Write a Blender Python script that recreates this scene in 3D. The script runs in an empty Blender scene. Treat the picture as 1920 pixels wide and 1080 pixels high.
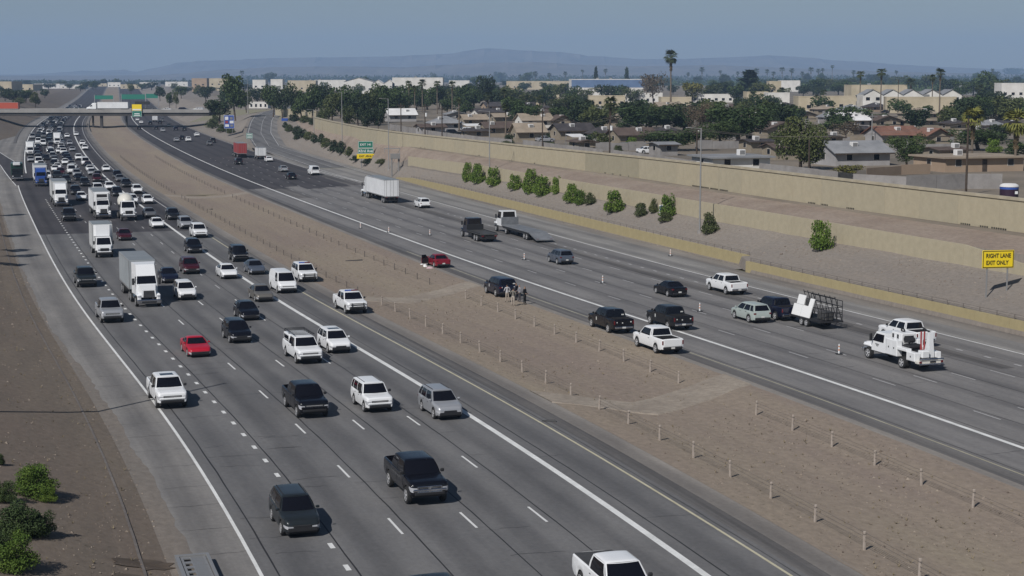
import bpy, math, random
import numpy as np
from mathutils import Vector, Matrix

S = bpy.context.scene
COL = S.collection
R = random.Random(11)

# ------------------------------------------------------------------ camera, sky, sun, exposure
CAM_H = 22.0
F = 3100.0                      # focal length in pixels of the 1920 px wide frame
PITCH = math.atan(395.0 / F)    # horizon 395 px above the centre
cd = bpy.data.cameras.new('camera')
cd.sensor_width = 36.0
cd.lens = F / 1920.0 * 36.0
cd.clip_start = 0.5
cd.clip_end = 60000
cam = bpy.data.objects.new('camera', cd)
COL.objects.link(cam)
cam.location = (0, 0, CAM_H)
cam.rotation_euler = (math.pi / 2 - PITCH, 0, 0)
S.camera = cam

SUN_EL = math.radians(43)
SHADOW_AZ = math.radians(33)    # direction shadows run: this much right of straight ahead
W = bpy.data.worlds.new('World')
S.world = W
W.use_nodes = True
nt = W.node_tree
bg = nt.nodes['Background']
sky = nt.nodes.new('ShaderNodeTexSky')
sky.sky_type = 'NISHITA'
sky.sun_disc = False
sky.sun_elevation = SUN_EL
sky.sun_rotation = math.pi + SHADOW_AZ
sky.altitude = 340
sky.air_density = 1.0
sky.dust_density = 0.5
sky.ozone_density = 1.6
nt.links.new(sky.outputs[0], bg.inputs[0])
bg.inputs[1].default_value = 0.057

sl = bpy.data.lights.new('sun', 'SUN')
sl.energy = 5.0
sl.angle = math.radians(0.53)
sl.color = (1.0, 0.965, 0.925)
sun = bpy.data.objects.new('sun', sl)
COL.objects.link(sun)
sun.location = (-60, -80, 120)
sdir = Vector((math.sin(SHADOW_AZ) * math.cos(SUN_EL), math.cos(SHADOW_AZ) * math.cos(SUN_EL), -math.sin(SUN_EL)))
sun.rotation_euler = sdir.to_track_quat('-Z', 'Y').to_euler()

S.view_settings.view_transform = 'Standard'
S.view_settings.look = 'None'
S.view_settings.exposure = -0.38
S.view_settings.gamma = 1.0
S.view_settings.use_curve_mapping = False
S.render.engine = 'CYCLES'
S.cycles.use_denoising = True
S.cycles.max_bounces = 5
S.cycles.volume_bounces = 1
S.cycles.transparent_max_bounces = 6

# ------------------------------------------------------------------ helpers
def prop(o, label=None, cat=None, group=None, kind=None):
    if label: o['label'] = label
    if cat: o['category'] = cat
    if group: o['group'] = group
    if kind: o['kind'] = kind
    return o

def px(x, y, z=0.0):
    """photo pixel (1920 x 1080) -> point on the level z"""
    u = (x - 960) / F; v = (540 - y) / F
    cp, sp = math.cos(PITCH), math.sin(PITCH)
    d = (u, cp + v * sp, -sp + v * cp)
    t = (z - CAM_H) / d[2]
    return (d[0] * t, d[1] * t)

def pxd(x, y, Y):
    """photo pixel at distance Y ahead -> (X, z)"""
    u = (x - 960) / F; v = (540 - y) / F
    cp, sp = math.cos(PITCH), math.sin(PITCH)
    t = Y / (cp + v * sp)
    return (u * t, CAM_H + (-sp + v * cp) * t)

# the freeway: arc length s along the left carpool line, d metres to its right
_kn = np.array([0, 50, 100, 150, 200, 300, 400, 500, 600, 700, 800, 900.])
_kv = np.array([-1.1745, -1.102, .6578, .2752, .0027, .2354, .1414, .066, .1217, .1144, .1082, .1071]) * 1e-3
_ss = np.arange(-120, 4001, 4.0)
_k = np.where((_ss < 0) | (_ss > 900), 0, np.interp(_ss, _kn, _kv))
_i0 = int(np.argmin(abs(_ss)))
_th = np.concatenate([[0], np.cumsum((_k[1:] + _k[:-1]) / 2 * 4.0)])
_th = _th - _th[_i0] + math.radians(-16.002)
_cx = np.concatenate([[0], np.cumsum((np.sin(_th[1:]) + np.sin(_th[:-1])) / 2 * 4.0)])
_cy = np.concatenate([[0], np.cumsum((np.cos(_th[1:]) + np.cos(_th[:-1])) / 2 * 4.0)])
_cx = _cx - _cx[_i0] + 11.994
_cy = _cy - _cy[_i0] + 60.0

def sstep(a, b, x):
    t = min(1, max(0, (x - a) / (b - a)))
    return t * t * (3 - 2 * t)

GROUND = 6.5
def grade(s):
    return sstep(1400, 2600, s)

def RP(s, d, z=0.0):
    x = float(np.interp(s, _ss, _cx)); y = float(np.interp(s, _ss, _cy)); t = float(np.interp(s, _ss, _th))
    g = grade(s)
    return (x + d * math.cos(t), y - d * math.sin(t), z + (GROUND - min(z, GROUND)) * g if z < GROUND else z)

def TH(s):
    return float(np.interp(s, _ss, _th))

def SD(x, y):
    r = (x - _cx) * np.sin(_th) + (y - _cy) * np.cos(_th)
    q = (x - _cx) ** 2 + (y - _cy) ** 2
    i = int(np.argmin(q)); s = float(_ss[i] + r[i])
    t = TH(s); X = float(np.interp(s, _ss, _cx)); Y = float(np.interp(s, _ss, _cy))
    return s, (x - X) * math.cos(t) - (y - Y) * math.sin(t)

def SDpx(x, y, z=0.0):
    return SD(*px(x, y, z))

def yaw(s, away=True):
    """z rotation that turns local +x along the road"""
    t = TH(s)
    a = math.atan2(math.cos(t), math.sin(t))
    return a if away else a + math.pi

# ------------------------------------------------------------------ materials
def nodes(name):
    m = bpy.data.materials.new(name); m.use_nodes = True
    n = m.node_tree
    return m, n, n.nodes['Principled BSDF']

def mat(name, c, rough=0.6, metal=0.0, coat=0.0, spec=0.5):
    m, n, b = nodes(name)
    b.inputs['Base Color'].default_value = (*c, 1)
    b.inputs['Roughness'].default_value = rough
    b.inputs['Metallic'].default_value = metal
    b.inputs['Coat Weight'].default_value = coat
    b.inputs['Coat Roughness'].default_value = 0.06
    b.inputs['Specular IOR Level'].default_value = spec
    return m

def ramp_mix(n, fac, c1, c2, lo=0.35, hi=0.65):
    r = n.nodes.new('ShaderNodeValToRGB')
    r.color_ramp.elements[0].position = lo; r.color_ramp.elements[0].color = (*c1, 1)
    r.color_ramp.elements[1].position = hi; r.color_ramp.elements[1].color = (*c2, 1)
    n.links.new(fac, r.inputs[0])
    return r.outputs[0]

def noise(n, vec, scale, detail=4, rough=0.6):
    t = n.nodes.new('ShaderNodeTexNoise')
    t.inputs['Scale'].default_value = scale
    t.inputs['Detail'].default_value = detail
    t.inputs['Roughness'].default_value = rough
    n.links.new(vec, t.inputs['Vector'])
    return t.outputs['Fac']

def mapped(n, src, scale):
    mp = n.nodes.new('ShaderNodeMapping')
    mp.inputs['Scale'].default_value = scale
    n.links.new(src, mp.inputs['Vector'])
    return mp.outputs['Vector']

def mixc(n, fac, a, b, mode='MIX'):
    m = n.nodes.new('ShaderNodeMix'); m.data_type = 'RGBA'; m.blend_type = mode
    if isinstance(fac, float): m.inputs[0].default_value = fac
    else: n.links.new(fac, m.inputs[0])
    for k, v in ((6, a), (7, b)):
        if isinstance(v, tuple): m.inputs[k].default_value = (*v, 1)
        else: n.links.new(v, m.inputs[k])
    return m.outputs[2]

def pmat(name, c1, c2, scale=1.0, rough=0.85, fine=None, bump=0.0, coords='Object', stretch=(1, 1, 1), spec=0.3, lo=0.35, hi=0.65):
    """two-tone worn surface: broad noise between c1 and c2, fine grain over it"""
    m, n, b = nodes(name)
    tc = n.nodes.new('ShaderNodeTexCoord')
    v = mapped(n, tc.outputs[coords], stretch)
    col = ramp_mix(n, noise(n, v, scale), c1, c2, lo, hi)
    if fine:
        g = noise(n, tc.outputs[coords], fine, 3, 0.7)
        gl = 0.82 if bump > 0.1 else 0.93
        gr = ramp_mix(n, g, (gl,) * 3, (2 - gl,) * 3, 0.3, 0.7)
        col = mixc(n, 1.0, col, gr, 'MULTIPLY')
        if bump:
            bp = n.nodes.new('ShaderNodeBump'); bp.inputs['Strength'].default_value = bump
            bp.inputs['Distance'].default_value = 0.05
            n.links.new(g, bp.inputs['Height']); n.links.new(bp.outputs[0], b.inputs['Normal'])
    n.links.new(col, b.inputs['Base Color'])
    b.inputs['Roughness'].default_value = rough
    b.inputs['Specular IOR Level'].default_value = spec
    return m

def road_mat(name, base, dark, light, streak=0.5):
    """pavement in (s, d) metres: long streaks down the lanes, patches, grain"""
    m, n, b = nodes(name)
    uv = n.nodes.new('ShaderNodeUVMap'); uv.uv_map = 'sd'
    v1 = mapped(n, uv.outputs[0], (0.012, 0.9, 1))
    v2 = mapped(n, uv.outputs[0], (0.07, 0.22, 1))
    v3 = mapped(n, uv.outputs[0], (1.0, 1.0, 1))
    a = ramp_mix(n, noise(n, v1, 1.0, 5, 0.65), dark, light, 0.3, 0.72)
    p = ramp_mix(n, noise(n, v2, 1.0, 5, 0.65), (0.78, 0.78, 0.79), (1.17, 1.16, 1.14), 0.30, 0.70)
    g = ramp_mix(n, noise(n, v3, 3.0, 5, 0.75), (0.86, 0.86, 0.86), (1.12, 1.12, 1.12), 0.3, 0.7)
    col = mixc(n, streak, base, a)
    col = mixc(n, 1.0, col, p, 'MULTIPLY')
    col = mixc(n, 1.0, col, g, 'MULTIPLY')
    # oil darkened band down the middle of every lane
    sx = n.nodes.new('ShaderNodeSeparateXYZ'); n.links.new(uv.outputs[0], sx.inputs[0])
    ml = n.nodes.new('ShaderNodeMath'); ml.operation = 'MULTIPLY_ADD'
    ml.inputs[1].default_value = 2 * math.pi / 3.77; ml.inputs[2].default_value = math.pi
    n.links.new(sx.outputs[1], ml.inputs[0])
    cs = n.nodes.new('ShaderNodeMath'); cs.operation = 'COSINE'; n.links.new(ml.outputs[0], cs.inputs[0])
    band = ramp_mix(n, cs.outputs[0], (1.04, 1.04, 1.04), (0.80, 0.80, 0.81), 0.05, 1.0)
    col = mixc(n, 1.0, col, band, 'MULTIPLY')
    n.links.new(col, b.inputs['Base Color'])
    b.inputs['Roughness'].default_value = 0.8
    b.inputs['Specular IOR Level'].default_value = 0.25
    return m

def dirt_mat(name, a, b_, c, dark, coords='uv'):
    """bare ground: drifts of two earths along the road, gravelly grain, dark weeds and stones as specks"""
    m, n, b = nodes(name)
    uv = n.nodes.new('ShaderNodeUVMap'); uv.uv_map = 'sd'
    big = noise(n, mapped(n, uv.outputs[0], (0.016, 0.11, 1)), 1.0, 5, 0.6)
    mid = noise(n, mapped(n, uv.outputs[0], (0.12, 0.5, 1)), 1.0, 5, 0.65)
    fine = noise(n, mapped(n, uv.outputs[0], (1.6, 2.2, 1)), 1.0, 5, 0.75)
    col = ramp_mix(n, big, a, b_, 0.38, 0.62)
    col = mixc(n, ramp_mix(n, mid, (0, 0, 0), (.8, .8, .8), 0.42, 0.7), col, c)
    col = mixc(n, 1.0, col, ramp_mix(n, fine, (.80, .80, .80), (1.18, 1.18, 1.18), 0.3, 0.7), 'MULTIPLY')
    sp = noise(n, mapped(n, uv.outputs[0], (2.6, 3.6, 1)), 1.0, 2, 0.5)
    pk = noise(n, mapped(n, uv.outputs[0], (0.09, 0.2, 1)), 1.0, 3, 0.6)
    fac = n.nodes.new('ShaderNodeMath'); fac.operation = 'MULTIPLY'
    n.links.new(ramp_mix(n, sp, (0, 0, 0), (1, 1, 1), 0.60, 0.70), fac.inputs[0]); n.links.new(ramp_mix(n, pk, (0.05, 0.05, 0.05), (.85, .85, .85), 0.42, 0.66), fac.inputs[1])
    col = mixc(n, fac.outputs[0], col, dark)
    bp = n.nodes.new('ShaderNodeBump'); bp.inputs['Strength'].default_value = 0.6; bp.inputs['Distance'].default_value = 0.06
    n.links.new(fine, bp.inputs['Height']); n.links.new(bp.outputs[0], b.inputs['Normal'])
    n.links.new(col, b.inputs['Base Color']); b.inputs['Roughness'].default_value = 0.95; b.inputs['Specular IOR Level'].default_value = 0.2
    return m

def leaf_mat(name, c1, c2, c3=None):
    m, n, b = nodes(name)
    tc = n.nodes.new('ShaderNodeTexCoord'); oi = n.nodes.new('ShaderNodeObjectInfo')
    col = ramp_mix(n, noise(n, tc.outputs['Object'], 1.3, 3, 0.7), c1, c2, 0.3, 0.7)
    geo = n.nodes.new('ShaderNodeNewGeometry')
    v = ramp_mix(n, geo.outputs['Random Per Island'], (0.62, 0.66, 0.6), (1.35, 1.3, 1.25), 0.0, 1.0)
    col = mixc(n, 1.0, col, v, 'MULTIPLY')
    t = ramp_mix(n, oi.outputs['Random'], (0.78, 0.82, 0.8), (1.2, 1.15, 1.05), 0.0, 1.0)
    col = mixc(n, 1.0, col, t, 'MULTIPLY')
    n.links.new(col, b.inputs['Base Color'])
    b.inputs['Roughness'].default_value = 0.7
    b.inputs['Specular IOR Level'].default_value = 0.25
    return m

M = {}
M['concrete'] = road_mat('concrete_pavement', (0.148, 0.146, 0.147), (0.112, 0.111, 0.113), (0.186, 0.183, 0.180))
M['concrete_pale'] = road_mat('pale_concrete_pavement', (0.190, 0.183, 0.180), (0.145, 0.141, 0.140), (0.232, 0.225, 0.218))
M['asphalt'] = road_mat('dark_asphalt', (0.060, 0.056, 0.060), (0.046, 0.043, 0.047), (0.088, 0.083, 0.085))
M['shoulder'] = road_mat('shoulder_concrete', (0.215, 0.205, 0.195), (0.16, 0.152, 0.145), (0.27, 0.26, 0.245), 0.6)
M['shoulder_pale'] = road_mat('pale_shoulder', (0.235, 0.228, 0.218), (0.19, 0.184, 0.176), (0.29, 0.28, 0.265), 0.6)
M['shoulder_dark'] = road_mat('worn_shoulder_asphalt', (0.115, 0.110, 0.108), (0.058, 0.055, 0.056), (0.20, 0.19, 0.18), 0.9)
M['gutter'] = road_mat('gutter_concrete', (0.235, 0.215, 0.195), (0.18, 0.165, 0.15), (0.28, 0.26, 0.235), 0.6)
M['tar'] = mat('joint_tar', (0.022, 0.021, 0.022), 0.7)
M['line_white'] = pmat('line_paint', (0.62, 0.62, 0.6), (0.78, 0.78, 0.76), 0.6, 0.6, 9.0)
M['line_pale'] = pmat('pale_yellow_paint', (0.30, 0.275, 0.205), (0.42, 0.395, 0.30), 0.5, 0.7, 6.0)
M['line_yellow'] = pmat('yellow_line_paint', (0.46, 0.42, 0.29), (0.56, 0.52, 0.38), 0.6, 0.6, 9.0)
M['line_worn'] = pmat('worn_line_paint', (0.34, 0.335, 0.33), (0.56, 0.555, 0.55), 0.5, 0.7, 6.0)
M['dirt'] = dirt_mat('median_dirt', (0.236, 0.190, 0.158), (0.278, 0.232, 0.176), (0.264, 0.216, 0.172), (0.155, 0.130, 0.095))
M['dirt_left'] = dirt_mat('bank_dirt', (0.160, 0.128, 0.104), (0.178, 0.147, 0.116), (0.142, 0.119, 0.097), (0.075, 0.064, 0.045))
M['gravel'] = dirt_mat('embankment_gravel', (0.218, 0.193, 0.170), (0.250, 0.222, 0.194), (0.235, 0.203, 0.172), (0.13, 0.11, 0.09))
M['terrace'] = pmat('terrace_earth', (0.235, 0.185, 0.150), (0.285, 0.232, 0.190), 0.15, 0.95, 2.0, 0.5)
M['town'] = pmat('town_ground', (0.13, 0.112, 0.09), (0.25, 0.21, 0.165), 0.03, 0.95, 0.5)
M['path'] = pmat('crossover_concrete', (0.255, 0.215, 0.175), (0.315, 0.27, 0.22), 0.3, 0.9, 2.0, 0.3)
M['wall_tan'] = pmat('tan_wall', (0.385, 0.338, 0.240), (0.425, 0.375, 0.270), 0.12, 0.9, 1.2, 0.0, stretch=(1, 1, 0.12))
M['wall_patch'] = pmat('repainted_tan_wall', (0.300, 0.270, 0.195), (0.335, 0.302, 0.22), 0.12, 0.9, 1.2, 0.0, stretch=(1, 1, 0.12))
M['wall_tan_b'] = pmat('tan_wall_b', (0.365, 0.325, 0.235), (0.405, 0.360, 0.262), 0.12, 0.9, 1.2, 0.0, stretch=(1, 1, 0.12))
M['wall_yellow'] = pmat('ochre_wall', (0.345, 0.288, 0.160), (0.40, 0.336, 0.190), 0.35, 0.9, 1.6, 0.0, stretch=(1, 1, 0.1))
M['wall_cap'] = pmat('wall_cap', (0.36, 0.315, 0.23), (0.43, 0.38, 0.285), 0.5, 0.9)
M['block'] = pmat('grey_block', (0.24, 0.225, 0.215), (0.31, 0.295, 0.285), 0.4, 0.9, 2.0)
M['stucco_white'] = pmat('white_stucco', (0.60, 0.58, 0.54), (0.72, 0.70, 0.66), 0.2, 0.9)
M['stucco_tan'] = pmat('tan_stucco', (0.42, 0.36, 0.25), (0.52, 0.45, 0.33), 0.15, 0.9)
M['stucco_mid'] = pmat('worn_tan_stucco', (0.235, 0.20, 0.15), (0.31, 0.265, 0.205), 0.2, 0.9)
M['stucco_peach'] = pmat('peach_stucco', (0.33, 0.245, 0.175), (0.39, 0.295, 0.215), 0.2, 0.9)
M['stucco_grey'] = pmat('grey_stucco', (0.30, 0.29, 0.29), (0.4, 0.39, 0.39), 0.2, 0.9)
M['roof_dark'] = pmat('dark_shingle', (0.040, 0.036, 0.038), (0.072, 0.064, 0.066), 0.5, 0.9, 5.0)
M['roof_brown'] = pmat('brown_shingle', (0.085, 0.062, 0.052), (0.12, 0.09, 0.076), 0.5, 0.9, 5.0)
M['roof_red'] = pmat('terracotta_roof', (0.165, 0.082, 0.058), (0.225, 0.12, 0.088), 0.5, 0.9, 5.0)
M['roof_tan'] = pmat('tan_roof', (0.26, 0.215, 0.165), (0.34, 0.28, 0.215), 0.3, 0.9, 3.0)
M['roof_grey'] = pmat('grey_roof', (0.20, 0.205, 0.215), (0.28, 0.285, 0.295), 0.3, 0.85, 3.0)
M['roof_white'] = pmat('white_roof', (0.62, 0.61, 0.6), (0.74, 0.73, 0.72), 0.3, 0.8)
M['blue_band'] = pmat('blue_metal', (0.10, 0.155, 0.27), (0.135, 0.20, 0.33), 0.2, 0.6)
M['glass_dark'] = mat('window_glass', (0.012, 0.013, 0.016), 0.08, 0, 0, 0.5)
M['wood'] = pmat('dark_wood', (0.05, 0.038, 0.03), (0.085, 0.066, 0.052), 2.0, 0.9)
M['post'] = pmat('pale_concrete_post', (0.34, 0.29, 0.25), (0.44, 0.385, 0.335), 3.0, 0.9)
M['steel'] = mat('galvanised_steel', (0.34, 0.34, 0.34), 0.5, 0.5)
M['cable'] = mat('weathered_cable', (0.13, 0.112, 0.1), 0.7)
M['bridge'] = pmat('bridge_concrete', (0.24, 0.232, 0.222), (0.32, 0.31, 0.297), 0.15, 0.9)
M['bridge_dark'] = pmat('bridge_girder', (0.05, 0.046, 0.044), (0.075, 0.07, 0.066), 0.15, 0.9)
M['sign_yellow'] = mat('sign_yellow', (0.83, 0.62, 0.015), 0.5)
M['sign_green'] = mat('sign_green', (0.012, 0.17, 0.115), 0.5)
M['sign_blue'] = mat('sign_blue', (0.035, 0.09, 0.36), 0.5)
M['sign_white'] = mat('sign_white', (0.75, 0.76, 0.76), 0.5)
M['sign_back'] = mat('sign_back', (0.27, 0.265, 0.26), 0.5, 0.3)
M['black'] = mat('black_print', (0.012, 0.012, 0.012), 0.6)
M['rock'] = pmat('pebbles', (0.13, 0.10, 0.08), (0.30, 0.255, 0.21), 3.0, 0.95)
M['tuft'] = pmat('dry_tuft', (0.15, 0.12, 0.065), (0.27, 0.22, 0.14), 1.0, 0.95)
M['bark'] = pmat('bark', (0.07, 0.052, 0.04), (0.13, 0.10, 0.078), 2.0, 0.95)
M['palm_bark'] = pmat('palm_bark', (0.13, 0.105, 0.08), (0.2, 0.165, 0.13), 2.0, 0.95)
M['leaf'] = leaf_mat('leaf_green', (0.032, 0.055, 0.021), (0.066, 0.098, 0.036))
M['leaf_olive'] = leaf_mat('leaf_olive', (0.052, 0.068, 0.027), (0.098, 0.115, 0.045))
M['leaf_lime'] = leaf_mat('leaf_bright', (0.070, 0.128, 0.020), (0.135, 0.195, 0.036))
M['leaf_dark'] = leaf_mat('leaf_dark', (0.018, 0.033, 0.018), (0.042, 0.062, 0.030))
M['leaf_brown'] = leaf_mat('leaf_bare', (0.09, 0.07, 0.055), (0.14, 0.115, 0.09))
M['leaf_yellow'] = leaf_mat('leaf_yellow', (0.10, 0.105, 0.025), (0.16, 0.15, 0.045))
M['frond'] = leaf_mat('palm_frond', (0.03, 0.042, 0.017), (0.065, 0.08, 0.028))
M['frond_yellow'] = leaf_mat('palm_frond_yellow', (0.12, 0.13, 0.03), (0.2, 0.2, 0.06))
M['skirt'] = leaf_mat('palm_skirt', (0.08, 0.06, 0.038), (0.13, 0.1, 0.065))
# vehicles
M['glass'] = mat('car_glass', (0.006, 0.006, 0.009), 0.04, 0, 0, 0.45)
M['tyre'] = mat('tyre_rubber', (0.018, 0.018, 0.018), 0.85)
M['rim'] = mat('wheel_alloy', (0.62, 0.62, 0.63), 0.4, 0.25)
M['dark'] = mat('black_plastic', (0.018, 0.018, 0.02), 0.6)
M['lamp'] = mat('headlamp', (0.50, 0.51, 0.54), 0.12, 0.2, 0.6)
M['red_lamp'] = mat('tail_lamp', (0.12, 0.006, 0.008), 0.2, 0, 0.5)
M['grey_panel'] = pmat('grey_trailer_panel', (0.30, 0.325, 0.34), (0.37, 0.395, 0.41), 0.4, 0.5)
M['dull_panel'] = pmat('dull_white_panel', (0.50, 0.51, 0.51), (0.58, 0.59, 0.59), 0.4, 0.5)
M['liner'] = mat('bed_liner', (0.02, 0.02, 0.022), 0.8)
M['chrome'] = mat('chrome', (0.6, 0.6, 0.62), 0.18, 1.0)
M['plate'] = mat('plate', (0.62, 0.62, 0.6), 0.5)
M['white_panel'] = pmat('white_trailer_panel', (0.68, 0.69, 0.70), (0.77, 0.78, 0.79), 0.4, 0.45, spec=0.5)
M['roof_panel'] = pmat('trailer_roof', (0.20, 0.22, 0.235), (0.25, 0.27, 0.285), 0.4, 0.5)
M['deck_steel'] = pmat('deck_steel', (0.14, 0.147, 0.158), (0.20, 0.208, 0.22), 1.0, 0.5)
M['deck_dark'] = pmat('deck_dark', (0.045, 0.045, 0.045), (0.07, 0.068, 0.066), 1.0, 0.6)
M['orange'] = mat('orange_plastic', (0.55, 0.20, 0.08), 0.5)
M['red_steel'] = mat('red_steel', (0.32, 0.05, 0.05), 0.5)
M['foam_white'] = mat('white_board', (0.8, 0.8, 0.79), 0.6)
PAINT = {}
def paint(name, c, rough=0.32, metal=0.0):
    PAINT[name] = mat('paint_' + name, c, rough, metal, 0.3, 0.35)
for nm, c, r_, me in (('white', (0.78, 0.79, 0.80), .35, 0), ('black', (0.005, 0.005, 0.008), .25, 0), ('dark grey', (0.022, 0.027, 0.030), .3, .2),
        ('navy', (0.008, 0.010, 0.026), .28, .1), ('silver', (0.42, 0.43, 0.45), .35, .4), ('grey', (0.16, 0.165, 0.175), .3, .3), ('red', (0.42, 0.012, 0.03), .3, 0),
        ('deep red', (0.20, 0.008, 0.020), .3, 0), ('maroon', (0.055, 0.007, 0.013), .3, .1), ('tan', (0.20, 0.185, 0.165), .35, .4), ('blue', (0.03, 0.075, 0.28), .3, 0), ('blue grey', (0.12, 0.14, 0.18), .3, .4),
        ('pale green', (0.46, 0.52, 0.49), .35, .2), ('dark green', (0.015, 0.045, 0.035), .35, 0), ('charcoal', (0.012, 0.013, 0.016), .3, .1), ('cream', (0.66, 0.64, 0.58), .4, 0),
        ('orange', (0.55, 0.07, 0.025), .4, 0)):
    paint(nm, c, r_, me)
M['paint'] = PAINT['white']

# ------------------------------------------------------------------ mesh builder
class MB:
    def __init__(s): s.v = []; s.f = []; s.m = []; s.sm = []
    def add(s, vs, fs, m, smooth=False):
        o = len(s.v); s.v += [tuple(p) for p in vs]
        for f in fs: s.f.append([o + i for i in f]); s.m.append(m); s.sm.append(smooth)
        return s
    def box(s, x0, x1, y0, y1, z0, z1, m):
        return s.hexa([(x0, y0), (x1, y0), (x1, y1), (x0, y1)], z0, [(x0, y0), (x1, y0), (x1, y1), (x0, y1)], z1, m)
    def hexa(s, b, z0, t, z1, m):
        z0 = z0 if isinstance(z0, (list, tuple)) else [z0] * 4
        z1 = z1 if isinstance(z1, (list, tuple)) else [z1] * 4
        vs = [(*b[i], z0[i]) for i in range(4)] + [(*t[i], z1[i]) for i in range(4)]
        return s.add(vs, [(3, 2, 1, 0), (4, 5, 6, 7), (0, 1, 5, 4), (1, 2, 6, 5), (2, 3, 7, 6), (3, 0, 4, 7)], m)
    def rbox(s, x0, x1, y0, y1, z0, z1, m, c=0.04, smooth=True):
        """box with chamfered edges"""
        c = min(c, (x1 - x0) / 2.2, (y1 - y0) / 2.2, (z1 - z0) / 2.2)
        vs = []
        for ax in range(8):
            X = (x0, x1)[ax & 1]; Y = (y0, y1)[(ax >> 1) & 1]; Z = (z0, z1)[(ax >> 2) & 1]
            sx = c if ax & 1 == 0 else -c; sy = c if (ax >> 1) & 1 == 0 else -c; sz = c if (ax >> 2) & 1 == 0 else -c
            vs += [(X, Y + sy, Z + sz), (X + sx, Y, Z + sz), (X + sx, Y + sy, Z)]
        def q(a, i): return a * 3 + i
        fs = [(q(0, 0), q(4, 0), q(6, 0), q(2, 0)), (q(1, 0), q(3, 0), q(7, 0), q(5, 0)), (q(0, 1), q(1, 1), q(5, 1), q(4, 1)), (q(2, 1), q(6, 1), q(7, 1), q(3, 1)),
              (q(0, 2), q(2, 2), q(3, 2), q(1, 2)), (q(4, 2), q(5, 2), q(7, 2), q(6, 2))]
        for a, b in ((0, 1), (2, 3), (4, 5), (6, 7)): fs.append((q(a, 1), q(a, 2), q(b, 2), q(b, 1)))
        for a, b in ((0, 2), (1, 3), (4, 6), (5, 7)): fs.append((q(a, 0), q(a, 2), q(b, 2), q(b, 0)))
        for a, b in ((0, 4), (1, 5), (2, 6), (3, 7)): fs.append((q(a, 0), q(a, 1), q(b, 1), q(b, 0)))
        for a in range(8): fs.append((q(a, 0), q(a, 1), q(a, 2)))
        return s.add(vs, fs, m, False)
    def tube(s, p0, p1, r0, m, r1=None, n=8, caps=True, smooth=True):
        r1 = r0 if r1 is None else r1
        a = Vector(p0); b = Vector(p1); d = (b - a).normalized()
        u = d.orthogonal().normalized(); w = d.cross(u)
        vs = []
        for c, r in ((a, r0), (b, r1)):
            for i in range(n):
                t = 2 * math.pi * i / n; vs.append(c + u * (r * math.cos(t)) + w * (r * math.sin(t)))
        fs = [(i, (i + 1) % n, n + (i + 1) % n, n + i) for i in range(n)]
        s.add(vs, fs, m, smooth)
        if caps:
            s.add(vs[:n], [tuple(range(n))[::-1]], m); s.add(vs[n:], [tuple(range(n))], m)
        return s
    def lathe(s, prof, m, n=16, axis='y', c=(0, 0, 0), smooth=True):
        """prof: list of (radius, offset along axis)"""
        vs = []
        for r, h in prof:
            for i in range(n):
                t = 2 * math.pi * i / n; a, b = r * math.cos(t), r * math.sin(t)
                p = {'y': (a, h, b), 'z': (a, b, h), 'x': (h, a, b)}[axis]
                vs.append((p[0] + c[0], p[1] + c[1], p[2] + c[2]))
        fs = []
        for k in range(len(prof) - 1):
            for i in range(n):
                j = (i + 1) % n; fs.append((k * n + i, k * n + j, (k + 1) * n + j, (k + 1) * n + i))
        return s.add(vs, fs, m, smooth)
    def grid(s, fn, us, vs_, m, smooth=True):
        P = [fn(u, v) for v in vs_ for u in us]; n = len(us)
        fs = [(j * n + i, j * n + i + 1, (j + 1) * n + i + 1, (j + 1) * n + i) for j in range(len(vs_) - 1) for i in range(n - 1)]
        return s.add(P, fs, m, smooth)
    def merge(s, o, T=None):
        off = len(s.v)
        s.v += [tuple(T @ Vector(p)) for p in o.v] if T else o.v
        s.f += [[i + off for i in f] for f in o.f]; s.m += o.m; s.sm += o.sm
        return s
    def mesh(s, name, sharp=35):
        me = bpy.data.meshes.new(name)
        me.from_pydata(s.v, [], s.f)
        keys = []
        for k in (['paint'] if 'paint' in s.m else []) + s.m:
            if k not in keys: keys.append(k)
        for k in keys: me.materials.append(M[k])
        me.polygons.foreach_set('material_index', [keys.index(k) for k in s.m])
        me.polygons.foreach_set('use_smooth', s.sm)
        if any(s.sm): me.set_sharp_from_angle(angle=math.radians(sharp))
        me.update()
        return me
    def build(s, name, parent=None, loc=(0, 0, 0), rot=0.0):
        return place(s.mesh(name), name, parent, loc, rot)

def place(me, name, parent=None, loc=(0, 0, 0), rot=0.0, pm=None):
    o = bpy.data.objects.new(name, me); COL.objects.link(o)
    o.location = loc
    if rot: o.rotation_euler = (0, 0, rot)
    if parent: o.parent = parent
    if pm is not None and me.materials and me.materials[0] == M['paint']:
        sl_ = o.material_slots[0]; sl_.link = 'OBJECT'; sl_.material = pm
    return o

def thing(name, label, cat, loc=(0, 0, 0), rot=0.0, group=None):
    o = bpy.data.objects.new(name, None); COL.objects.link(o)
    o.empty_display_size = 0.5
    o.location = loc; o.rotation_euler = (0, 0, rot)
    return prop(o, label, cat, group)

def uvmesh(name, P, ns, nd, sdv, material):
    me = bpy.data.meshes.new(name)
    fs = [(i * nd + j, i * nd + j + 1, (i + 1) * nd + j + 1, (i + 1) * nd + j) for i in range(ns - 1) for j in range(nd - 1)]
    me.from_pydata(P, [], fs)
    uv = me.uv_layers.new(name='sd')
    li = np.zeros(len(me.loops), dtype=np.int32); me.loops.foreach_get('vertex_index', li)
    uv.data.foreach_set('uv', np.array(sdv, dtype=np.float32)[li].ravel())
    me.materials.append(material); me.update()
    return me

def srange(s0, s1, ds):
    n = max(1, int(math.ceil((s1 - s0) / ds)))
    return [s0 + (s1 - s0) * i / n for i in range(n + 1)]

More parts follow.
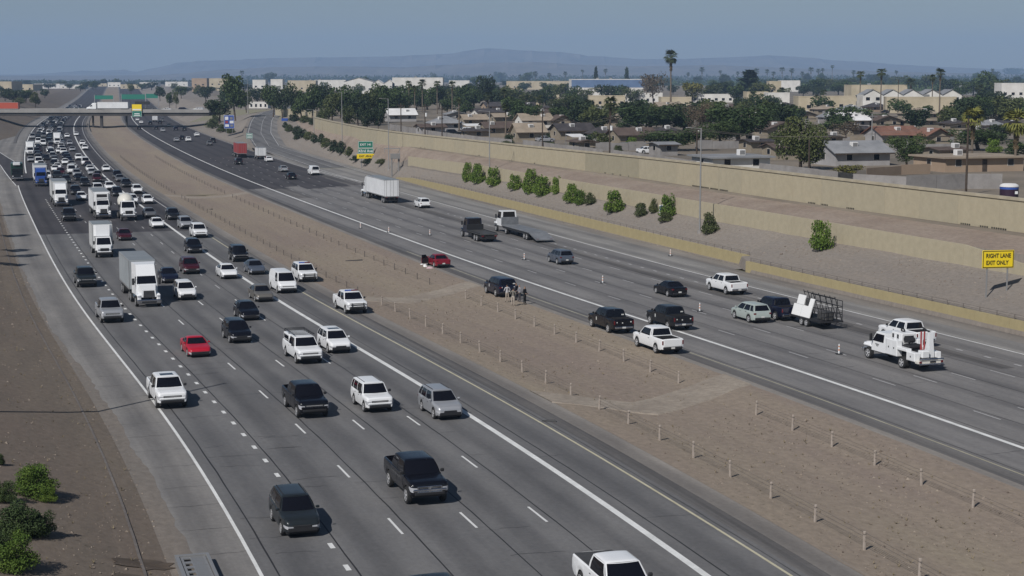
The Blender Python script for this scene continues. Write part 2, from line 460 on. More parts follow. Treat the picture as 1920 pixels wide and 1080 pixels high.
def ribbon(name, s0, s1, d0, d1, z, mk, parent=None, ds=10, jit=0.0):
    """sheet between offsets d0 and d1 (numbers or functions of s)"""
    f0 = d0 if callable(d0) else (lambda s: d0); f1 = d1 if callable(d1) else (lambda s: d1)
    P = []; q = []
    for s in srange(s0, s1, ds):
        j = R.uniform(-jit, jit); k = R.uniform(-jit, jit) * 0.6
        a, b = f0(s) + j, f1(s) + j + k
        for d in (a, b): P.append(RP(s, d, z)); q.append((s, d))
    o = place(uvmesh(name, P, len(P) // 2, 2, q, M[mk]), name, parent)
    return o

def strip(name, s0, s1, prof, mk, ds=10, parent=None, rough=0.0):
    """terrain sheet; prof(s) -> list of (d, z)"""
    P = []; q = []; n = None; ss_ = srange(s0, s1, ds)
    for s in ss_:
        pr = prof(s); n = len(pr)
        for i, (d, z) in enumerate(pr):
            e = R.uniform(-rough, rough) if 0 < i < n - 1 else 0
            P.append(RP(s, d, z + e)); q.append((s, d))
    return place(uvmesh(name, P, len(ss_), n, q, M[mk]), name, parent)

def keyprof(keys):
    ks = [k for k, _ in keys]
    def f(s):
        out = []
        for i in range(len(keys[0][1])):
            out.append((float(np.interp(s, ks, [p[i][0] for _, p in keys])), float(np.interp(s, ks, [p[i][1] for _, p in keys]))))
        return out
    return f
# ------------------------------------------------------------------ the setting: ground, freeway, ramps
def struct(o):
    o['kind'] = 'structure'; return o

SPL, SPR = 188.0, 277.0          # where pavement turns from concrete to dark asphalt
SEND = 3000.0
# left bank
M['sand'] = dirt_mat('shoulder_sand', (0.205, 0.176, 0.150), (0.185, 0.165, 0.145), (0.172, 0.152, 0.134), (0.12, 0.105, 0.09))
M['gravel_left'] = pmat('bank_gravel', (0.145, 0.127, 0.116), (0.185, 0.165, 0.150), 0.2, 0.95, 2.0, 0.5)
left_prof = keyprof([
    (-120, [(-120, 6.5), (-80, 6.5), (-52, 6.5), (-44, 4.75), (-34, 2.55), (-28, 1.25), (-24.2, .38), (-22.4, 0.02)]),
    (300, [(-120, 6.5), (-80, 6.5), (-52, 6.5), (-44, 4.75), (-36, 2.7), (-30, 1.3), (-26, .4), (-23.5, 0.02)]),
    (404, [(-120, 6.5), (-80, 6.5), (-56, 6.5), (-49, 4.9), (-42, 3.2), (-35, 1.6), (-30, .5), (-27.5, 0.02)]),
    (461, [(-120, 6.5), (-80, 6.5), (-60, 6.5), (-53, 4.9), (-46, 3.2), (-40, 1.6), (-34.5, .5), (-32, 0.02)]),
    (505, [(-120, 6.5), (-80, 6.5), (-60, 6.5), (-53, 5.2), (-46, 3.6), (-40, 2.0), (-34.5, .7), (-32, 0.02)]),
    (600, [(-120, 6.5), (-80, 6.5), (-46, 6.5), (-41, 6.2), (-36, 4.6), (-30, 2.6), (-24, .7), (-21.5, 0.02)]),
    (3000, [(-120, 6.5), (-80, 6.5), (-46, 6.5), (-41, 6.2), (-36, 4.6), (-30, 2.6), (-24, .7), (-21.5, 0.02)])])
def lbase(s): return left_prof(s)[-1][0] - .12
def ledge(s): return -18.9 + 1.9 * sstep(290, 350, s)
def rampr(s): return float(np.interp(s, [285, 300, 345, 404, 461, 520, 600], [-15.2, -15.3, -17.1, -19.2, -23.8, -29, -38]))
def rampl(s): return float(np.interp(s, [270, 290, 345, 377, 404, 461, 520, 600], [-18.9, -19.2, -21.3, -22.5, -24, -28.6, -34, -43]))
struct(strip('bank', -110, 760, left_prof, 'dirt_left', 6, None, 0.05))
struct(strip('bank', 760, SEND, left_prof, 'dirt_left', 30))
med_prof = lambda s: [(6.7, 0.02), (8.2, -.05), (11, -.28), (14.4, -.4), (18, -.28), (20.6, -.05), (22.4, 0.02)]
struct(strip('median', -110, 760, med_prof, 'dirt', 4, None, 0.045))
struct(strip('median', 760, SEND, med_prof, 'dirt', 30))
right_prof = keyprof([
    (-120, [(54.9, 0.02), (55.2, 1.2), (58, 2.0), (63.4, 3.6), (63.75, 5.55), (66.5, 6.0), (69.9, 6.3), (70.3, 6.5), (120, 6.5)]),
    (115, [(54.9, 0.02), (55.2, 1.2), (58, 2.0), (63.4, 3.6), (63.75, 5.55), (66.5, 6.0), (69.9, 6.3), (70.3, 6.5), (120, 6.5)]),
    (121, [(57.3, 0.02), (57.6, 1.2), (60, 2.0), (63.7, 3.5), (64.05, 5.5), (66.8, 6.0), (69.9, 6.3), (70.3, 6.5), (120, 6.5)]),
    (250, [(59.2, 0.02), (59.5, 1.2), (61.5, 1.9), (63.7, 3.0), (64.1, 5.3), (66.0, 5.9), (68.1, 6.3), (68.5, 6.5), (120, 6.5)]),
    (298, [(60.6, 0.02), (60.9, .7), (61.8, 1.3), (63.2, 2.5), (63.5, 4.6), (65.0, 5.9), (66.4, 6.3), (66.8, 6.5), (120, 6.5)]),
    (310, [(60.6, 0.02), (61.0, .2), (61.8, .8), (63.2, 2.4), (63.5, 2.8), (65.0, 5.2), (66.4, 6.3), (66.8, 6.5), (120, 6.5)]),
    (380, [(61.5, 0.1), (62.0, .3), (63, .9), (64.2, 2.2), (64.9, 3.1), (66.0, 5.2), (67.0, 6.3), (67.4, 6.5), (120, 6.5)]),
    (450, [(59.5, 1.0), (61.0, 1.2), (64, 1.9), (67.0, 3.2), (68.5, 4.4), (70.0, 5.6), (71.6, 6.3), (72.0, 6.5), (120, 6.5)]),
    (520, [(66.5, 2.9), (67.5, 3.0), (70, 3.6), (73.0, 4.6), (74.5, 5.2), (76.0, 5.9), (77.6, 6.3), (78.0, 6.5), (120, 6.5)]),
    (600, [(77.0, 5.0), (78.0, 5.1), (80, 5.4), (82.0, 5.8), (83.5, 6.0), (85.0, 6.2), (86.6, 6.4), (88.0, 6.5), (120, 6.5)]),
    (700, [(95.0, 6.5), (96.0, 6.5), (97, 6.5), (98.0, 6.5), (99, 6.5), (100.0, 6.5), (101, 6.5), (102, 6.5), (120, 6.5)]),
    (3000, [(95.0, 6.5), (96.0, 6.5), (97, 6.5), (98.0, 6.5), (99, 6.5), (100.0, 6.5), (101, 6.5), (102, 6.5), (120, 6.5)])])
def cut(f, a, b):
    return lambda s: f(s)[a:b]
struct(strip('embankment', -110, 760, cut(right_prof, 0, 5), 'gravel', 4, None, 0.05))
struct(strip('terrace', -110, 760, cut(right_prof, 4, 7), 'terrace', 5))
struct(strip('ground', -110, 760, cut(right_prof, 6, 9), 'town', 6))
struct(strip('ground', 760, SEND, right_prof, 'town', 40))

# exit ramp that climbs away right of the main lanes: (s, left d, right d, z)
RAMP = [(285, 50.5, 59.0, 0.0), (340, 50.9, 59.4, .05), (380, 51.2, 59.6, .3), (450, 50.2, 58.2, 1.1), (520, 56.0, 65.0, 2.95), (600, 66.5, 75.5, 5.0), (650, 73.5, 82.8, 6.0), (700, 83, 92.5, 6.5), (760, 95, 105, 6.5), (900, 116, 128, 6.53)]
rs = [r[0] for r in RAMP]
def rampv(s, k): return float(np.interp(s, rs, [r[k] for r in RAMP]))
gore_prof = lambda s: [(48.9 + sstep(340, 420, s) * .6, 0.01), (49.5 + sstep(340, 440, s) * 1.4, max(0.01, rampv(s, 3) * .25)), (rampv(s, 1) - .4 * sstep(380, 450, s), rampv(s, 3) * .8), (rampv(s, 1), rampv(s, 3))]
gore2 = lambda s: [(49.4, 0.012), (51.0, .05), (max(53.5, 53.0 + (s - 420) * .045), .6 + min(1.5, (s - 420) * .012)), (rampv(s, 1) - 1.2, rampv(s, 3) - .05), (rampv(s, 1), rampv(s, 3))]
struct(strip('gore', 345, 430, gore_prof, 'shoulder', 5))
struct(strip('gore_slope', 430, 760, gore2, 'gravel', 6, None, 0.04))
slopeR = lambda s: [(49.4, .012), (52.5, .05), (60, 3.2), (68, 6.2), (72, 6.5), (95, 6.5)]
struct(strip('cut_slope', 760, SEND, slopeR, 'gravel', 30))
def ramp_sheet(name, s0, s1, a, b, mk, dz, parent=None):
    P = []; q = []
    for s in srange(s0, s1, 8):
        l, r_ = rampv(s, 1), rampv(s, 2)
        for t in (a, b):
            d = l + (r_ - l) * t; P.append(RP(s, d, rampv(s, 3) + dz)); q.append((s, d))
    return place(uvmesh(name, P, len(P) // 2, 2, q, M[mk]), name, parent)
ramp = struct(ramp_sheet('exit_ramp', 345, 860, 0.0, .98, 'concrete', .004))
struct(ramp_sheet('ramp_shoulder', 345, 760, .98, 1.2, 'shoulder', .0))
for t, mk, w in ((.06, 'line_worn', .022), (.55, 'line_worn', .012), (.93, 'line_worn', .022)):
    ramp_sheet('lane_line', 350 if t < .9 else 300, 690, t, t + w, mk, .012, ramp)

# pavement
road = struct(ribbon('road', -110, SPL, -18.9, 4.3, 0.004, 'concrete', ds=6))
road2 = struct(ribbon('road', SPL, SEND, ledge, 4.3, 0.004, 'asphalt', ds=10))
struct(ribbon('shoulder', -110, 290, lbase, -18.9, 0.004, 'shoulder', ds=6))
struct(ribbon('shoulder', 290, SEND, lbase, ledge, 0.004, 'shoulder', ds=6))
def ribbon3(name, s0, s1, f0, f1, fz, mk, parent=None, ds=6):
    P = []; q = []
    for s in srange(s0, s1, ds):
        for d in (f0(s), f1(s)): P.append(RP(s, d, fz(s, d))); q.append((s, d))
    return place(uvmesh(name, P, len(P) // 2, 2, q, M[mk]), name, parent)
def rz(s, d): return .009 + max(0, s - 505) * .025
lramp = struct(ribbon3('entrance_ramp', 300, 640, rampl, rampr, rz, 'asphalt'))
struct(ribbon('shoulder', -110, SEND, 4.3, 5.3, 0.004, 'shoulder_dark', ds=5))
struct(ribbon('gutter', -110, SEND, 5.3, 6.9, 0.008, 'gutter', ds=5))
road3 = struct(ribbon('road', -110, SPR + 16, 24.2, 49.5, 0.004, 'concrete_pale', ds=6))
road4 = struct(ribbon('road', SPR + 16, SEND, 24.2, 49.5, 0.004, 'asphalt', ds=10))
lanes_ = [24.2, 28.5, 32.1, 35.6, 38.9, 42.3, 45.7, 49.5]
for i in range(7):
    s_ = SPR + R.uniform(-5, 5) + (8 if i > 5 else 0)
    for j in range(3):      # ragged seam: every lane was surfaced to a different length
        a_, c_ = lanes_[i] + (lanes_[i + 1] - lanes_[i]) * j / 3, lanes_[i] + (lanes_[i + 1] - lanes_[i]) * (j + 1) / 3
        ribbon('pavement_edge', s_ + R.uniform(-1.5, 1.5), SPR + 16, a_, c_, .008, 'asphalt', road4, ds=4)
for s_, a_, c_, mk in ((SPR + 4, 45.9, 49.3, 'shoulder_dark'), (SPR + 30, 46.4, 49.4, 'shoulder_dark'), (SPR - 30, 29.0, 31.8, 'shoulder_dark')):
    ribbon('patch', s_, s_ + 26, a_, c_, .011, mk, road4, ds=4, jit=.1)
struct(ribbon('gutter', -110, SEND, 22.2, 23.1, 0.008, 'gutter', ds=5))
struct(ribbon('shoulder', -110, SEND, 23.1, 24.2, 0.004, 'shoulder_dark', ds=5))
struct(ribbon('shoulder', -110, 118, 49.5, 52.6, 0.004, 'shoulder_pale', ds=6))
struct(ribbon('gutter', -110, 118, 52.6, 55.0, 0.004, 'gutter', ds=6))
struct(ribbon('shoulder', 118, 345, 49.5, lambda s: 54.5 + (s - 118) * .028, 0.004, 'shoulder_pale', ds=6))
struct(ribbon('gutter', 118, 345, lambda s: 54.5 + (s - 118) * .028, lambda s: 57.4 + (s - 118) * .0175, 0.004, 'gutter', ds=6))
# sand washed over the ragged outer edge, and a pale kerb_line further out
struct(ribbon('sand', -60, 290, lambda s: lbase(s) - .05, lambda s: lbase(s) + .5 + .9 * (1 - sstep(10, 110, s)) + .10 * math.sin(s * .11) + .08 * math.sin(s * .37), .010, 'sand', ds=1.2, jit=.10))
def bankrib(name, s0, s1, d0, d1, dz, mk, ds=4, jit=.0):
    P = []; q = []
    for s in srange(s0, s1, ds):
        j = R.uniform(-jit, jit)
        for d in (d0 + j, d1 + j): P.append(RP(s, d, zl(s, d) + dz)); q.append((s, d))
    return struct(place(uvmesh(name, P, len(P) // 2, 2, q, M[mk]), name))
def zl(s, d):
    pr = left_prof(s); return float(np.interp(d, [p[0] for p in pr], [p[1] for p in pr]))
bankrib('kerb_line', -20, 210, -24.0, -23.86, .05, 'gravel_left', 3, .02)
for s in srange(-10, 280, 4.6): crack(s, -22.3, 3.3, road, .05) if False else None
# darker patch where the exit lane was resurfaced
ribbon('patch', 52, 232, lambda s: 43.3 + .4 * math.sin(s * .05), lambda s: 45.1 + .3 * math.sin(s * .08 + 1), 0.006, 'shoulder_dark', road3, ds=5, jit=.1)

# sealed joints, cracks and painted lines
for d in (-18.2, -14.75, -10.85, -7.05, -3.55, 0.9, 3.95):
    ribbon('sealed_joint', -60, SPL, d, d + (.075 if d < 3 else .05), 0.010, 'tar', road, ds=2.6, jit=.022)
for d in (24.9, 29.2, 32.55, 36.0, 39.2, 42.7, 46.3):
    ribbon('sealed_joint', -60, SPR, d, d + .065, 0.010, 'tar', road3, ds=2.6, jit=.022)
def crack(s, d, w, par, k=None):
    n = 7; P = []; q = []
    a = R.uniform(-.25, .25)
    for i in range(n):
        t = i / (n - 1); dd = d + w * t; s_ = s + a * t + R.uniform(-.12, .12)
        h = (k or .05) * R.uniform(.25, 1.3)
        for e in (0, h): P.append(RP(s_ + e, dd, .009)); q.append((s_ + e, dd))
    # order along d first so that faces point up
    P2 = P[0::2] + P[1::2]; q2 = q[0::2] + q[1::2]
    place(uvmesh('crack', P2, 2, n, q2, M['tar']), 'crack', par)
for lo, hi, smax, par, n in ((-18.8, 3.4, 150, road, 85), (24.6, 49, 190, road3, 85)):
    for i in range(n):
        ln = R.randrange(7 if lo > 0 else 6); d = lo + ln * (hi - lo) / (7 if lo > 0 else 6)
        crack(R.uniform(15, smax), d + R.uniform(0, 1.2), R.uniform(1.2, 3.4), par)
for s in srange(-10, 150, 4.6): crack(s + R.uniform(-.6, .6), -22.0, 3.0, road, .035)
ribbon('edge_line', -60, SPL, -19.02, -18.84, .014, 'line_white', road, ds=5)
ribbon('edge_line', SPL, 300, -19.05, -18.87, .014, 'line_white', road2, ds=8)
ribbon3('edge_line', 300, 600, lambda s: rampl(s) + .1, lambda s: rampl(s) + .3, lambda s, d: rz(s, d) + .008, 'line_white', lramp)
ribbon3('edge_line', 345, 600, lambda s: rampr(s) - .3, lambda s: rampr(s) - .1, lambda s, d: rz(s, d) + .008, 'line_white', lramp)
ribbon('edge_line', 345, 1300, -16.8, -16.5, .014, 'line_white', road2, ds=10)
pts_ = [(25, 268), (28, 258), (33, 249), (40, 240), (50, 231), (61, 225), (72, 220)]  # low dark strip laid along a curve left of the lanes
for (xa_, ya_), (xb_, yb_) in zip(pts_[:-1], pts_[1:]):
    a_, c_ = px(xa_, ya_, .1), px(xb_, yb_, .1); b = MB(); nx_, ny_ = (c_[1] - a_[1]), -(c_[0] - a_[0]); l_ = math.hypot(nx_, ny_); nx_, ny_ = nx_ / l_ * .9, ny_ / l_ * .9
    L2 = [a_, c_, (c_[0] + nx_, c_[1] + ny_), (a_[0] + nx_, a_[1] + ny_)]; b.hexa(L2, -.1, L2, .14, 'shoulder_dark'); b.build('curved_strip', lramp)
ribbon('carpool_line', -60, SPL, -.19, .19, .014, 'line_white', road, ds=5)
ribbon('carpool_line', SPL, 1300, -.19, .19, .014, 'line_white', road2, ds=8)
ribbon('yellow_line', -60, SPL, 3.53, 3.68, .014, 'line_yellow', road, ds=5)
ribbon('yellow_line', SPL, 1300, 3.52, 3.70, .014, 'line_worn', road2, ds=8)
ribbon('carpool_line', -60, SPR, 28.36, 28.72, .014, 'line_white', road3, ds=5)
ribbon('carpool_line', SPR, 1300, 28.36, 28.72, .014, 'line_white', road4, ds=8)
ribbon('yellow_line', -60, 150, 24.42, 24.57, .014, 'line_pale', road3, ds=5)
ribbon('edge_line', -60, SPR, lambda s: 49.15 + max(0, s - 118) * .012, lambda s: 49.33 + max(0, s - 118) * .012, .014, 'line_white', road3, ds=5)
ribbon('edge_line', SPR, 345, lambda s: 51.06 - (s - 277) * .028, lambda s: 51.26 - (s - 277) * .028, .014, 'line_white', road4, ds=6)
ribbon('edge_line', 300, 1300, 48.9, 49.12, .014, 'line_worn', road4, ds=10)
ribbon('edge_line', 277, 430, lambda s: 50.7 + (s - 277) * .002, lambda s: 51.0 + (s - 277) * .002, .016, 'line_worn', road4, ds=10)
# dashes
dash_me = {}
def dash(s, d, L_, w, mk, par, name='lane_dash'):
    k = (L_, w, mk)
    if k not in dash_me:
        b = MB(); b.add([(-L_ / 2, -w / 2, 0), (L_ / 2, -w / 2, 0), (L_ / 2, w / 2, 0), (-L_ / 2, w / 2, 0)], [(0, 1, 2, 3)], mk)
        dash_me[k] = b.mesh('lane_dash')
    place(dash_me[k], name, par, RP(s, d, .0145), yaw(s))
for d in (-11.35, -7.6, -3.95):
    for i in range(-3, 42):
        s = 24.0 + 12.19 * i; dash(s, d, 3.05, .13, 'line_white' if s < 120 else 'line_worn', road if s < SPL else road2)
for i in range(-6, 64):
    s = 21.5 + 3.75 * i; dash(s, -15.05, .92, .24, 'line_white', road if s < SPL else road2)
for d in (32.15, 35.62, 38.9, 42.35):
    for i in range(-3, 30):
        s = 50.3 + 12.19 * i; dash(s, d, 3.05, .12, 'line_worn', road3 if s < SPR else road4)
for i in range(-8, 42):
    s = 52.9 + 3.7 * i; dash(s, 45.7, .95, .2, 'line_worn', road3)

# crossovers through the median
def crossover(name, pts, w, dz):
    P = []; q = []
    for i, (s, d, z) in enumerate(pts):
        for e, k in ((-w / 2 - .5, -.16), (-w / 2, dz), (w / 2, dz), (w / 2 + .5, -.16)): P.append(RP(s + e, d, z + k)); q.append((s + e, d))
    o = struct(place(uvmesh(name, P[0::4] + P[1::4] + P[2::4] + P[3::4], 4, len(pts), q[0::4] + q[1::4] + q[2::4] + q[3::4], M['path']), name))
    return o
def medz(d):
    return float(np.interp(d, [6.7, 8.2, 11, 14.4, 18, 20.6, 22.4], [.02, -.05, -.28, -.4, -.28, -.05, .02]))
for s0, s1, s2, w in ((53.2, 48.6, 54.6, 4.2), (108.4, 106.8, 114.8, 4.2), (262, 258, 263, 4.5)):
    crossover('crossover', [(float(np.interp(d, [6.6, 12.4, 22.5], [s0, s1, s2])), d, medz(d)) for d in (6.6, 7.4, 8.2, 9.6, 11, 12.4, 14.4, 16.2, 18, 19.3, 20.6, 22.5)], w, .045)

# the town's ground either side and beyond
def border(d): return [RP(s, d, 6.5)[:2] for s in srange(-110, SEND, 40)]
def sheet(name, pts, z, mk):
    b = MB(); b.add([(x, y, z) for x, y in pts], [tuple(range(len(pts)))], mk)
    return struct(b.build(name))
bl, br = border(-120), border(120)
sheet('ground', [(-15000, -300), (bl[0][0], -300)] + bl + [(bl[-1][0] - 3000, 15500), (-15000, 15500)], 6.5, 'town')
sheet('ground', [(br[0][0], -300), (15000, -300), (15000, 15500), (br[-1][0] + 2000, 15500)] + br[::-1], 6.5, 'town')
sheet('ground', [bl[-1], br[-1], (br[-1][0] + 2000, 15500), (bl[-1][0] - 3000, 15500)], 6.5, 'town')
# floor under everything near the camera, behind the picture
sheet('ground', [(bl[0][0], -300), (br[0][0], -300), br[0], bl[0]], -.5, 'dirt_left')

# mountains on the horizon
def mountain(Yd, sky, mk, seed, lift):
    rr = random.Random(seed); b = MB(); nx, ny = 170, 9
    V = []
    for j in range(ny):
        t = j / (ny - 1)
        for i in range(nx):
            x = -260 + 2500 * i / (nx - 1)
            yy = float(np.interp(x, [p[0] for p in sky], [p[1] for p in sky]))
            X, Z = pxd(x, yy, Yd)
            h = max(10, Z - 6.5)
            prof = 1 - abs(t - .5) * 2
            n = (math.sin(i * .9 + j * 1.7 + seed) + math.sin(i * .37 - j * 2.3) + math.sin(i * 2.1 + j * .6)) / 3
            V.append((X, Yd + (t - .5) * 2600 + 200 * n, 6.3 + h * prof * (1 + (.13 * n if abs(t - .5) > .01 else 0)) * (1 if prof > 0 else 0) - (0 if prof else 20)))
    F_ = [(j * nx + i, j * nx + i + 1, (j + 1) * nx + i + 1, (j + 1) * nx + i) for j in range(ny - 1) for i in range(nx - 1)]
    b.add(V, F_, mk, False)
    return struct(b.build('mountains'))
M['mountain'] = pmat('mountain_rock', (0.10, 0.085, 0.075), (0.17, 0.145, 0.125), 0.004, 0.95)
mountain(13200, [(-300, 138), (60, 140), (150, 132), (180, 133), (230, 130), (255, 135), (290, 129), (330, 118), (380, 114), (430, 112), (520, 109), (640, 107), (720, 106), (800, 103), (850, 100), (880, 94), (905, 91), (930, 90), (960, 93), (1000, 96), (1060, 98), (1100, 105), (1140, 106), (1200, 111), (1300, 110), (1400, 106), (1450, 103), (1500, 107), (1560, 113), (1640, 117), (1720, 123), (1800, 127), (1900, 131), (2300, 136)], 'mountain', 3, 0)
mountain(9600, [(-300, 143), (300, 141), (420, 130), (520, 126), (650, 124), (760, 126), (900, 118), (1000, 116), (1080, 121), (1200, 124), (1350, 122), (1500, 128), (1700, 135), (1900, 139), (2300, 143)], 'mountain', 8, 0)

# loose stones and dry tufts
def scatter(name, n, region, mk, smin, smax, flat, zf):
    b = MB(); rr = random.Random(n + len(name))
    tet = [(1, 0, -.3), (-.5, .87, -.3), (-.5, -.87, -.3), (0, 0, .8)]
    V = []; Fc = []
    for i in range(n):
        s, d = region(rr); z = zf(s, d); p = RP(s, d, z); k = rr.uniform(smin, smax) * (1 if rr.random() < .9 else 2.0); a = rr.uniform(0, 6.28)
        o = len(V); ca, sa = math.cos(a), math.sin(a)
        for t in tet: V.append((p[0] + k * (t[0] * ca - t[1] * sa), p[1] + k * (t[0] * sa + t[1] * ca), p[2] + k * flat * (t[2] + .1)))
        Fc += [(o, o + 1, o + 3), (o + 1, o + 2, o + 3), (o + 2, o, o + 3)]
    b.add(V, Fc, mk)
    o = b.build(name); o['kind'] = 'stuff'; return o
def near(rr, a, b):   # denser near the camera
    return a + (b - a) * rr.random() ** 1.6
scatter('gravel', 5200, lambda r: (near(r, 5, 220), r.uniform(7.2, 21.8)), 'rock', .03, .085, .7, lambda s, d: medz(d))
def zl(s, d):
    pr = left_prof(s); return float(np.interp(d, [p[0] for p in pr], [p[1] for p in pr]))
def zr(s, d):
    pr = right_prof(s); return float(np.interp(d, [p[0] for p in pr], [p[1] for p in pr]))
scatter('gravel', 3600, lambda r: (near(r, 0, 200), r.uniform(-38, -22.6)), 'rock', .025, .09, .7, zl)
scatter('gravel', 3000, lambda r: (near(r, 40, 300), r.uniform(57.5, 63.2)), 'rock', .03, .10, .7, zr)
def tufts(name, n, region, zf, mk):
    b = MB(); rr = random.Random(n); V = []; Fc = []
    for i in range(n):
        s, d = region(rr); p = RP(s, d, zf(s, d)); h = rr.uniform(.08, .28)
        for k in range(5):
            a = rr.uniform(0, 6.28); l = h * rr.uniform(.5, 1.1); o = len(V); c, sn = math.cos(a), math.sin(a)
            V += [(p[0] - .02 * sn, p[1] + .02 * c, p[2]), (p[0] + .02 * sn, p[1] - .02 * c, p[2]), (p[0] + l * c, p[1] + l * sn, p[2] + h * rr.uniform(.4, 1))]
            Fc.append((o, o + 1, o + 2))
    b.add(V, Fc, mk); o = b.build(name); o['kind'] = 'stuff'; return o
tufts('dry_grass', 450, lambda r: (near(r, 5, 180), r.uniform(7.5, 21.5)), lambda s, d: medz(d), 'tuft')
tufts('dry_grass', 500, lambda r: (near(r, 0, 150), r.uniform(-36, -23)), zl, 'tuft')
# dark soil and green stains on the bank and median, thin uneven patches
def blotch(par_name, s, d, rs_, rd, mk, zf, n=22):
    V = [(*RP(s, d, zf(s, d) + .03),)]
    for i in range(n):
        t = 2 * math.pi * i / n; k = R.uniform(.7, 1.15)
        ss1, dd1 = s + rs_ * k * math.cos(t), d + rd * k * math.sin(t)
        V.append(RP(ss1, dd1, zf(ss1, dd1) + .02))
    b = MB(); b.add(V, [(0, 1 + (i + 1) % n, 1 + i) for i in range(n)], mk); return struct(b.build(par_name))
M['damp'] = pmat('damp_soil', (0.075, 0.058, 0.045), (0.12, 0.095, 0.075), 0.6, .95)
M['moss'] = pmat('weedy_soil', (0.10, 0.09, 0.05), (0.15, 0.125, 0.075), 0.6, .95)
for x, y, rs_, rd, mk in ((270, 1030, .9, 1.4, 'damp'), (240, 1060, .5, .8, 'damp')):
    s, d = SDpx(x, y, .9); blotch('soil', s, d, rs_, rd, mk, zl)
def hit(x, y, zf, y0=60.0, y1=900.0):
    """where the line of sight through a photo pixel meets the ground zf(s, d)"""
    Y = y0; step = 1.0
    while Y < y1:
        X, z = pxd(x, y, Y); s, d = SD(X, Y); g = zf(s, d)
        if z <= g:
            if step < .1: return X, Y, g
            Y -= step; step *= .25
        Y += step
    return X, Y, zf(*SD(X, Y))
s, d = SDpx(385, 366, -.3); blotch('soil', s, d, 2.6, 4.5, 'moss', lambda s, d: medz(d))
# ------------------------------------------------------------------ vehicles
def interp(x, pts):
    return float(np.interp(x, [p[0] for p in pts], [p[1] for p in pts]))

def arch(x, ax, r):
    q = r * r - (x - ax) ** 2
    return math.sqrt(q) if q > 0 else -1

SPEC = {}
def spec(k, **kw): SPEC[k] = kw
#        L length, W width, H height, wb wheelbase, fo front overhang, r wheel, sill, hood (front z, cowl z), belt,
#        cow cowl x from front, rf roof front from front, rr roof rear from back, rb rear glass base from back
spec('sedan', L=4.75, W=1.83, H=1.46, wb=2.75, fo=.93, r=.33, sill=.24, nose=.66, hood=.93, belt=.96, deck=1.02, cow=1.42, rf=2.15, rr=1.42, rb=.62, win=2)
spec('hatchback', L=4.35, W=1.80, H=1.52, wb=2.62, fo=.88, r=.33, sill=.24, nose=.70, hood=.97, belt=1.0, deck=1.0, cow=1.18, rf=1.92, rr=.72, rb=.14, win=2)
spec('coupe', L=4.6, W=1.85, H=1.36, wb=2.7, fo=.95, r=.33, sill=.22, nose=.62, hood=.88, belt=.92, deck=.99, cow=1.55, rf=2.3, rr=1.55, rb=.68, win=1)
spec('suv', L=4.68, W=1.87, H=1.70, wb=2.72, fo=.93, r=.36, sill=.30, nose=.82, hood=1.06, belt=1.10, deck=1.10, cow=1.25, rf=1.95, rr=.42, rb=.10, win=3)
spec('boxy suv', L=4.45, W=1.90, H=1.78, wb=2.67, fo=.82, r=.36, sill=.34, nose=1.0, hood=1.10, belt=1.14, deck=1.14, cow=1.30, rf=1.72, rr=.20, rb=.05, win=3)
spec('large suv', L=5.05, W=2.0, H=1.86, wb=2.95, fo=.95, r=.39, sill=.34, nose=1.0, hood=1.16, belt=1.20, deck=1.20, cow=1.38, rf=2.02, rr=.35, rb=.08, win=3)
spec('jeep', L=4.5, W=1.88, H=1.84, wb=2.75, fo=.72, r=.40, sill=.42, nose=1.08, hood=1.14, belt=1.18, deck=1.18, cow=1.55, rf=1.78, rr=.12, rb=.04, win=3)
spec('van', L=5.5, W=2.02, H=2.10, wb=3.43, fo=.90, r=.36, sill=.32, nose=.95, hood=1.18, belt=1.22, deck=1.22, cow=.82, rf=1.50, rr=.10, rb=.03, win=1)
spec('pickup', L=5.85, W=2.03, H=1.93, wb=3.68, fo=.95, r=.40, sill=.44, nose=1.10, hood=1.24, belt=1.28, deck=1.30, cow=1.50, rf=2.10, rr=1.86, rb=1.74, win=2, bed=1.72)
spec('short cab pickup', L=5.75, W=2.03, H=1.92, wb=3.6, fo=.95, r=.40, sill=.42, nose=1.08, hood=1.22, belt=1.26, deck=1.28, cow=1.45, rf=2.05, rr=2.25, rb=2.12, win=1, bed=2.1)
spec('lifted pickup', L=6.0, W=2.10, H=2.06, wb=3.78, fo=.98, r=.45, sill=.56, nose=1.22, hood=1.36, belt=1.40, deck=1.42, cow=1.50, rf=2.12, rr=1.90, rb=1.78, win=2, bed=1.75)

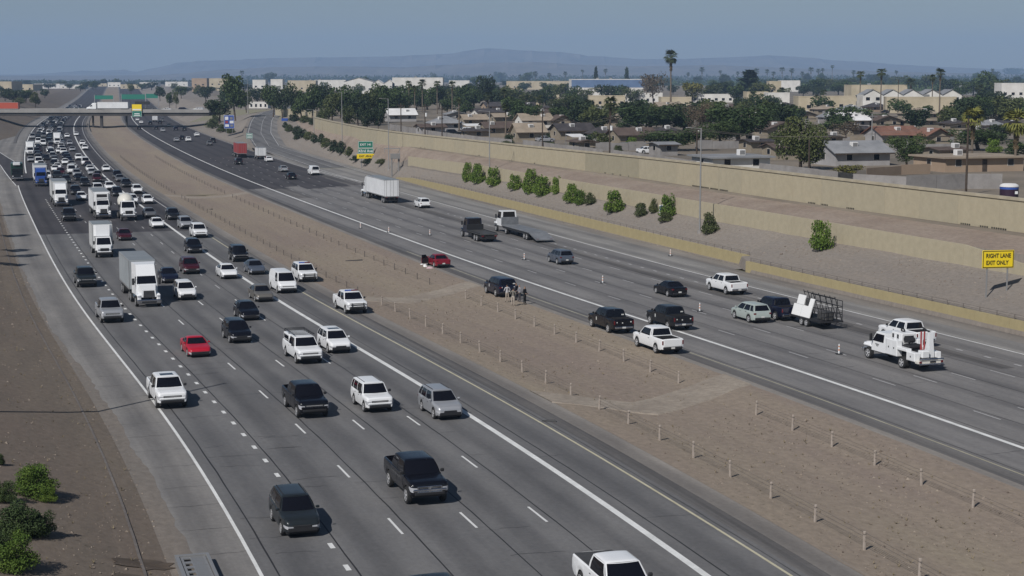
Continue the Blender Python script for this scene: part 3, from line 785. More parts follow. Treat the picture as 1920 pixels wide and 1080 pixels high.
def body_fn(c):
    L, Wd = c['L'], c['W']; xf, xr = L / 2, -L / 2
    fa = xf - c['fo']; ra = fa - c['wb']; ar = c['r'] + .075
    top = [(xr, c['deck'] - .22), (xr + .05, c['deck'] - .03), (xr + .14, c['deck']), (xr + c['rb'] + .1, max(c['deck'], c['belt'])), (xf - c['cow'], c['belt']), (xf - c['cow'] + .12, c['hood']),
           (xf - .42, c['nose'] + (c['hood'] - c['nose']) * .62), (xf - .14, c['nose'] + (c['hood'] - c['nose']) * .2), (xf - .03, c['nose'] - .05), (xf, c['nose'] - .16)]
    if 'bed' in c:
        top = [(xr, c['deck'] - .06), (xr + .04, c['deck']), (xr + c['bed'], c['deck'])] + top[4:]
    wd = [(xr, .86), (xr + .06, .93), (xr + .3, .985), (xr + .9, 1.0), (xf - 1.1, 1.0), (xf - .45, .965), (xf - .14, .88), (xf - .03, .80), (xf, .76)]
    if c['nose'] > .98: wd = [(xr, .90), (xr + .04, .96), (xr + .3, .99), (xr + .9, 1.0), (xf - 1.0, 1.0), (xf - .4, .985), (xf - .12, .95), (xf - .03, .90), (xf, .86)]
    def bot(x):
        z = c['sill'] + (.06 if x > xf - .3 or x < xr + .3 else 0)
        for a in (fa, ra):
            h = arch(x, a, ar)
            if h > 0: z = max(z, c['r'] + h)
        return z
    return top, wd, bot, fa, ra, ar

def build_body(c):
    L, Wd = c['L'], c['W']; xf, xr = L / 2, -L / 2
    top, wd, bot, fa, ra, ar = body_fn(c)
    xs = set([xr, xr + .05, xr + .14, xr + .3, xf, xf - .03, xf - .14, xf - .28, xf - .42, xf - .7, xf - c['cow'], xf - c['cow'] + .12, (xf + xr) / 2, xr + .9])
    for a in (fa, ra):
        for t in (-1, -.97, -.86, -.6, -.3, 0, .3, .6, .86, .97, 1): xs.add(round(a + ar * t, 4))
        xs.add(round(a + ar * 1.003, 4)); xs.add(round(a - ar * 1.003, 4))
    if 'bed' in c: xs |= {xr + c['bed'], xr + c['bed'] - .03, xr + .07, xr + .02}
    xs = sorted(x for x in xs if xr <= x <= xf)
    b = MB(); V = []
    for x in xs:
        zt = interp(x, top); w = interp(x, wd) * Wd / 2; zb = min(bot(x), zt - .08); h = zt - zb
        inbed = 'bed' in c and xr + .07 <= x <= xr + c['bed'] - .03
        crown = .03
        ring = [(w * .955, zb), (w, zb + h * .30), (w * .995, zb + h * .66), (w * .965, zt - .045), (w * .90, zt)]
        if inbed: ring += [(w * .87, zt - .01), (w * .86, c['sill'] + .32), (0, c['sill'] + .32)]
        else: ring += [(w * .80, zt + crown * .3), (w * .45, zt + crown * .85), (0, zt + crown)]
        full = [(x, y, z) for y, z in ring] + [(x, -y, z) for y, z in ring[-2::-1]]
        V += full
    n = 15; N = len(xs)
    Fc = [(i * n + j, i * n + j + 1, (i + 1) * n + j + 1, (i + 1) * n + j) for i in range(N - 1) for j in range(n - 1)]
    Fc = [f[::-1] for f in Fc]
    Fc.append(tuple(range(n))); Fc.append(tuple((N - 1) * n + i for i in range(n))[::-1])
    b.add(V, Fc, 'paint', True)
    # dark liner of the wheel wells and floor
    u = MB()
    u.box(xr + .12, xf - .12, -Wd / 2 + .16, Wd / 2 - .16, c['sill'] - .06, c['sill'] + .10, 'dark')
    for a in (fa, ra): u.box(a - ar - .02, a + ar + .02, -Wd / 2 + .10, Wd / 2 - .10, c['sill'], c['r'] + ar + .015, 'dark')
    return b, u

def cabin_faces(c):
    L, Wd, H = c['L'], c['W'], c['H']; xf, xr = L / 2, -L / 2
    z0 = c['belt'] - .02; z1 = H - .055
    wb_, wt = Wd / 2 * .925, Wd / 2 * (.68 if H < 1.6 else .71 if H < 1.75 else .75)
    xb0, xt0, xt1, xb1 = xf - c['cow'], xf - c['rf'], xr + c['rr'], xr + c['rb']
    def lerp(a, b, t): return a + (b - a) * t
    def front(u, v, o=0):   # u -1..1 across
        w = lerp(wb_, wt, v); bl = lerp(.17, .10, v) * (1 - u * u)
        return (lerp(xb0, xt0, v) + bl + o * .7, u * w * (1 + (o * .3 / w)), lerp(z0, z1, v) + o * .5)
    def rear(u, v, o=0):
        w = lerp(wb_, wt, v); bl = lerp(.07, .05, v) * (1 - u * u)
        return (lerp(xb1, xt1, v) - bl - o * .9, u * w, lerp(z0, z1, v) + o * .25)
    def side(u, v, o=0, sg=1):  # u 0 rear .. 1 front
        x = lerp(lerp(xb1, xt1, v), lerp(xb0, xt0, v), u)
        w = lerp(wb_, wt, v) + .035 * math.sin(math.pi * v) * 1 + .02 * math.sin(math.pi * u)
        return (x, sg * (w + o), lerp(z0, z1, v) + o * .3)
    def roof(u, v, o=0):    # u across, v rear->front
        bl = .10 * (1 - u * u) * v - .05 * (1 - u * u) * (1 - v)
        e = min(1, min(1 - abs(u), min(v, 1 - v) * 2) * 5)
        return (lerp(xt1, xt0, v) + bl, u * wt, z1 + .055 * (1 - (1 - e) ** 2) + .02 * (1 - u * u) + o)
    return front, rear, side, roof

def build_cabin(b, c):
    front, rear, side, roof = cabin_faces(c)
    U = [-1, -.7, -.35, 0, .35, .7, 1]; Vv = [0, .5, 1]
    b.grid(lambda u, v: front(u, v), U, Vv, 'paint')
    b.grid(lambda u, v: rear(-u, v), U, Vv, 'paint')
    us = [0, .2, .4, .6, .8, 1]
    b.grid(lambda u, v: side(u, v, 0, -1), us, [0, .25, .5, .75, 1], 'paint')
    b.grid(lambda u, v: side(1 - u, v, 0, 1), us, [0, .25, .5, .75, 1], 'paint')
    b.grid(lambda u, v: roof(u, 1 - v), [-1, -.93, -.8, -.4, 0, .4, .8, .93, 1], [0, .05, .12, .4, .7, .88, .95, 1], 'paint')

def rimwheel(r, w=.22):
    t = MB(); prof = [(r * .62, -w / 2 + .02), (r * .93, -w / 2), (r, -w / 2 + .04), (r, w / 2 - .04), (r * .93, w / 2), (r * .62, w / 2 - .02)]
    t.lathe(prof, 'tyre', 18)
    d = MB(); n = 20
    V = [(0, w / 2 - .01, 0)] + [(r * .20 * math.cos(2 * math.pi * i / n), w / 2 - .005, r * .20 * math.sin(2 * math.pi * i / n)) for i in range(n)] + [(r * .64 * math.cos(2 * math.pi * i / n), w / 2 - .025, r * .64 * math.sin(2 * math.pi * i / n)) for i in range(n)]
    d.add(V, [(0, 1 + (i + 1) % n, 1 + i) for i in range(n)], 'rim')
    for i in range(n):
        d.add([V[1 + i], V[1 + (i + 1) % n], V[1 + n + (i + 1) % n], V[1 + n + i]], [(3, 2, 1, 0)][:1], 'rim' if i % 4 < 2 else 'dark')
    d.lathe([(r * .64, w / 2 - .025), (r * .66, w / 2 + .004), (r * .60, w / 2 - .002)], 'rim', 20)
    return t, d

def car_parts(kind):
    """[(part name, MB, location, mirrored?, sub parts)]"""
    c = SPEC[kind]; L, Wd, H = c['L'], c['W'], c['H']; xf, xr = L / 2, -L / 2
    body, under = build_body(c); build_cabin(body, c)
    top, wd, bot, fa, ra, ar = body_fn(c)
    front, rear, side, roof = cabin_faces(c)
    P = [('body', body), ('underbody', under)]
    g = MB(); g.grid(lambda u, v: front(u, v, .012), [-.92, -.6, -.3, 0, .3, .6, .92], [.04, .5, .96], 'glass'); P.append(('windshield', g))
    if kind != 'van' or True:
        g = MB(); g.grid(lambda u, v: rear(-u, v, .012), [-.88, -.4, 0, .4, .88], [.12, .5, .93], 'glass'); P.append(('rear_window', g))
    spans = {1: [(.40, .955)], 2: [(.05, .475), (.525, .955)], 3: [(.035, .20), (.235, .565), (.60, .955)]}[c['win']]
    if kind == 'van': spans = [(.74, .955)]
    if c['win'] == 1 and kind == 'coupe': spans = [(.10, .36), (.40, .95)]
    if kind == 'short cab pickup': spans = [(.10, .94)]
    for a, e in spans:
        for sg in (1, -1):
            g = MB(); us = [a, (a + e) / 2, e]
            if sg > 0: us = us[::-1]
            g.grid(lambda u, v: side(u, v, .010, sg), us, [.06, .5, .92], 'glass'); P.append(('side_window', g))
    # doors: thin skins standing proud of the body side
    cab0 = xr + c['rb'] + (.35 if 'bed' not in c else .12); cab1 = xf - c['cow'] - .05
    lim0 = max(cab0, ra + ar * .55) if 'bed' not in c else cab0
    nd = 2 if c['win'] >= 2 else 1
    for k in range(nd):
        a = lim0 + (cab1 - lim0) * k / nd + .02; e = lim0 + (cab1 - lim0) * (k + 1) / nd - .02
        if kind == 'van': a = cab1 - 1.25
        for sg in (1, -1):
            def sd_(x, t):
                zt = interp(x, top); w = interp(x, wd) * Wd / 2; zb = max(bot(x), c['sill'] + .05); z = zb + .03 + (zt - .06 - zb) * t
                f = (z - bot(x)) / (zt - bot(x)); yy = interp(f, [(0, .955), (.3, 1.0), (.66, .995), (.95, .965)]) * w
                return (x, sg * (yy + .008), z)
            g = MB(); xs = [a + (e - a) * i / 6 for i in range(7)]
            if sg > 0: xs = xs[::-1]
            g.grid(sd_, xs, [0, .3, .65, 1], 'paint')
            hx = a + .14; q0 = sd_(hx, .78)
            g.box(hx, hx + .17, q0[1] - .012, q0[1] + .022, q0[2] - .015, q0[2] + .02, 'dark')
            P.append(('door', g))
    # hood skin
    g = MB()
    x0, x1 = xf - c['cow'] + .17, xf - .2
    xs = [x0 + (x1 - x0) * i / 5 for i in range(6)]
    g.grid(lambda x, t: (x, t * interp(x, wd) * Wd / 2 * .82, interp(x, top) + .03 * (.3 + .7 * (1 - abs(t) / 1.0)) + .010), xs, [-1, -.5, 0, .5, 1], 'paint'); P.append(('hood', g))
    nz = c['nose']; truck = 'pickup' in kind or kind in ('large suv', 'van', 'jeep', 'boxy suv')
    gw = Wd / 2 * (.60 if truck else .46)
    g = MB(); z1 = nz - .15; z0 = nz - (.44 if truck else .30)
    g.rbox(xf - .05, xf + .022, -gw, gw, z0, z1, 'dark', .02)
    nb = 3 if truck else 2
    for i in range(nb):
        zz = z0 + (z1 - z0) * (i + .7) / (nb + .4); g.box(xf + .02, xf + .03, -gw * .90, gw * .90, zz - .012, zz + .012, 'chrome' if kind == 'lifted pickup' else 'rim' if truck else 'dark')
    if kind == 'lifted pickup':
        g.rbox(xf - .02, xf + .04, -.08, .08, z0, z1, 'chrome', .02); g.rbox(xf - .02, xf + .04, -gw, gw, (z0 + z1) / 2 - .03, (z0 + z1) / 2 + .03, 'chrome', .02)
        for zz in (z0 - .03, z1 - .03): g.rbox(xf - .02, xf + .04, -gw - .04, gw + .04, zz, zz + .06, 'chrome', .02)
        for yy in (-gw, gw): g.rbox(xf - .02, xf + .04, yy - .04, yy + .04, z0, z1, 'chrome', .02)
    P.append(('grille', g))
    for sg in (1, -1):      # lamp wrapped round the front corner
        g = MB(); wv = lambda x: interp(x, wd) * Wd / 2
        pl = [(xf + .014, gw + .025), (xf + .014, wv(xf) - .01), (xf - .03, wv(xf - .03) + .012), (xf - .14, wv(xf - .14) + .012), (xf - .34, wv(xf - .34) + .010)]
        zl_ = [nz - (.42 if truck else .33), nz - (.42 if truck else .33), nz - (.41 if truck else .32), nz - (.38 if truck else .29), nz - .24]
        zh_ = [nz - .20, nz - .18, nz - .17, nz - .15, nz - .14]
        V = [(x, sg * y, z) for (x, y), z in zip(pl, zl_)] + [(x, sg * y, z) for (x, y), z in zip(pl, zh_)]
        Fq = [(i, i + 1, 6 + i, 5 + i) for i in range(4)]
        g.add(V, Fq if sg > 0 else [f[::-1] for f in Fq], 'lamp', True); P.append(('headlight', g))
    g = MB()
    bz = c['sill'] + .08
    g.rbox(xf - .22, xf + .03, -Wd / 2 * .78, Wd / 2 * .78, bz - .04, bz + (.14 if truck else .20), 'dark', .04)
    if truck:
        g.rbox(xf - .25, xf + .055, -Wd / 2 * .86, Wd / 2 * .86, bz + .15, bz + .32, 'chrome' if kind == 'lifted pickup' else 'paint', .05)
    P.append(('bumper', g))
    g = MB(); g.rbox(xr - .05, xr + .22, -Wd / 2 * .84, Wd / 2 * .84, bz - .02, bz + .17, 'chrome' if kind == 'pickup' else 'dark', .04); P.append(('rear_bumper', g))
    tz = c['deck'] - .12
    for sg in (1, -1):
        g = MB(); y0 = Wd / 2 * (.70 if 'bed' not in c else .80); y1 = Wd / 2 * .93
        a, e = sorted((sg * y0, sg * y1)); hh = .15 if 'bed' not in c else .34
        g.rbox(xr - .014, xr + .16, a, e, tz - hh, tz, 'red_lamp', .02); P.append(('taillight', g))
    if 'bed' in c:
        g = MB(); g.rbox(xr - .012, xr + .05, -Wd / 2 * .77, Wd / 2 * .77, bz + .2, c['deck'] - .03, 'paint', .02); P.append(('tailgate', g))
        g = MB(); zf_ = c['sill'] + .335; w_ = Wd / 2 * .862; g.box(xr + .075, xr + c['bed'] - .035, -w_, w_, zf_ - .01, zf_ + .02, 'liner'); g.box(xr + .075, xr + c['bed'] - .035, -w_ - .004, -w_ + .012, zf_ + .02, c['deck'] - .05, 'liner'); g.box(xr + .075, xr + c['bed'] - .035, w_ - .012, w_ + .004, zf_ + .02, c['deck'] - .05, 'liner'); g.box(xr + c['bed'] - .06, xr + c['bed'] - .036, -w_, w_, zf_ + .02, c['deck'] - .03, 'liner'); P.append(('bed_liner', g))
    g = MB(); g.box(xr - .065, xr - .04, -.16, .16, bz + (.16 if 'bed' not in c else .0), bz + (.3 if 'bed' not in c else .14), 'plate'); P.append(('licence_plate', g))
    for sg in (1, -1):
        g = MB(); mx = xf - c['cow'] - .16; my = Wd / 2 * .95; mw = .14 if not truck else .16; mh = .13 if not truck else .18
        a, e = sorted((sg * my, sg * (my + mw + .05))); g.rbox(mx, mx + .12, a, e, c['belt'] + .02, c['belt'] + .02 + mh, 'dark' if truck else 'paint', .04); P.append(('mirror', g))
    t, d = rimwheel(c['r'], .24 if truck else .21)
    wheels = [(fa, 1), (fa, -1), (ra, 1), (ra, -1)]
    return P, t, d, [(x, sg, c['r'], sg * (Wd / 2 - .115)) for x, sg in wheels]

_cars = {}; _wheel = {}
def add_extra(kind):
    return []
def make_car(kind, pname, loc, rot, label, cat, name, group=None, extra=None, far=False, skip=()):
    pm = PAINT[pname]
    if kind not in _cars: _cars[kind] = [car_parts(kind), None, None]
    rec = _cars[kind]
    P, t, d, wh = rec[0]
    if far:
        if rec[2] is None:
            b = MB()
            for n, g in P:
                if n not in ('door', 'hood', 'underbody'): b.merge(g)
            b.merge([g for n, g in P if n == 'underbody'][0])
            for x, sg, z, y in wh:
                b.merge(t, Matrix.Translation((x, y, z))).merge(d, Matrix.Translation((x, y, z)) @ Matrix.Rotation(0 if sg > 0 else math.pi, 4, 'Z'))
            rec[2] = b.mesh(name)
        o = place(rec[2], name, None, loc, rot, pm)
        return prop(o, label, cat, group)
    if rec[1] is None:
        rec[1] = ([(n, g.mesh(n)) for n, g in P], t.mesh('wheel'), d.mesh('rim'))
    ms, tm, dm = rec[1]
    root = thing(name, label, cat, loc, rot, group)
    for n, me in ms:
        if n not in skip: place(me, n, root, pm=pm)
    for x, sg, z, y in wh:
        w = place(tm, 'wheel', root, (x, y, z), 0 if sg > 0 else math.pi)
        place(dm, 'rim', w)
    if extra: extra(root, SPEC[kind], pm)
    return root

# extras for particular vehicles
def x_lightbar(root, c, pm):
    b = MB(); x = c['L'] / 2 - c['rf'] - .35
    for i in range(6):
        y = -.6 + i * .2; b.rbox(x - .13, x + .13, y, y + .19, c['H'] + .02, c['H'] + .13, 'sign_blue' if i < 3 else 'red_lamp', .03)
    b.box(x - .1, x + .1, -.6, .6, c['H'] - .03, c['H'] + .03, 'dark'); b.build('light_bar', root)
    b = MB(); xf = c['L'] / 2
    b.tube((xf + .10, -.55, c['sill'] + .1), (xf + .10, -.55, c['nose'] + .02), .035, 'dark'); b.tube((xf + .10, .55, c['sill'] + .1), (xf + .10, .55, c['nose'] + .02), .035, 'dark')
    b.tube((xf + .10, -.75, c['nose'] - .05), (xf + .10, .75, c['nose'] - .05), .035, 'dark'); b.tube((xf + .10, -.75, c['nose'] - .35), (xf + .10, .75, c['nose'] - .35), .035, 'dark'); b.build('push_bar', root)
def x_sunroof(root, c, pm):
    b = MB(); x = c['L'] / 2 - c['rf'] - .25; b.rbox(x - .75, x, -.45, .45, c['H'] - .02, c['H'] + .028, 'glass', .03); b.build('sunroof', root)
def x_rack(root, c, pm):
    b = MB(); x0 = -c['L'] / 2 + .1; x1 = c['L'] / 2 - c['rf'] + .0; z = c['H'] + .16
    for y in (-.78, .78): b.tube((x0, y, z), (x1, y, z), .03, 'dark')
    for i in range(7):
        x = x0 + (x1 - x0) * i / 6; b.tube((x, -.78, z), (x, .78, z), .025, 'dark')
    for x in (x0 + .1, x0 + 1.6):
        for y in (-.78, .78): b.tube((x, y, c['deck']), (x, y, z), .03, 'dark')
    b.build('ladder_rack', root)
    s_ = MB(); x1b = -c['L'] / 2 + c['bed']
    s_.rbox(x0 - .02, x1b - .04, -.86, .86, c['deck'] + .005, c['H'] - .06, 'paint', .06); place(s_.mesh('bed_topper'), 'bed_topper', root, pm=pm)
    g = MB()
    for sg in (-1, 1):
        a, e = sorted((sg * .862, sg * .872)); g.box(x0 + .2, x1b - .25, a, e, c['deck'] + .12, c['H'] - .2, 'glass')
    g.build('topper_window', root)
def x_roofrails(root, c, pm):
    b = MB(); xa = c['L'] / 2 - c['rf'] - .2; xb = -c['L'] / 2 + c['rr'] + .15
    for y in (-.56, .56): b.rbox(xb, xa, y - .02, y + .02, c['H'] - .04, c['H'] + .035, 'dark', .015)
    b.build('roof_rail', root)
def x_blackroof(root, c, pm):
    x_roofrails(root, c, pm)
def x_flag(root, c, pm):
    b = MB(); xr = -c['L'] / 2
    for y, z, w in ((-.70, 1.02, .12), (.10, .95, .10), (.62, 1.0, .08)):  # small plain white boxes across the tail
        b.box(xr - .03, xr - .014, y, y + w, z, z + .10, 'plate')
    b.build('white_tail_spot', root)
    g = MB(); x = -c['L'] / 2 + c['rb'] - .02  # bright spot on the rear window, painted as a white box
    g.box(x - .03, x - .012, -.74, -.50, c['belt'] + .14, c['belt'] + .24, 'plate'); g.build('window_bright_spot', root)
    d = MB(); w = c['W'] / 2
    for sg in (-1, 1):
        a, e = sorted((sg * (w + .004), sg * (w + .014))); xx = c['L'] / 2 - c['cow'] - .75
        d.box(xx, xx + .16, a, e, .82, 1.1, 'plate')
    d.build('door_badge', root)
def x_tonneau(root, c, pm):
    b = MB(); xr = -c['L'] / 2; b.rbox(xr + .06, xr + c['bed'] - .03, -c['W'] / 2 * .88, c['W'] / 2 * .88, c['deck'] - .03, c['deck'] + .025, 'deck_dark', .02); b.build('bed_cover', root)
def x_opendoor(root, c, pm):
    """driver's door swung wide open"""
    x = c['L'] / 2 - c['cow'] - .12; w = c['W'] / 2
    g = MB(); g.rbox(-1.02, 0, -.035, .035, c['sill'] + .08, c['belt'] - .02, 'paint', .03)
    g.box(-1.0, -.02, -.06, -.036, c['sill'] + .1, c['belt'] - .03, 'dark')
    h = place(g.mesh('door'), 'door', root, (x, w + .02, 0), -math.radians(68), pm=pm); h['label'] = 'open driver side door'
    g = MB(); g.hexa([(-.98, -.02), (-.06, -.02), (-.06, .02), (-.98, .02)], c['belt'] - .02, [(-.98, -.02), (-.42, -.02), (-.42, .02), (-.98, .02)], c['H'] - .12, 'glass'); g.build('door_window', h)

# --- trucks -----------------------------------------------------------------
def truck_wheels(root, axles, r=.50, track=1.05, dual=True):
    for x, du in axles:
        for sg in (1, -1):
            k = (r, du)
            if k not in _wheel:
                t, d = rimwheel(r, .55 if du else .30); _wheel[k] = (t.mesh('wheel'), d.mesh('rim'))
            w = place(_wheel[k][0], 'wheel', root, (x, sg * (track - (.10 if du else 0)), r), 0 if sg > 0 else math.pi)
            place(_wheel[k][1], 'rim', w)

def tractor(root, pm, xf, sleeper=1.6, roofz=3.85, fairing=True, truckname=True, hoodl=1.9, dayroof=3.0):
    """conventional tractor nose and cab; xf = front bumper x.  returns x of cab rear"""
    b = MB(); w = 1.04
    h1 = xf - hoodl
    # hood: narrower, sloping; fenders bulge beside it
    b.hexa([(h1, -.95), (xf - .12, -.72), (xf - .12, .72), (h1, .95)], 1.0, [(h1, -.86), (xf - .22, -.62), (xf - .22, .62), (h1, .86)], [2.02, 1.72, 1.72, 2.02], 'paint')
    for sg in (-1, 1):
        a, e = sorted((sg * .66, sg * 1.13))
        b.rbox(xf - 1.65, xf - .18, a, e, .98, 1.32, 'paint', .14)
        a, e = sorted((sg * .72, sg * 1.10))
        b.rbox(xf - .36, xf - .10, a, e, .62, 1.25, 'paint', .08)
    c0 = h1 - 1.15
    b.hexa([(c0, -w), (h1 + .02, -w), (h1 + .02, w), (c0, w)], 1.0, [(c0, -w), (h1 + .02, -w * .98), (h1 + .02, w * .98), (c0, w)], 2.05, 'paint')
    b.hexa([(c0, -w), (h1 + .02, -w * .98), (h1 + .02, w * .98), (c0, w)], 2.05, [(c0, -w * .95), (h1 - .34, -w * .90), (h1 - .34, w * .90), (c0, w * .95)], dayroof - .1, 'paint')
    rear = c0 - sleeper
    if sleeper: b.hexa([(rear, -w * 1.1), (c0, -w), (c0, w), (rear, w * 1.1)], 1.0, [(rear, -w * 1.1), (c0, -w * .97), (c0, w * .97), (rear, w * 1.1)], dayroof, 'paint')
    if fairing:
        b.hexa([(rear, -w * 1.08), (h1 - .36, -w * .9), (h1 - .36, w * .9), (rear, w * 1.08)], dayroof - .1, [(rear, -w * 1.1), (h1 - 1.0, -w * .86), (h1 - 1.0, w * .86), (rear, w * 1.1)], [roofz, roofz - .12, roofz - .12, roofz], 'paint')
    place(b.mesh('cab'), 'cab', root, pm=pm)
    g = MB(); g.hexa([(h1 - .02, -w * .90), (h1 + .045, -w * .88), (h1 + .045, w * .88), (h1 - .02, w * .90)], 2.12, [(h1 - .34, -w * .84), (h1 - .27, -w * .82), (h1 - .27, w * .82), (h1 - .34, w * .84)], dayroof - .18, 'glass'); g.build('windshield', root)
    for sg in (-1, 1):
        g = MB(); a, e = sorted((sg * (w * .95), sg * (w * .985 + .012)))
        g.hexa([(c0 + .16, a), (h1 - .12, a), (h1 - .12, e), (c0 + .16, e)], 2.1, [(c0 + .16, a - sg * .05), (h1 - .4, a - sg * .05), (h1 - .4, e - sg * .05), (c0 + .16, e - sg * .05)], dayroof - .25, 'glass'); g.build('side_window', root)
        m_ = MB(); a, e = sorted((sg * (w + .10), sg * (w + .34))); m_.rbox(h1 - .16, h1 - .04, a, e, 2.0, 2.65, 'dark', .04); m_.tube((h1 - .1, sg * w * .95, 2.6), (h1 - .1, sg * (w + .2), 2.6), .02, 'dark'); m_.build('mirror', root)
        l_ = MB(); a, e = sorted((sg * .76, sg * 1.08)); l_.rbox(xf - .2, xf - .075, a, e, .98, 1.18, 'lamp', .05); l_.build('headlight', root)
    g = MB(); g.hexa([(xf - .3, -.55), (xf - .085, -.55), (xf - .085, .55), (xf - .3, .55)], .95, [(xf - .3, -.50), (xf - .19, -.50), (xf - .19, .50), (xf - .3, .50)], 1.62, 'dark')
    for i in range(5):
        z = 1.02 + i * .12; g.box(xf - .13 - i * .016, xf - .075 - i * .02, -.52, .52, z, z + .03, 'chrome')
    g.build('grille', root)
    g = MB(); g.rbox(xf - .3, xf, -1.15, 1.15, .38, .78, 'chrome', .08); g.rbox(xf - .02, xf + .02, -.7, .7, .45, .62, 'dark', .02); g.build('bumper', root)
    g = MB()
    g.box(rear - 2.4, h1, -.42, .42, .72, .98, 'dark')
    for sg in (-1, 1): g.tube((c0 - .9, sg * .86, .68), (c0 + .6, sg * .86, .68), .30, 'chrome', n=12)
    g.build('chassis', root)
    if sleeper:
        for sg in (-1, 1):
            g = MB(); g.tube((rear - .12, sg * .95, 1.2), (rear - .12, sg * .95, roofz - .15), .07, 'chrome'); g.build('exhaust_stack', root)
    return rear

def box_trailer(root, x1, x0, z0=1.18, z1=4.08, w=1.29, mk='white_panel', wheels=True, doors=True, frontmk=None):
    """x1 front, x0 rear"""
    b = MB(); b.rbox(x0, x1, -w, w, z0, z1 - .012, mk, .05); b.build('trailer_box', root)
    r_ = MB(); r_.box(x0 + .03, x1 - .03, -w + .04, w - .04, z1 - .02, z1 + .004, 'roof_panel'); r_.build('trailer_roof', root)
    tr = MB()
    for y in (-w, w):
        s_ = -1 if y < 0 else 1
        a, e = sorted((y, y + s_ * .018))
        tr.box(x0, x1, a, e, z0 - .02, z0 + .14, 'steel'); tr.box(x0, x1, a, e, z1 - .12, z1 - .03, 'steel')
        n = int((x1 - x0) / 1.22)
        for i in range(1, n):
            x = x0 + (x1 - x0) * i / n; tr.box(x - .012, x + .012, a, e - (.006 if s_ > 0 else 0), z0 + .14, z1 - .12, mk)
        tr.box(x1 - .07, x1 + .008, a, e, z0, z1 - .03, 'steel'); tr.box(x0 - .008, x0 + .07, a, e, z0, z1 - .03, 'steel')
    tr.build('trailer_rail', root)
    if doors:
        for y0, y1 in ((-w + .05, -.015), (.015, w - .05)):
            d = MB(); d.rbox(x0 - .035, x0 + .01, y0, y1, z0 + .08, z1 - .1, mk, .015)
            for yy in (y0 + .25, y1 - .25): d.tube((x0 - .05, yy, z0 + .05), (x0 - .05, yy, z1 - .08), .02, 'steel', n=6)
            d.build('rear_door', root)
        d = MB(); d.box(x0 - .03, x0 + .02, -w, w, z1 - .10, z1 - .015, 'steel'); d.build('door_header', root)
        d = MB(); d.box(x0 - .03, x0 + .02, -w, w, z0 - .06, z0 + .06, 'steel')
        for y in (-.45, .45): d.box(x0 - .02, x0 + .06, y - .05, y + .05, .45, z0 - .04, 'dark')
        d.box(x0 - .03, x0 + .07, -1.1, 1.1, .45, .56, 'dark'); d.build('underride_guard', root)
        for sg in (-1, 1):
            l_ = MB(); a, e = sorted((sg * .8, sg * 1.1)); l_.rbox(x0 - .05, x0, a, e, z0 - .2, z0 - .08, 'red_lamp', .02); l_.build('taillight', root)
    u = MB(); u.box(x0 + .3, x1 - .3, -.5, .5, z0 - .22, z0, 'dark')
    if wheels:
        u.box(x0 + .4, x0 + 3.2, -.9, .9, .45, z0 - .2, 'dark')
        u.box(x1 - 2.6, x1 - 2.45, -.8, -.65, .25, z0, 'dark'); u.box(x1 - 2.6, x1 - 2.45, .65, .8, .25, z0, 'dark')
    u.build('underframe', root)

def semi(loc, rot, label, pname='white', tl=16.0, trailer='white_panel', name='semi_truck', group=None, reefer=False, sleeper=1.6, fair=True, roofz=3.9, z1=4.08):
    """origin: ground under the middle of the vehicle"""
    tot = 4.55 + sleeper + tl; xf = tot / 2
    root = thing(name, label, 'semi truck', loc, rot, group)
    rear = tractor(root, PAINT[pname], xf, sleeper, roofz, fair)
    tf = rear - .75; x0 = tf - tl
    box_trailer(root, tf, x0, z1=z1, mk=trailer)
    if reefer:
        g = MB(); g.rbox(tf, tf + .5, -1.05, 1.05, 2.3, 3.95, 'white_panel', .1); g.box(tf + .5, tf + .51, -.8, .8, 2.5, 3.0, 'dark'); g.box(tf + .5, tf + .51, -.8, .8, 3.2, 3.7, 'dark'); g.build('cooling_unit', root)
    truck_wheels(root, [(xf - 1.15, False), (rear - .55, True), (rear - 1.85, True), (x0 + 1.1, True), (x0 + 2.35, True)])
    return root

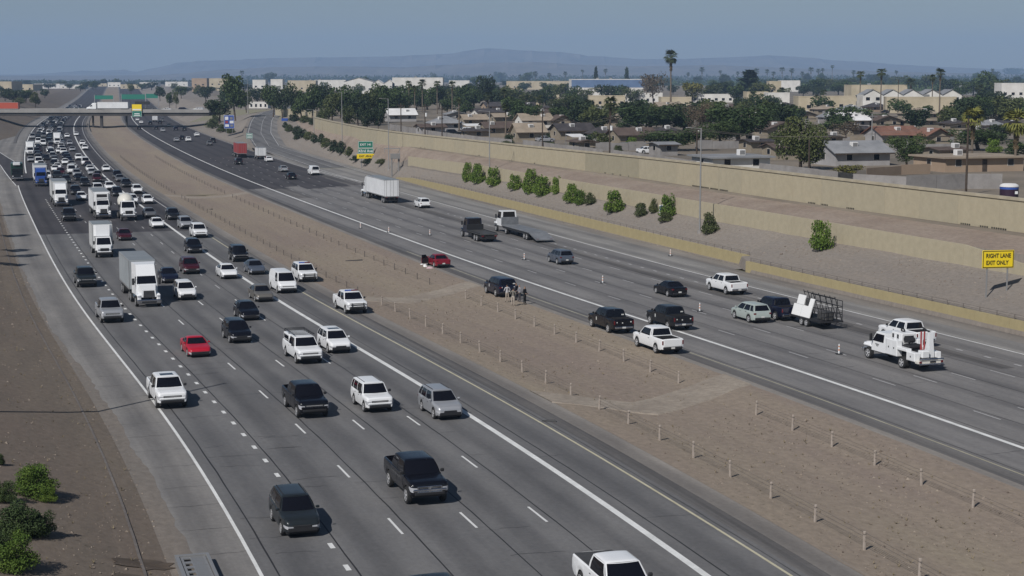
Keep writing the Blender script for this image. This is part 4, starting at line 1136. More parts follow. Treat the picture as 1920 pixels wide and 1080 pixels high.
def box_truck(loc, rot, label, pname='white', L=8.2, name='box_truck', z1=3.7, boxmk='white_panel', group=None, nose=True, cat='box truck', cabz=2.45):
    root = thing(name, label, cat, loc, rot, group); xf = L / 2; pm = PAINT[pname]
    b = MB(); w = .98
    b.hexa([(xf - 1.15, -.9), (xf - .08, -.82), (xf - .08, .82), (xf - 1.15, .9)], .62, [(xf - 1.15, -.86), (xf - .16, -.74), (xf - .16, .74), (xf - 1.15, .86)], [1.5, 1.28, 1.28, 1.5], 'paint')
    b.hexa([(xf - 2.5, -w), (xf - 1.1, -w), (xf - 1.1, w), (xf - 2.5, w)], .62, [(xf - 2.5, -w), (xf - 1.1, -w), (xf - 1.1, w), (xf - 2.5, w)], 1.52, 'paint')
    b.hexa([(xf - 2.5, -w), (xf - 1.1, -w), (xf - 1.1, w), (xf - 2.5, w)], 1.52, [(xf - 2.5, -w * .9), (xf - 1.6, -w * .86), (xf - 1.6, w * .86), (xf - 2.5, w * .9)], cabz, 'paint')
    place(b.mesh('cab'), 'cab', root, pm=pm)
    g = MB(); g.hexa([(xf - 1.12, -w * .88), (xf - 1.06, -w * .86), (xf - 1.06, w * .86), (xf - 1.12, w * .88)], 1.58, [(xf - 1.6, -w * .80), (xf - 1.53, -w * .78), (xf - 1.53, w * .78), (xf - 1.6, w * .8)], cabz - .1, 'glass'); g.build('windshield', root)
    for sg in (-1, 1):
        g = MB(); a, e = sorted((sg * w * .94, sg * (w + .012))); g.hexa([(xf - 2.3, a), (xf - 1.25, a), (xf - 1.25, e), (xf - 2.3, e)], 1.56, [(xf - 2.3, a - sg * .07), (xf - 1.68, a - sg * .07), (xf - 1.68, e - sg * .07), (xf - 2.3, e - sg * .07)], cabz - .14, 'glass'); g.build('side_window', root)
        l_ = MB(); a, e = sorted((sg * .56, sg * .82)); l_.rbox(xf - .16, xf - .045, a, e, .92, 1.12, 'lamp', .04); l_.build('headlight', root)
        m_ = MB(); a, e = sorted((sg * (w + .08), sg * (w + .28))); m_.rbox(xf - 1.4, xf - 1.3, a, e, 1.55, 2.0, 'dark', .03); m_.build('mirror', root)
    g = MB(); g.rbox(xf - .2, xf - .055, -.52, .52, .86, 1.2, 'dark', .03); g.build('grille', root)
    g = MB(); g.rbox(xf - .25, xf, -.98, .98, .42, .72, 'dark', .05); g.build('bumper', root)
    box_trailer(root, xf - 2.55, -xf, .95, z1, 1.22, boxmk, wheels=False)
    if nose:
        g = MB(); g.hexa([(xf - 2.56, -1.1), (xf - 2.2, -.8), (xf - 2.2, .8), (xf - 2.56, 1.1)], cabz + .05, [(xf - 2.56, -1.1), (xf - 2.4, -.85), (xf - 2.4, .85), (xf - 2.56, 1.1)], z1 - .1, 'paint'); place(g.mesh('nose_cone'), 'nose_cone', root, pm=pm)
    truck_wheels(root, [(xf - .95, False), (-xf + 1.7, True)], .43, .92)
    return root
def simple_cab(root, pm, xf, w=1.0, zb=.75, zh=1.55, zr=2.55, hood=1.3, cab=1.5, rearglass=True):
    """medium truck: hood, cab with windows, seen from behind as well"""
    b = MB(); h1 = xf - hood; c0 = h1 - cab
    b.hexa([(h1, -w * .92), (xf - .1, -w * .8), (xf - .1, w * .8), (h1, w * .92)], zb, [(h1, -w * .88), (xf - .2, -w * .72), (xf - .2, w * .72), (h1, w * .88)], [zh, zh - .2, zh - .2, zh], 'paint')
    for sg in (-1, 1):
        a, e = sorted((sg * w * .7, sg * (w + .06))); b.rbox(xf - 1.35, xf - .25, a, e, zb + .15, zb + .42, 'paint', .1)
    b.hexa([(c0, -w), (h1, -w), (h1, w), (c0, w)], zb, [(c0, -w), (h1, -w), (h1, w), (c0, w)], zh + .02, 'paint')
    b.hexa([(c0, -w), (h1, -w), (h1, w), (c0, w)], zh + .02, [(c0 + .06, -w * .9), (h1 - .45, -w * .87), (h1 - .45, w * .87), (c0 + .06, w * .9)], zr, 'paint')
    place(b.mesh('cab'), 'cab', root, pm=pm)
    g = MB(); g.hexa([(h1 - .02, -w * .88), (h1 + .05, -w * .86), (h1 + .05, w * .86), (h1 - .02, w * .88)], zh + .08, [(h1 - .45, -w * .8), (h1 - .38, -w * .79), (h1 - .38, w * .79), (h1 - .45, w * .8)], zr - .1, 'glass'); g.build('windshield', root)
    if rearglass:
        g = MB(); g.hexa([(c0 - .012, -w * .8), (c0 + .05, -w * .8), (c0 + .05, w * .8), (c0 - .012, w * .8)], zh + .12, [(c0 + .04, -w * .74), (c0 + .1, -w * .74), (c0 + .1, w * .74), (c0 + .04, w * .74)], zr - .12, 'glass'); g.build('rear_window', root)
    for sg in (-1, 1):
        g = MB(); a, e = sorted((sg * w * .95, sg * (w + .012))); g.hexa([(c0 + .2, a), (h1 - .12, a), (h1 - .12, e), (c0 + .2, e)], zh + .07, [(c0 + .22, a - sg * .075), (h1 - .5, a - sg * .075), (h1 - .5, e - sg * .075), (c0 + .22, e - sg * .075)], zr - .14, 'glass'); g.build('side_window', root)
        m_ = MB(); a, e = sorted((sg * (w + .1), sg * (w + .32))); m_.rbox(h1 - .25, h1 - .13, a, e, zh + .05, zh + .6, 'dark', .03); m_.tube((h1 - .19, sg * w * .96, zh + .3), (h1 - .19, sg * (w + .2), zh + .3), .02, 'dark'); m_.build('mirror', root)
        l_ = MB(); a, e = sorted((sg * w * .58, sg * w * .84)); l_.rbox(xf - .2, xf - .06, a, e, zb + .22, zb + .42, 'lamp', .04); l_.build('headlight', root)
    g = MB(); g.rbox(xf - .25, xf - .07, -w * .5, w * .5, zb + .15, zh - .3, 'dark', .03); g.build('grille', root)
    g = MB(); g.rbox(xf - .25, xf, -w, w, zb - .3, zb, 'chrome', .06); g.build('bumper', root)
    return c0

def tow_truck_black(loc, rot, label):
    root = thing('tow_truck', label, 'tow truck', loc, rot); xf = 5.1
    c0 = simple_cab(root, PAINT['navy'], xf, 1.06, .8, 1.65, 2.75, 1.3, 2.1)
    for y in (-.78, -.2, .38):
        g = MB(); g.box(c0 - .03, c0 - .012, y, y + .42, 1.25, 1.42, 'plate'); g.build('work_light', root)
    d = MB(); d.rbox(-5.0, c0 - .2, -1.22, 1.22, .98, 1.16, 'deck_dark', .03)
    for y in (-1.22, 1.16): d.rbox(-4.4, c0 - .2, y, y + .06, 1.1, 1.26, 'dark', .02)
    d.build('flat_deck', root)
    r_ = MB(); r_.rbox(c0 - .22, c0 - .1, -1.2, 1.2, 1.0, 1.95, 'dark', .03); r_.build('headboard', root)
    u = MB(); u.box(-4.6, xf - .6, -.45, .45, .6, .98, 'dark'); u.box(-4.9, -3.2, -1.0, 1.0, .45, .85, 'dark')
    for sg in (-1, 1):
        a, e = sorted((sg * .7, sg * 1.15)); u.rbox(-.4, 1.0, a, e, .45, .95, 'dark', .03)
    u.build('chassis', root)
    for sg in (-1, 1):
        l_ = MB(); a, e = sorted((sg * .75, sg * 1.1)); l_.rbox(-5.03, -4.95, a, e, .78, .95, 'red_lamp', .02); l_.build('taillight', root)
    truck_wheels(root, [(xf - .95, False), (-1.9, True), (-2.95, True)], .47, 1.0)
    return root

def car_hauler(loc, rot, label, L=19.0):
    root = thing('flatbed_truck', label, 'flatbed truck', loc, rot); xf = L / 2
    c0 = simple_cab(root, PAINT['white'], xf, 1.16, .95, 1.95, 3.1, 1.5, 2.0)
    h = MB(); h.rbox(c0 - .45, c0 - .3, -1.28, 1.28, 1.1, 2.25, 'deck_steel', .04); h.build('headboard', root)
    d = MB(); x1 = c0 - .45; xm = -xf + 3.2
    d.rbox(xm, x1, -1.28, 1.28, 1.05, 1.2, 'deck_steel', .03); d.build('flat_deck', root)
    t = MB(); t.hexa([(-xf, -1.28), (xm, -1.28), (xm, 1.28), (-xf, 1.28)], [.30, 1.05, 1.05, .30], [(-xf, -1.28), (xm, -1.28), (xm, 1.28), (-xf, 1.28)], [.42, 1.2, 1.2, .42], 'deck_steel')
    t.build('loading_ramp', root)
    u = MB(); u.box(xm + .3, xf - .6, -.5, .5, .7, 1.05, 'dark'); u.box(xm + .2, x1 - .4, -1.2, -1.1, .75, 1.05, 'dark'); u.box(xm + .2, x1 - .4, 1.1, 1.2, .75, 1.05, 'dark'); u.build('chassis', root)
    for sg in (-1, 1):
        l_ = MB(); a, e = sorted((sg * .8, sg * 1.15)); l_.rbox(-xf + .2, -xf + .34, a, e, .32, .5, 'red_lamp', .02); l_.build('taillight', root)
    truck_wheels(root, [(xf - 1.05, False), (c0 - 2.2, True), (xm + 1.0, True), (xm + 2.1, True)], .46, 1.05)
    return root

def service_truck(loc, rot, label):
    root = thing('service_truck', label, 'service truck', loc, rot); root.scale = (1.08, 1.04, 1.06); xf = 3.75; pm = PAINT['white']
    b = MB(); w = 1.02
    c0 = simple_cab(root, pm, xf, 1.02, .72, 1.38, 2.16, 1.35, 1.75, False)
    x1, x0 = c0 - .12, -3.6
    # side cabinets with a recess for the rear wheel
    for sg in (-1, 1):
        a, e = sorted((sg * .66, sg * 1.12))
        c = MB(); c.rbox(-1.05, x1, a, e, .75, 1.92, 'paint', .03); c.rbox(-2.25, -1.05, a, e, 1.28, 1.5, 'paint', .03); c.rbox(-3.3, -2.25, a, e, .72, 1.36, 'paint', .03)
        place(c.mesh('side_cabinet'), 'side_cabinet', root, pm=pm)
        for xa, xb, za, zb in ((-1.0, -.35, .8, 1.86), (-.3, .3, .8, 1.86), (-3.24, -2.35, .78, 1.3)):
            q = MB(); a2, e2 = sorted((sg * 1.121, sg * 1.135)); q.box(xa, xb, a2, e2, za, zb, 'white_panel'); a3, e3 = sorted((sg * 1.13, sg * 1.15)); q.box((xa + xb) / 2 - .05, (xa + xb) / 2 + .05, a3, e3, (za + zb) / 2 - .06, (za + zb) / 2 + .06, 'dark'); q.build('cabinet_door', root)
        s_ = MB(); a2, e2 = sorted((sg * 1.0205, sg * 1.03))
        for k, (dx, dz, ln) in enumerate(((0, .12, .5), (.06, .05, .36), (.12, -.03, .24))):
            s_.hexa([(c0 + .75 + dx, a2), (c0 + .75 + dx + ln, a2), (c0 + .75 + dx + ln, e2), (c0 + .75 + dx, e2)], 1.12 + dz, [(c0 + .8 + dx, a2), (c0 + .8 + dx + ln, a2), (c0 + .8 + dx + ln, e2), (c0 + .8 + dx, e2)], 1.16 + dz, 'black')
        s_.build('door_emblem', root)
        st = MB(); a3, e3 = sorted((sg * 1.1, sg * 1.125)); st.hexa([(x1 - .42, a3), (x1 - .2, a3), (x1 - .2, e3 + sg * .004), (x1 - .42, e3 + sg * .004)], .98, [(x1 - .42, a3), (x1 - .2, a3), (x1 - .2, e3 + sg * .004), (x1 - .42, e3 + sg * .004)], 1.86, 'dark'); st.build('dark_panel', root)
    d = MB(); d.rbox(-3.55, x1, -.68, .68, .82, .98, 'dark', .02); d.build('deck', root)
    d = MB(); d.rbox(-.9, x1 - .1, -.62, .62, 1.5, 2.38, 'white_panel', .05); d.box(-.905, -.89, -.4, .4, 1.7, 2.2, 'dark')
    for sg in (-1, 1):
        a, e = sorted((sg * .615, sg * .63))
        for xx in (-.5, .1): d.box(xx, xx + .22, a, e, 1.95, 2.25, 'dark')
    d.build('compressor', root)
    h = MB()
    for k in range(14):
        t = k / 14 * 2 * math.pi; t2 = (k + 1) / 14 * 2 * math.pi
        h.tube((-.1 + .2 * math.cos(t), 0, 2.5 + .1 * math.sin(t)), (-.1 + .2 * math.cos(t2), 0, 2.5 + .1 * math.sin(t2)), .06, 'dark', n=6)
    h.build('hose_coil', root)
    for i, (x, y) in enumerate(((-1.4, .42), (-1.4, -.05), (-1.75, .42), (-1.75, -.05), (-1.4, .42), (-1.75, .42))):
        z = 1.25 + (.5 if i > 3 else 0); g = MB(); g.lathe([(.04, -.26), (.2, -.26), (.22, -.12), (.2, 0), (.22, .12), (.2, .26), (.04, .26)], 'dark', 12, 'y', (x, y, z + .28)); g.build('hose_reel', root)
    for y in (-.1, -.38):
        g = MB(); g.tube((-2.25, y, .98), (-2.25, y, 2.7), .06, 'red_steel'); g.tube((-2.45, y, .98), (-2.25, y, 2.0), .045, 'red_steel'); g.build('red_post', root)
    g = MB(); g.hexa([(-3.3, -.55), (-2.5, -.55), (-2.5, -.15), (-3.3, -.15)], .98, [(-3.1, -.5), (-2.95, -.5), (-2.95, -.2), (-3.1, -.2)], 2.75, 'white_panel'); g.rbox(-3.5, -2.9, .0, .6, .98, 1.5, 'white_panel', .05); g.tube((-3.02, -.35, 2.7), (-2.2, -.2, 3.0), .06, 'dark'); g.build('crane', root)
    g = MB(); g.rbox(-3.72, -3.3, -1.1, 1.1, .62, .84, 'cream' if 'cream' in M else 'white_panel', .03); g.tube((-3.76, -1.0, .95), (-3.76, 1.0, .95), .05, 'chrome'); g.tube((-3.76, -1.0, .6), (-3.76, 1.0, .6), .05, 'chrome'); g.build('work_bumper', root)
    g = MB(); g.rbox(-3.74, -3.7, -.4, .1, .68, .8, 'dark', .01); g.build('tow_hitch', root)
    for sg in (-1, 1):
        l_ = MB(); a, e = sorted((sg * .8, sg * 1.0)); l_.rbox(-3.77, -3.7, a, e, .68, .82, 'red_lamp', .02); l_.build('taillight', root)
    u = MB(); u.box(-3.4, xf - .5, -.45, .45, .5, .82, 'dark'); u.build('chassis', root)
    truck_wheels(root, [(xf - .95, False), (-1.65, True)], .43, .95)
    return root

def glass_trailer(loc, rot, label):
    root = thing('utility_trailer', label, 'trailer', loc, rot)
    b = MB(); b.box(-2.9, 2.6, -1.15, 1.15, .62, .76, 'dark'); b.box(2.6, 3.9, -.08, .08, .55, .66, 'dark'); b.build('bed', root)
    for i, (x0, x1, z0, z1, lean) in enumerate(((.9, 2.4, .78, 1.75, 0), (-.75, .86, .78, 1.75, 0), (.75, 2.0, 1.78, 2.6, .0), (-.75, -.05, 1.75, 2.45, 0))):
        g = MB(); g.hexa([(x0, .95), (x1, .95), (x1, 1.03), (x0, 1.03)], z0, [(x0, .95 - (z1 - .78) * .3), (x1, .95 - (z1 - .78) * .3), (x1, 1.03 - (z1 - .78) * .3), (x0, 1.03 - (z1 - .78) * .3)], z1, 'foam_white')
        if z0 > 1: g = MB(); g.hexa([(x0, .65), (x1, .65), (x1, .73), (x0, .73)], z0, [(x0, .42), (x1, .42), (x1, .5), (x0, .5)], z1, 'foam_white')
        g.build('white_board', root)
    g = MB(); g.rbox(-.02, .68, .2, .62, .78, 2.3, 'deck_dark', .04); g.build('tool_box', root)
    for x in (-2.85, -2.0, -1.1, -.1, .9, 1.8, 2.5):
        r_ = MB(); r_.tube((x, -1.05, .7), (x, -.25, 2.9), .035, 'dark', n=6); r_.tube((x, -1.05, .7), (x, -1.05, 2.5), .035, 'dark', n=6); r_.build('rack_upright', root)
    r_ = MB()
    for y, z in ((-1.05, 1.3), (-1.05, 2.0), (-1.05, 2.5), (-.55, 2.1), (-.3, 2.75)): r_.tube((-2.85, y, z), (2.5, y, z), .035, 'dark', n=6)
    r_.build('rack_rail', root)
    for k, y in enumerate((1.05, .55, .05, -.45)):
        t = MB(); t.tube((-2.86, y, .7), (-2.86, y, 1.95), .03, 'dark', n=6); t.build('gate_post', root)
    t = MB()
    for z in (1.1, 1.5, 1.95): t.tube((-2.86, -1.05, z), (-2.86, 1.1, z), .03, 'dark', n=6)
    t.build('gate_rail', root)
    g = MB(); g.rbox(-2.6, -1.2, -.4, .5, .78, 1.5, 'deck_dark', .05); g.build('load', root)
    truck_wheels(root, [(.35, False), (-.5, False)], .36, 1.05)
    return root

def mixer(loc, rot, label):
    root = thing('cement_mixer', label, 'cement mixer', loc, rot); xf = 4.4
    c0 = simple_cab(root, PAINT['white'], xf, 1.12, .95, 1.9, 2.95, 1.7, 1.5)
    d = MB(); d.lathe([(.02, -3.9), (.62, -3.8), (.95, -2.6), (1.28, -1.2), (1.28, -.1), (.95, .8), (.5, 1.15), (.02, 1.2)], 'paint', 22, 'x', (0, 0, 0))
    o = place(d.mesh('drum'), 'drum', root, (c0 - 1.35, 0, 2.55), pm=PAINT['cream']); o.rotation_euler = (0, math.radians(-9) * -1, 0)
    h = MB(); h.hexa([(-4.9, -.5), (-4.1, -.5), (-4.1, .5), (-4.9, .5)], 3.0, [(-5.1, -.75), (-4.0, -.75), (-4.0, .75), (-5.1, .75)], 3.75, 'paint'); place(h.mesh('hopper'), 'hopper', root, pm=PAINT['white'])
    h = MB(); h.hexa([(-5.6, -.2), (-4.6, -.2), (-4.6, .2), (-5.6, .2)], [1.3, 2.2, 2.2, 1.3], [(-5.6, -.3), (-4.6, -.3), (-4.6, .3), (-5.6, .3)], [1.5, 2.5, 2.5, 1.5], 'paint'); place(h.mesh('chute'), 'chute', root, pm=PAINT['white'])
    u = MB(); u.box(-4.6, xf - .6, -.45, .45, .75, 1.15, 'dark'); u.box(-4.3, -4.0, -.8, .8, 1.1, 3.0, 'dark'); u.box(c0 - .5, c0 - .2, -.8, .8, 1.1, 1.9, 'dark'); u.build('chassis', root)
    truck_wheels(root, [(xf - 1.0, False), (-1.8, True), (-3.1, True)], .5, 1.05)
    return root

def garbage_truck(loc, rot, label):
    root = thing('garbage_truck', label, 'garbage truck', loc, rot); xf = 4.4; pm = PAINT['dark green']
    b = MB(); b.hexa([(xf - 1.7, -1.15), (xf, -1.15), (xf, 1.15), (xf - 1.7, 1.15)], .7, [(xf - 1.7, -1.12), (xf - .12, -1.1), (xf - .12, 1.1), (xf - 1.7, 1.12)], 2.7, 'paint'); place(b.mesh('cab'), 'cab', root, pm=PAINT['charcoal'])
    g = MB(); g.hexa([(xf - .12, -1.0), (xf - .03, -1.0), (xf - .03, 1.0), (xf - .12, 1.0)], 1.5, [(xf - .2, -.98), (xf - .1, -.98), (xf - .1, .98), (xf - .2, .98)], 2.45, 'glass'); g.build('windshield', root)
    b = MB(); b.rbox(-4.4, xf - 1.85, -1.25, 1.25, 1.0, 3.75, 'paint', .2); place(b.mesh('hopper_body'), 'hopper_body', root, pm=pm)
    b = MB(); b.rbox(xf - 2.3, xf - 1.5, -.8, .7, 3.3, 3.95, 'white_panel', .1); b.build('roof_hatch', root)
    b = MB(); b.rbox(xf - .1, xf + .05, -1.2, 1.2, .5, .85, 'chrome', .05); b.build('bumper', root)
    for sg in (-1, 1):
        l_ = MB(); a, e = sorted((sg * .75, sg * 1.05)); l_.rbox(xf - .05, xf + .02, a, e, .95, 1.2, 'lamp', .03); l_.build('headlight', root)
    u = MB(); u.box(-4.2, xf - .3, -.5, .5, .6, 1.0, 'dark'); u.build('chassis', root)
    truck_wheels(root, [(xf - 1.3, False), (-1.8, True), (-3.1, True)], .5, 1.05)
    return root
M['cream'] = PAINT['cream']

# ------------------------------------------------------------------ traffic placed on the road
def at_px(x, y, L_, z=0.0):
    """near end of a vehicle seen at photo pixel x, y -> centre on the road, and s"""
    s, d = SDpx(x, y, z)
    return s, d, s + L_ / 2

CARNAME = {'sedan': 'sedan', 'hatchback': 'hatchback', 'coupe': 'coupe', 'suv': 'sport_utility_car', 'boxy suv': 'sport_utility_car', 'large suv': 'sport_utility_car', 'jeep': 'off_road_car', 'van': 'cargo_van', 'pickup': 'pickup_truck', 'short cab pickup': 'pickup_truck', 'lifted pickup': 'pickup_truck'}
CARCAT = {'sedan': 'car', 'hatchback': 'car', 'coupe': 'car', 'suv': 'car', 'boxy suv': 'car', 'large suv': 'car', 'jeep': 'car', 'van': 'van', 'pickup': 'pickup truck', 'short cab pickup': 'pickup truck', 'lifted pickup': 'pickup truck'}
used = []
def put(kind, pname, x, y, label, toward=True, extra=None, group=None, far=False, turn=0.0, skip=()):
    s, d, sc_ = at_px(x, y, SPEC[kind]['L'])
    used.append((sc_, d, SPEC[kind]['L']))
    z = 0.006
    if 5.3 < d < 6.9 or 22.2 < d < 23.1: z = .01
    return make_car(kind, pname, RP(sc_, d, z), yaw(sc_, not toward) + turn, label, CARCAT[kind], CARNAME[kind], group, extra, far, skip)
TW, AW = 'traffic coming towards the camera', 'traffic going away from the camera'
# towards the camera, nearest first
put('suv', 'dark grey', 568, 1010, 'dark grey crossover with bright headlamp nearest the bottom edge', extra=x_roofrails, group=TW)
put('lifted pickup', 'black', 806, 950, 'tall black pickup with chrome grille and bumper', group=TW)
put('suv', 'silver', 845, 789, 'silver crossover driving on the thick white carpool line', group=TW, extra=x_roofrails)
put('boxy suv', 'white', 713, 775, 'white boxy compact SUV between a black pickup and a silver crossover', group=TW, extra=x_blackroof)
put('pickup', 'black', 590, 786, 'black pickup beside the white boxy SUV', group=TW)
put('pickup', 'white', 324, 768, 'white pickup with roof window in the exit lane at the left', group=TW, extra=x_sunroof)
put('coupe', 'red', 376, 671, 'bright red coupe alone in the left lanes', group=TW)
put('short cab pickup', 'white', 583, 684, 'white pickup with dark ladder rack and bed topper', group=TW, extra=x_rack)
put('suv', 'white', 640, 664, 'white SUV with sunroof just right of the rack pickup', group=TW, extra=x_sunroof)
put('suv', 'black', 454, 645, 'black crossover behind and right of the red coupe', group=TW)
put('hatchback', 'black', 471, 602, 'black hatchback between the maroon SUV and the black crossover', group=TW)
put('pickup', 'silver', 212, 607, 'silver pickup on the dotted lane line left of the large white semi', group=TW)
put('pickup', 'white', 671, 590, 'white patrol pickup with light bar and black push bar on the median shoulder', group=TW, extra=x_lightbar)
put('sedan', 'tan', 498, 567, 'tan sedan in front of the white cargo van', group=TW)
put('van', 'white', 541, 551, 'white cargo van beside the carpool line', group=TW)
put('large suv', 'white', 580, 530, 'white patrol SUV with light bar beside the cargo van', group=TW, extra=x_lightbar)
put('sedan', 'white', 432, 524, 'white sedan with wide dark grille left of two dark cars', group=TW)
put('sedan', 'blue grey', 484, 516, 'blue grey sedan right of the white sedan', group=TW)
put('jeep', 'black', 453, 492, 'black square off road car in the carpool lane', group=TW)
put('suv', 'maroon', 361, 515, 'maroon SUV right of the large white semi trailer', group=TW)
put('suv', 'black', 367, 476, 'black SUV on the carpool line behind the maroon SUV', group=TW)
put('suv', 'white', 353, 564, 'white SUV half in the shadow of the large white semi', group=TW)
put('sedan', 'navy', 321, 532, 'navy sedan partly hidden by the large white semi', group=TW)
put('pickup', 'dark grey', 164, 540, 'dark grey pickup alone in the exit lane', group=TW)
put('sedan', 'maroon', 236, 452, 'maroon car beside the white box truck', group=TW)
put('sedan', 'white', 297, 429, 'white sedan beside the carpool line in front of the cement mixer', group=TW)
put('large suv', 'white', 377, 447, 'large white SUV beside the median dirt', group=TW)
put('suv', 'silver', 351, 430, 'silver SUV behind the large white SUV', group=TW)
put('suv', 'charcoal', 327, 413, 'charcoal SUV behind the silver SUV along the median', group=TW)
put('sedan', 'grey', 283, 409, 'grey sedan right of the cement mixer', group=TW)
put('pickup', 'charcoal', 131, 416, 'charcoal pickup just ahead of the white semi with a grey roof', group=TW)
s, d, sc_ = at_px(1163, 1049, 0, 1.9)
make_car('short cab pickup', 'white', RP(s + .6, d, .006), yaw(s, False), 'white pickup with black bed cover cut by the bottom edge', 'pickup truck', 'pickup_truck', TW, x_tonneau)
s, d, sc_ = at_px(818, 1079, 0, 1.46)
make_car('sedan', 'charcoal', RP(s - .6, d, .006), yaw(s, False), 'charcoal car whose roof just shows at the bottom edge', 'car', 'sedan', TW)

def truck_at(fn, x, y, L_, toward, *a, **k):
    s, d, sc_ = at_px(x, y, L_)
    used.append((sc_, d, L_)); return fn(RP(sc_, d, .006), yaw(sc_, not toward), *a, **k)
truck_at(semi, 281, 577, 14.8, True, 'large white semi with short grey sided trailer nearest the camera', tl=8.9, sleeper=1.3, z1=4.1, roofz=4.0, trailer='grey_panel')
truck_at(box_truck, 197, 484, 8.4, True, 'white box truck with tall plain box behind the large semi', z1=3.95, boxmk='dull_panel')
truck_at(mixer, 243, 415, 9.4, True, 'white cement mixer with round cream drum')
truck_at(semi, 196, 412, 17, True, 'white semi with refrigerator unit and pale blue bumper beside the mixer', tl=11.0, reefer=True, fair=False, sleeper=0, roofz=3.0)
truck_at(semi, 116, 388, 15.5, True, 'white semi with grey roofed box at the left of the jam', tl=9.5, sleeper=1.2, trailer='dull_panel')
truck_at(semi, 78, 350, 15.5, True, 'blue semi with grey topped trailer', pname='blue', tl=10, sleeper=1.2, roofz=3.7, fair=True)
truck_at(garbage_truck, 33, 340, 8.8, True, 'dark green garbage truck on the entrance ramp at the left edge')
truck_at(box_truck, 57, 292, 8.0, True, 'white box truck at the left of the far jam', z1=3.9)
truck_at(box_truck, 108, 273, 8.5, True, 'white box truck in the middle of the far jam', z1=4.1)

# further back in the jam, single pieces
JAM = [('sedan', 'white', 104, 322), ('van', 'white', 135, 327), ('van', 'white', 161, 311), ('sedan', 'white', 200, 322), ('suv', 'white', 148, 301), ('sedan', 'white', 123, 309), ('sedan', 'black', 148, 339),
       ('suv', 'charcoal', 160, 350), ('sedan', 'silver', 173, 329), ('suv', 'maroon', 183, 342), ('large suv', 'white', 185, 363), ('suv', 'white', 207, 358), ('suv', 'black', 221, 369), ('suv', 'black', 221, 335), ('sedan', 'grey', 226, 341),
       ('suv', 'charcoal', 238, 352), ('hatchback', 'white', 154, 377), ('suv', 'black', 143, 366), ('suv', 'dark grey', 108, 336), ('sedan', 'silver', 58, 304), ('sedan', 'charcoal', 87, 301), ('van', 'white', 81, 274), ('sedan', 'white', 111, 287),
       ('sedan', 'silver', 136, 284), ('suv', 'silver', 131, 273), ('suv', 'white', 160, 282), ('suv', 'white', 155, 273), ('suv', 'white', 126, 259), ('van', 'silver', 61, 261), ('van', 'grey', 82, 259), ('sedan', 'white', 143, 255), ('hatchback', 'white', 279, 383), ('suv', 'white', 259, 364), ('suv', 'white', 250, 384)]
JC = 'cars queued in the far traffic jam'
LANES = [(-13.0, 'outer lane'), (-9.3, 'middle lane'), (-5.7, 'inner lane'), (-1.9, 'lane beside the carpool line'), (1.75, 'carpool lane'), (-17.0, 'exit lane')]
def lane_of(d): return min(LANES, key=lambda l: abs(l[0] - d))[1]
seen = {}
def jamlabel(kind, pname, s, d):
    k = {'sedan': 'sedan', 'suv': 'SUV', 'large suv': 'big SUV', 'hatchback': 'hatchback', 'pickup': 'pickup', 'van': 'van', 'jeep': 'off road car', 'boxy suv': 'boxy SUV', 'coupe': 'coupe'}[kind]
    zone = 'between mixer and blue semi' if s < 330 else 'well before the overpass' if s < 480 else 'just before the overpass' if s < 715 else 'beyond the overpass' if s < 1000 else 'far beyond the overpass'
    return f'{pname} {k} queued {zone}, {lane_of(d)}'
for kind, pname, x, y in JAM:
    s, d, sc_ = at_px(x, y, SPEC[kind]['L']); used.append((sc_, d, SPEC[kind]['L']))
    big = y > 335
    make_car(kind, pname, RP(sc_, d, .006), yaw(sc_, False), jamlabel(kind, pname, s, d), CARCAT[kind], CARNAME[kind], JC, None, not big)
rr = random.Random(5)
def free(s, d, L_):
    return all(not (abs(s - a) < (L_ + c_) / 2 + 1.6 and abs(d - b) < 1.9) for a, b, c_ in used)
kinds = ['sedan', 'sedan', 'suv', 'suv', 'suv', 'pickup', 'hatchback', 'van', 'large suv']
cols = ['white', 'white', 'white', 'black', 'charcoal', 'dark grey', 'silver', 'grey', 'navy', 'maroon', 'silver', 'black', 'blue grey', 'tan']
n = 0
for d0, _ in LANES[:5]:
    s = 300 + rr.uniform(0, 8)
    while s < 1250:
        k = rr.choice(kinds); c = rr.choice(cols); L_ = SPEC[k]['L']
        d = d0 + rr.uniform(-.35, .35)
        if free(s, d, L_) and n < 205 and not (d0 > 0 and rr.random() < .35):
            used.append((s, d, L_)); n += 1
            make_car(k, c, RP(s, d, .006), yaw(s, False), jamlabel(k, c, s, d), CARCAT[k], CARNAME[k], JC, None, True)
        s += L_ + rr.uniform(2.5, 8.5) * (1 if s < 720 else 2.2)

_same = {}
for o in [o for o in COL.objects if o.get('group') == JC]: _same.setdefault(o['label'], []).append(o)
for lab, os_ in _same.items():
    if len(os_) > 1:
        for o, w_ in zip(sorted(os_, key=lambda q: q.location.y), ('nearest', 'second', 'third', 'fourth', 'fifth', 'sixth', 'seventh', 'eighth', 'ninth', 'tenth')): o['label'] = lab.replace(', ', f' ({w_} of these), ', 1) if False else f'{w_} such {lab}' if w_ != 'nearest' else f'nearest {lab}'
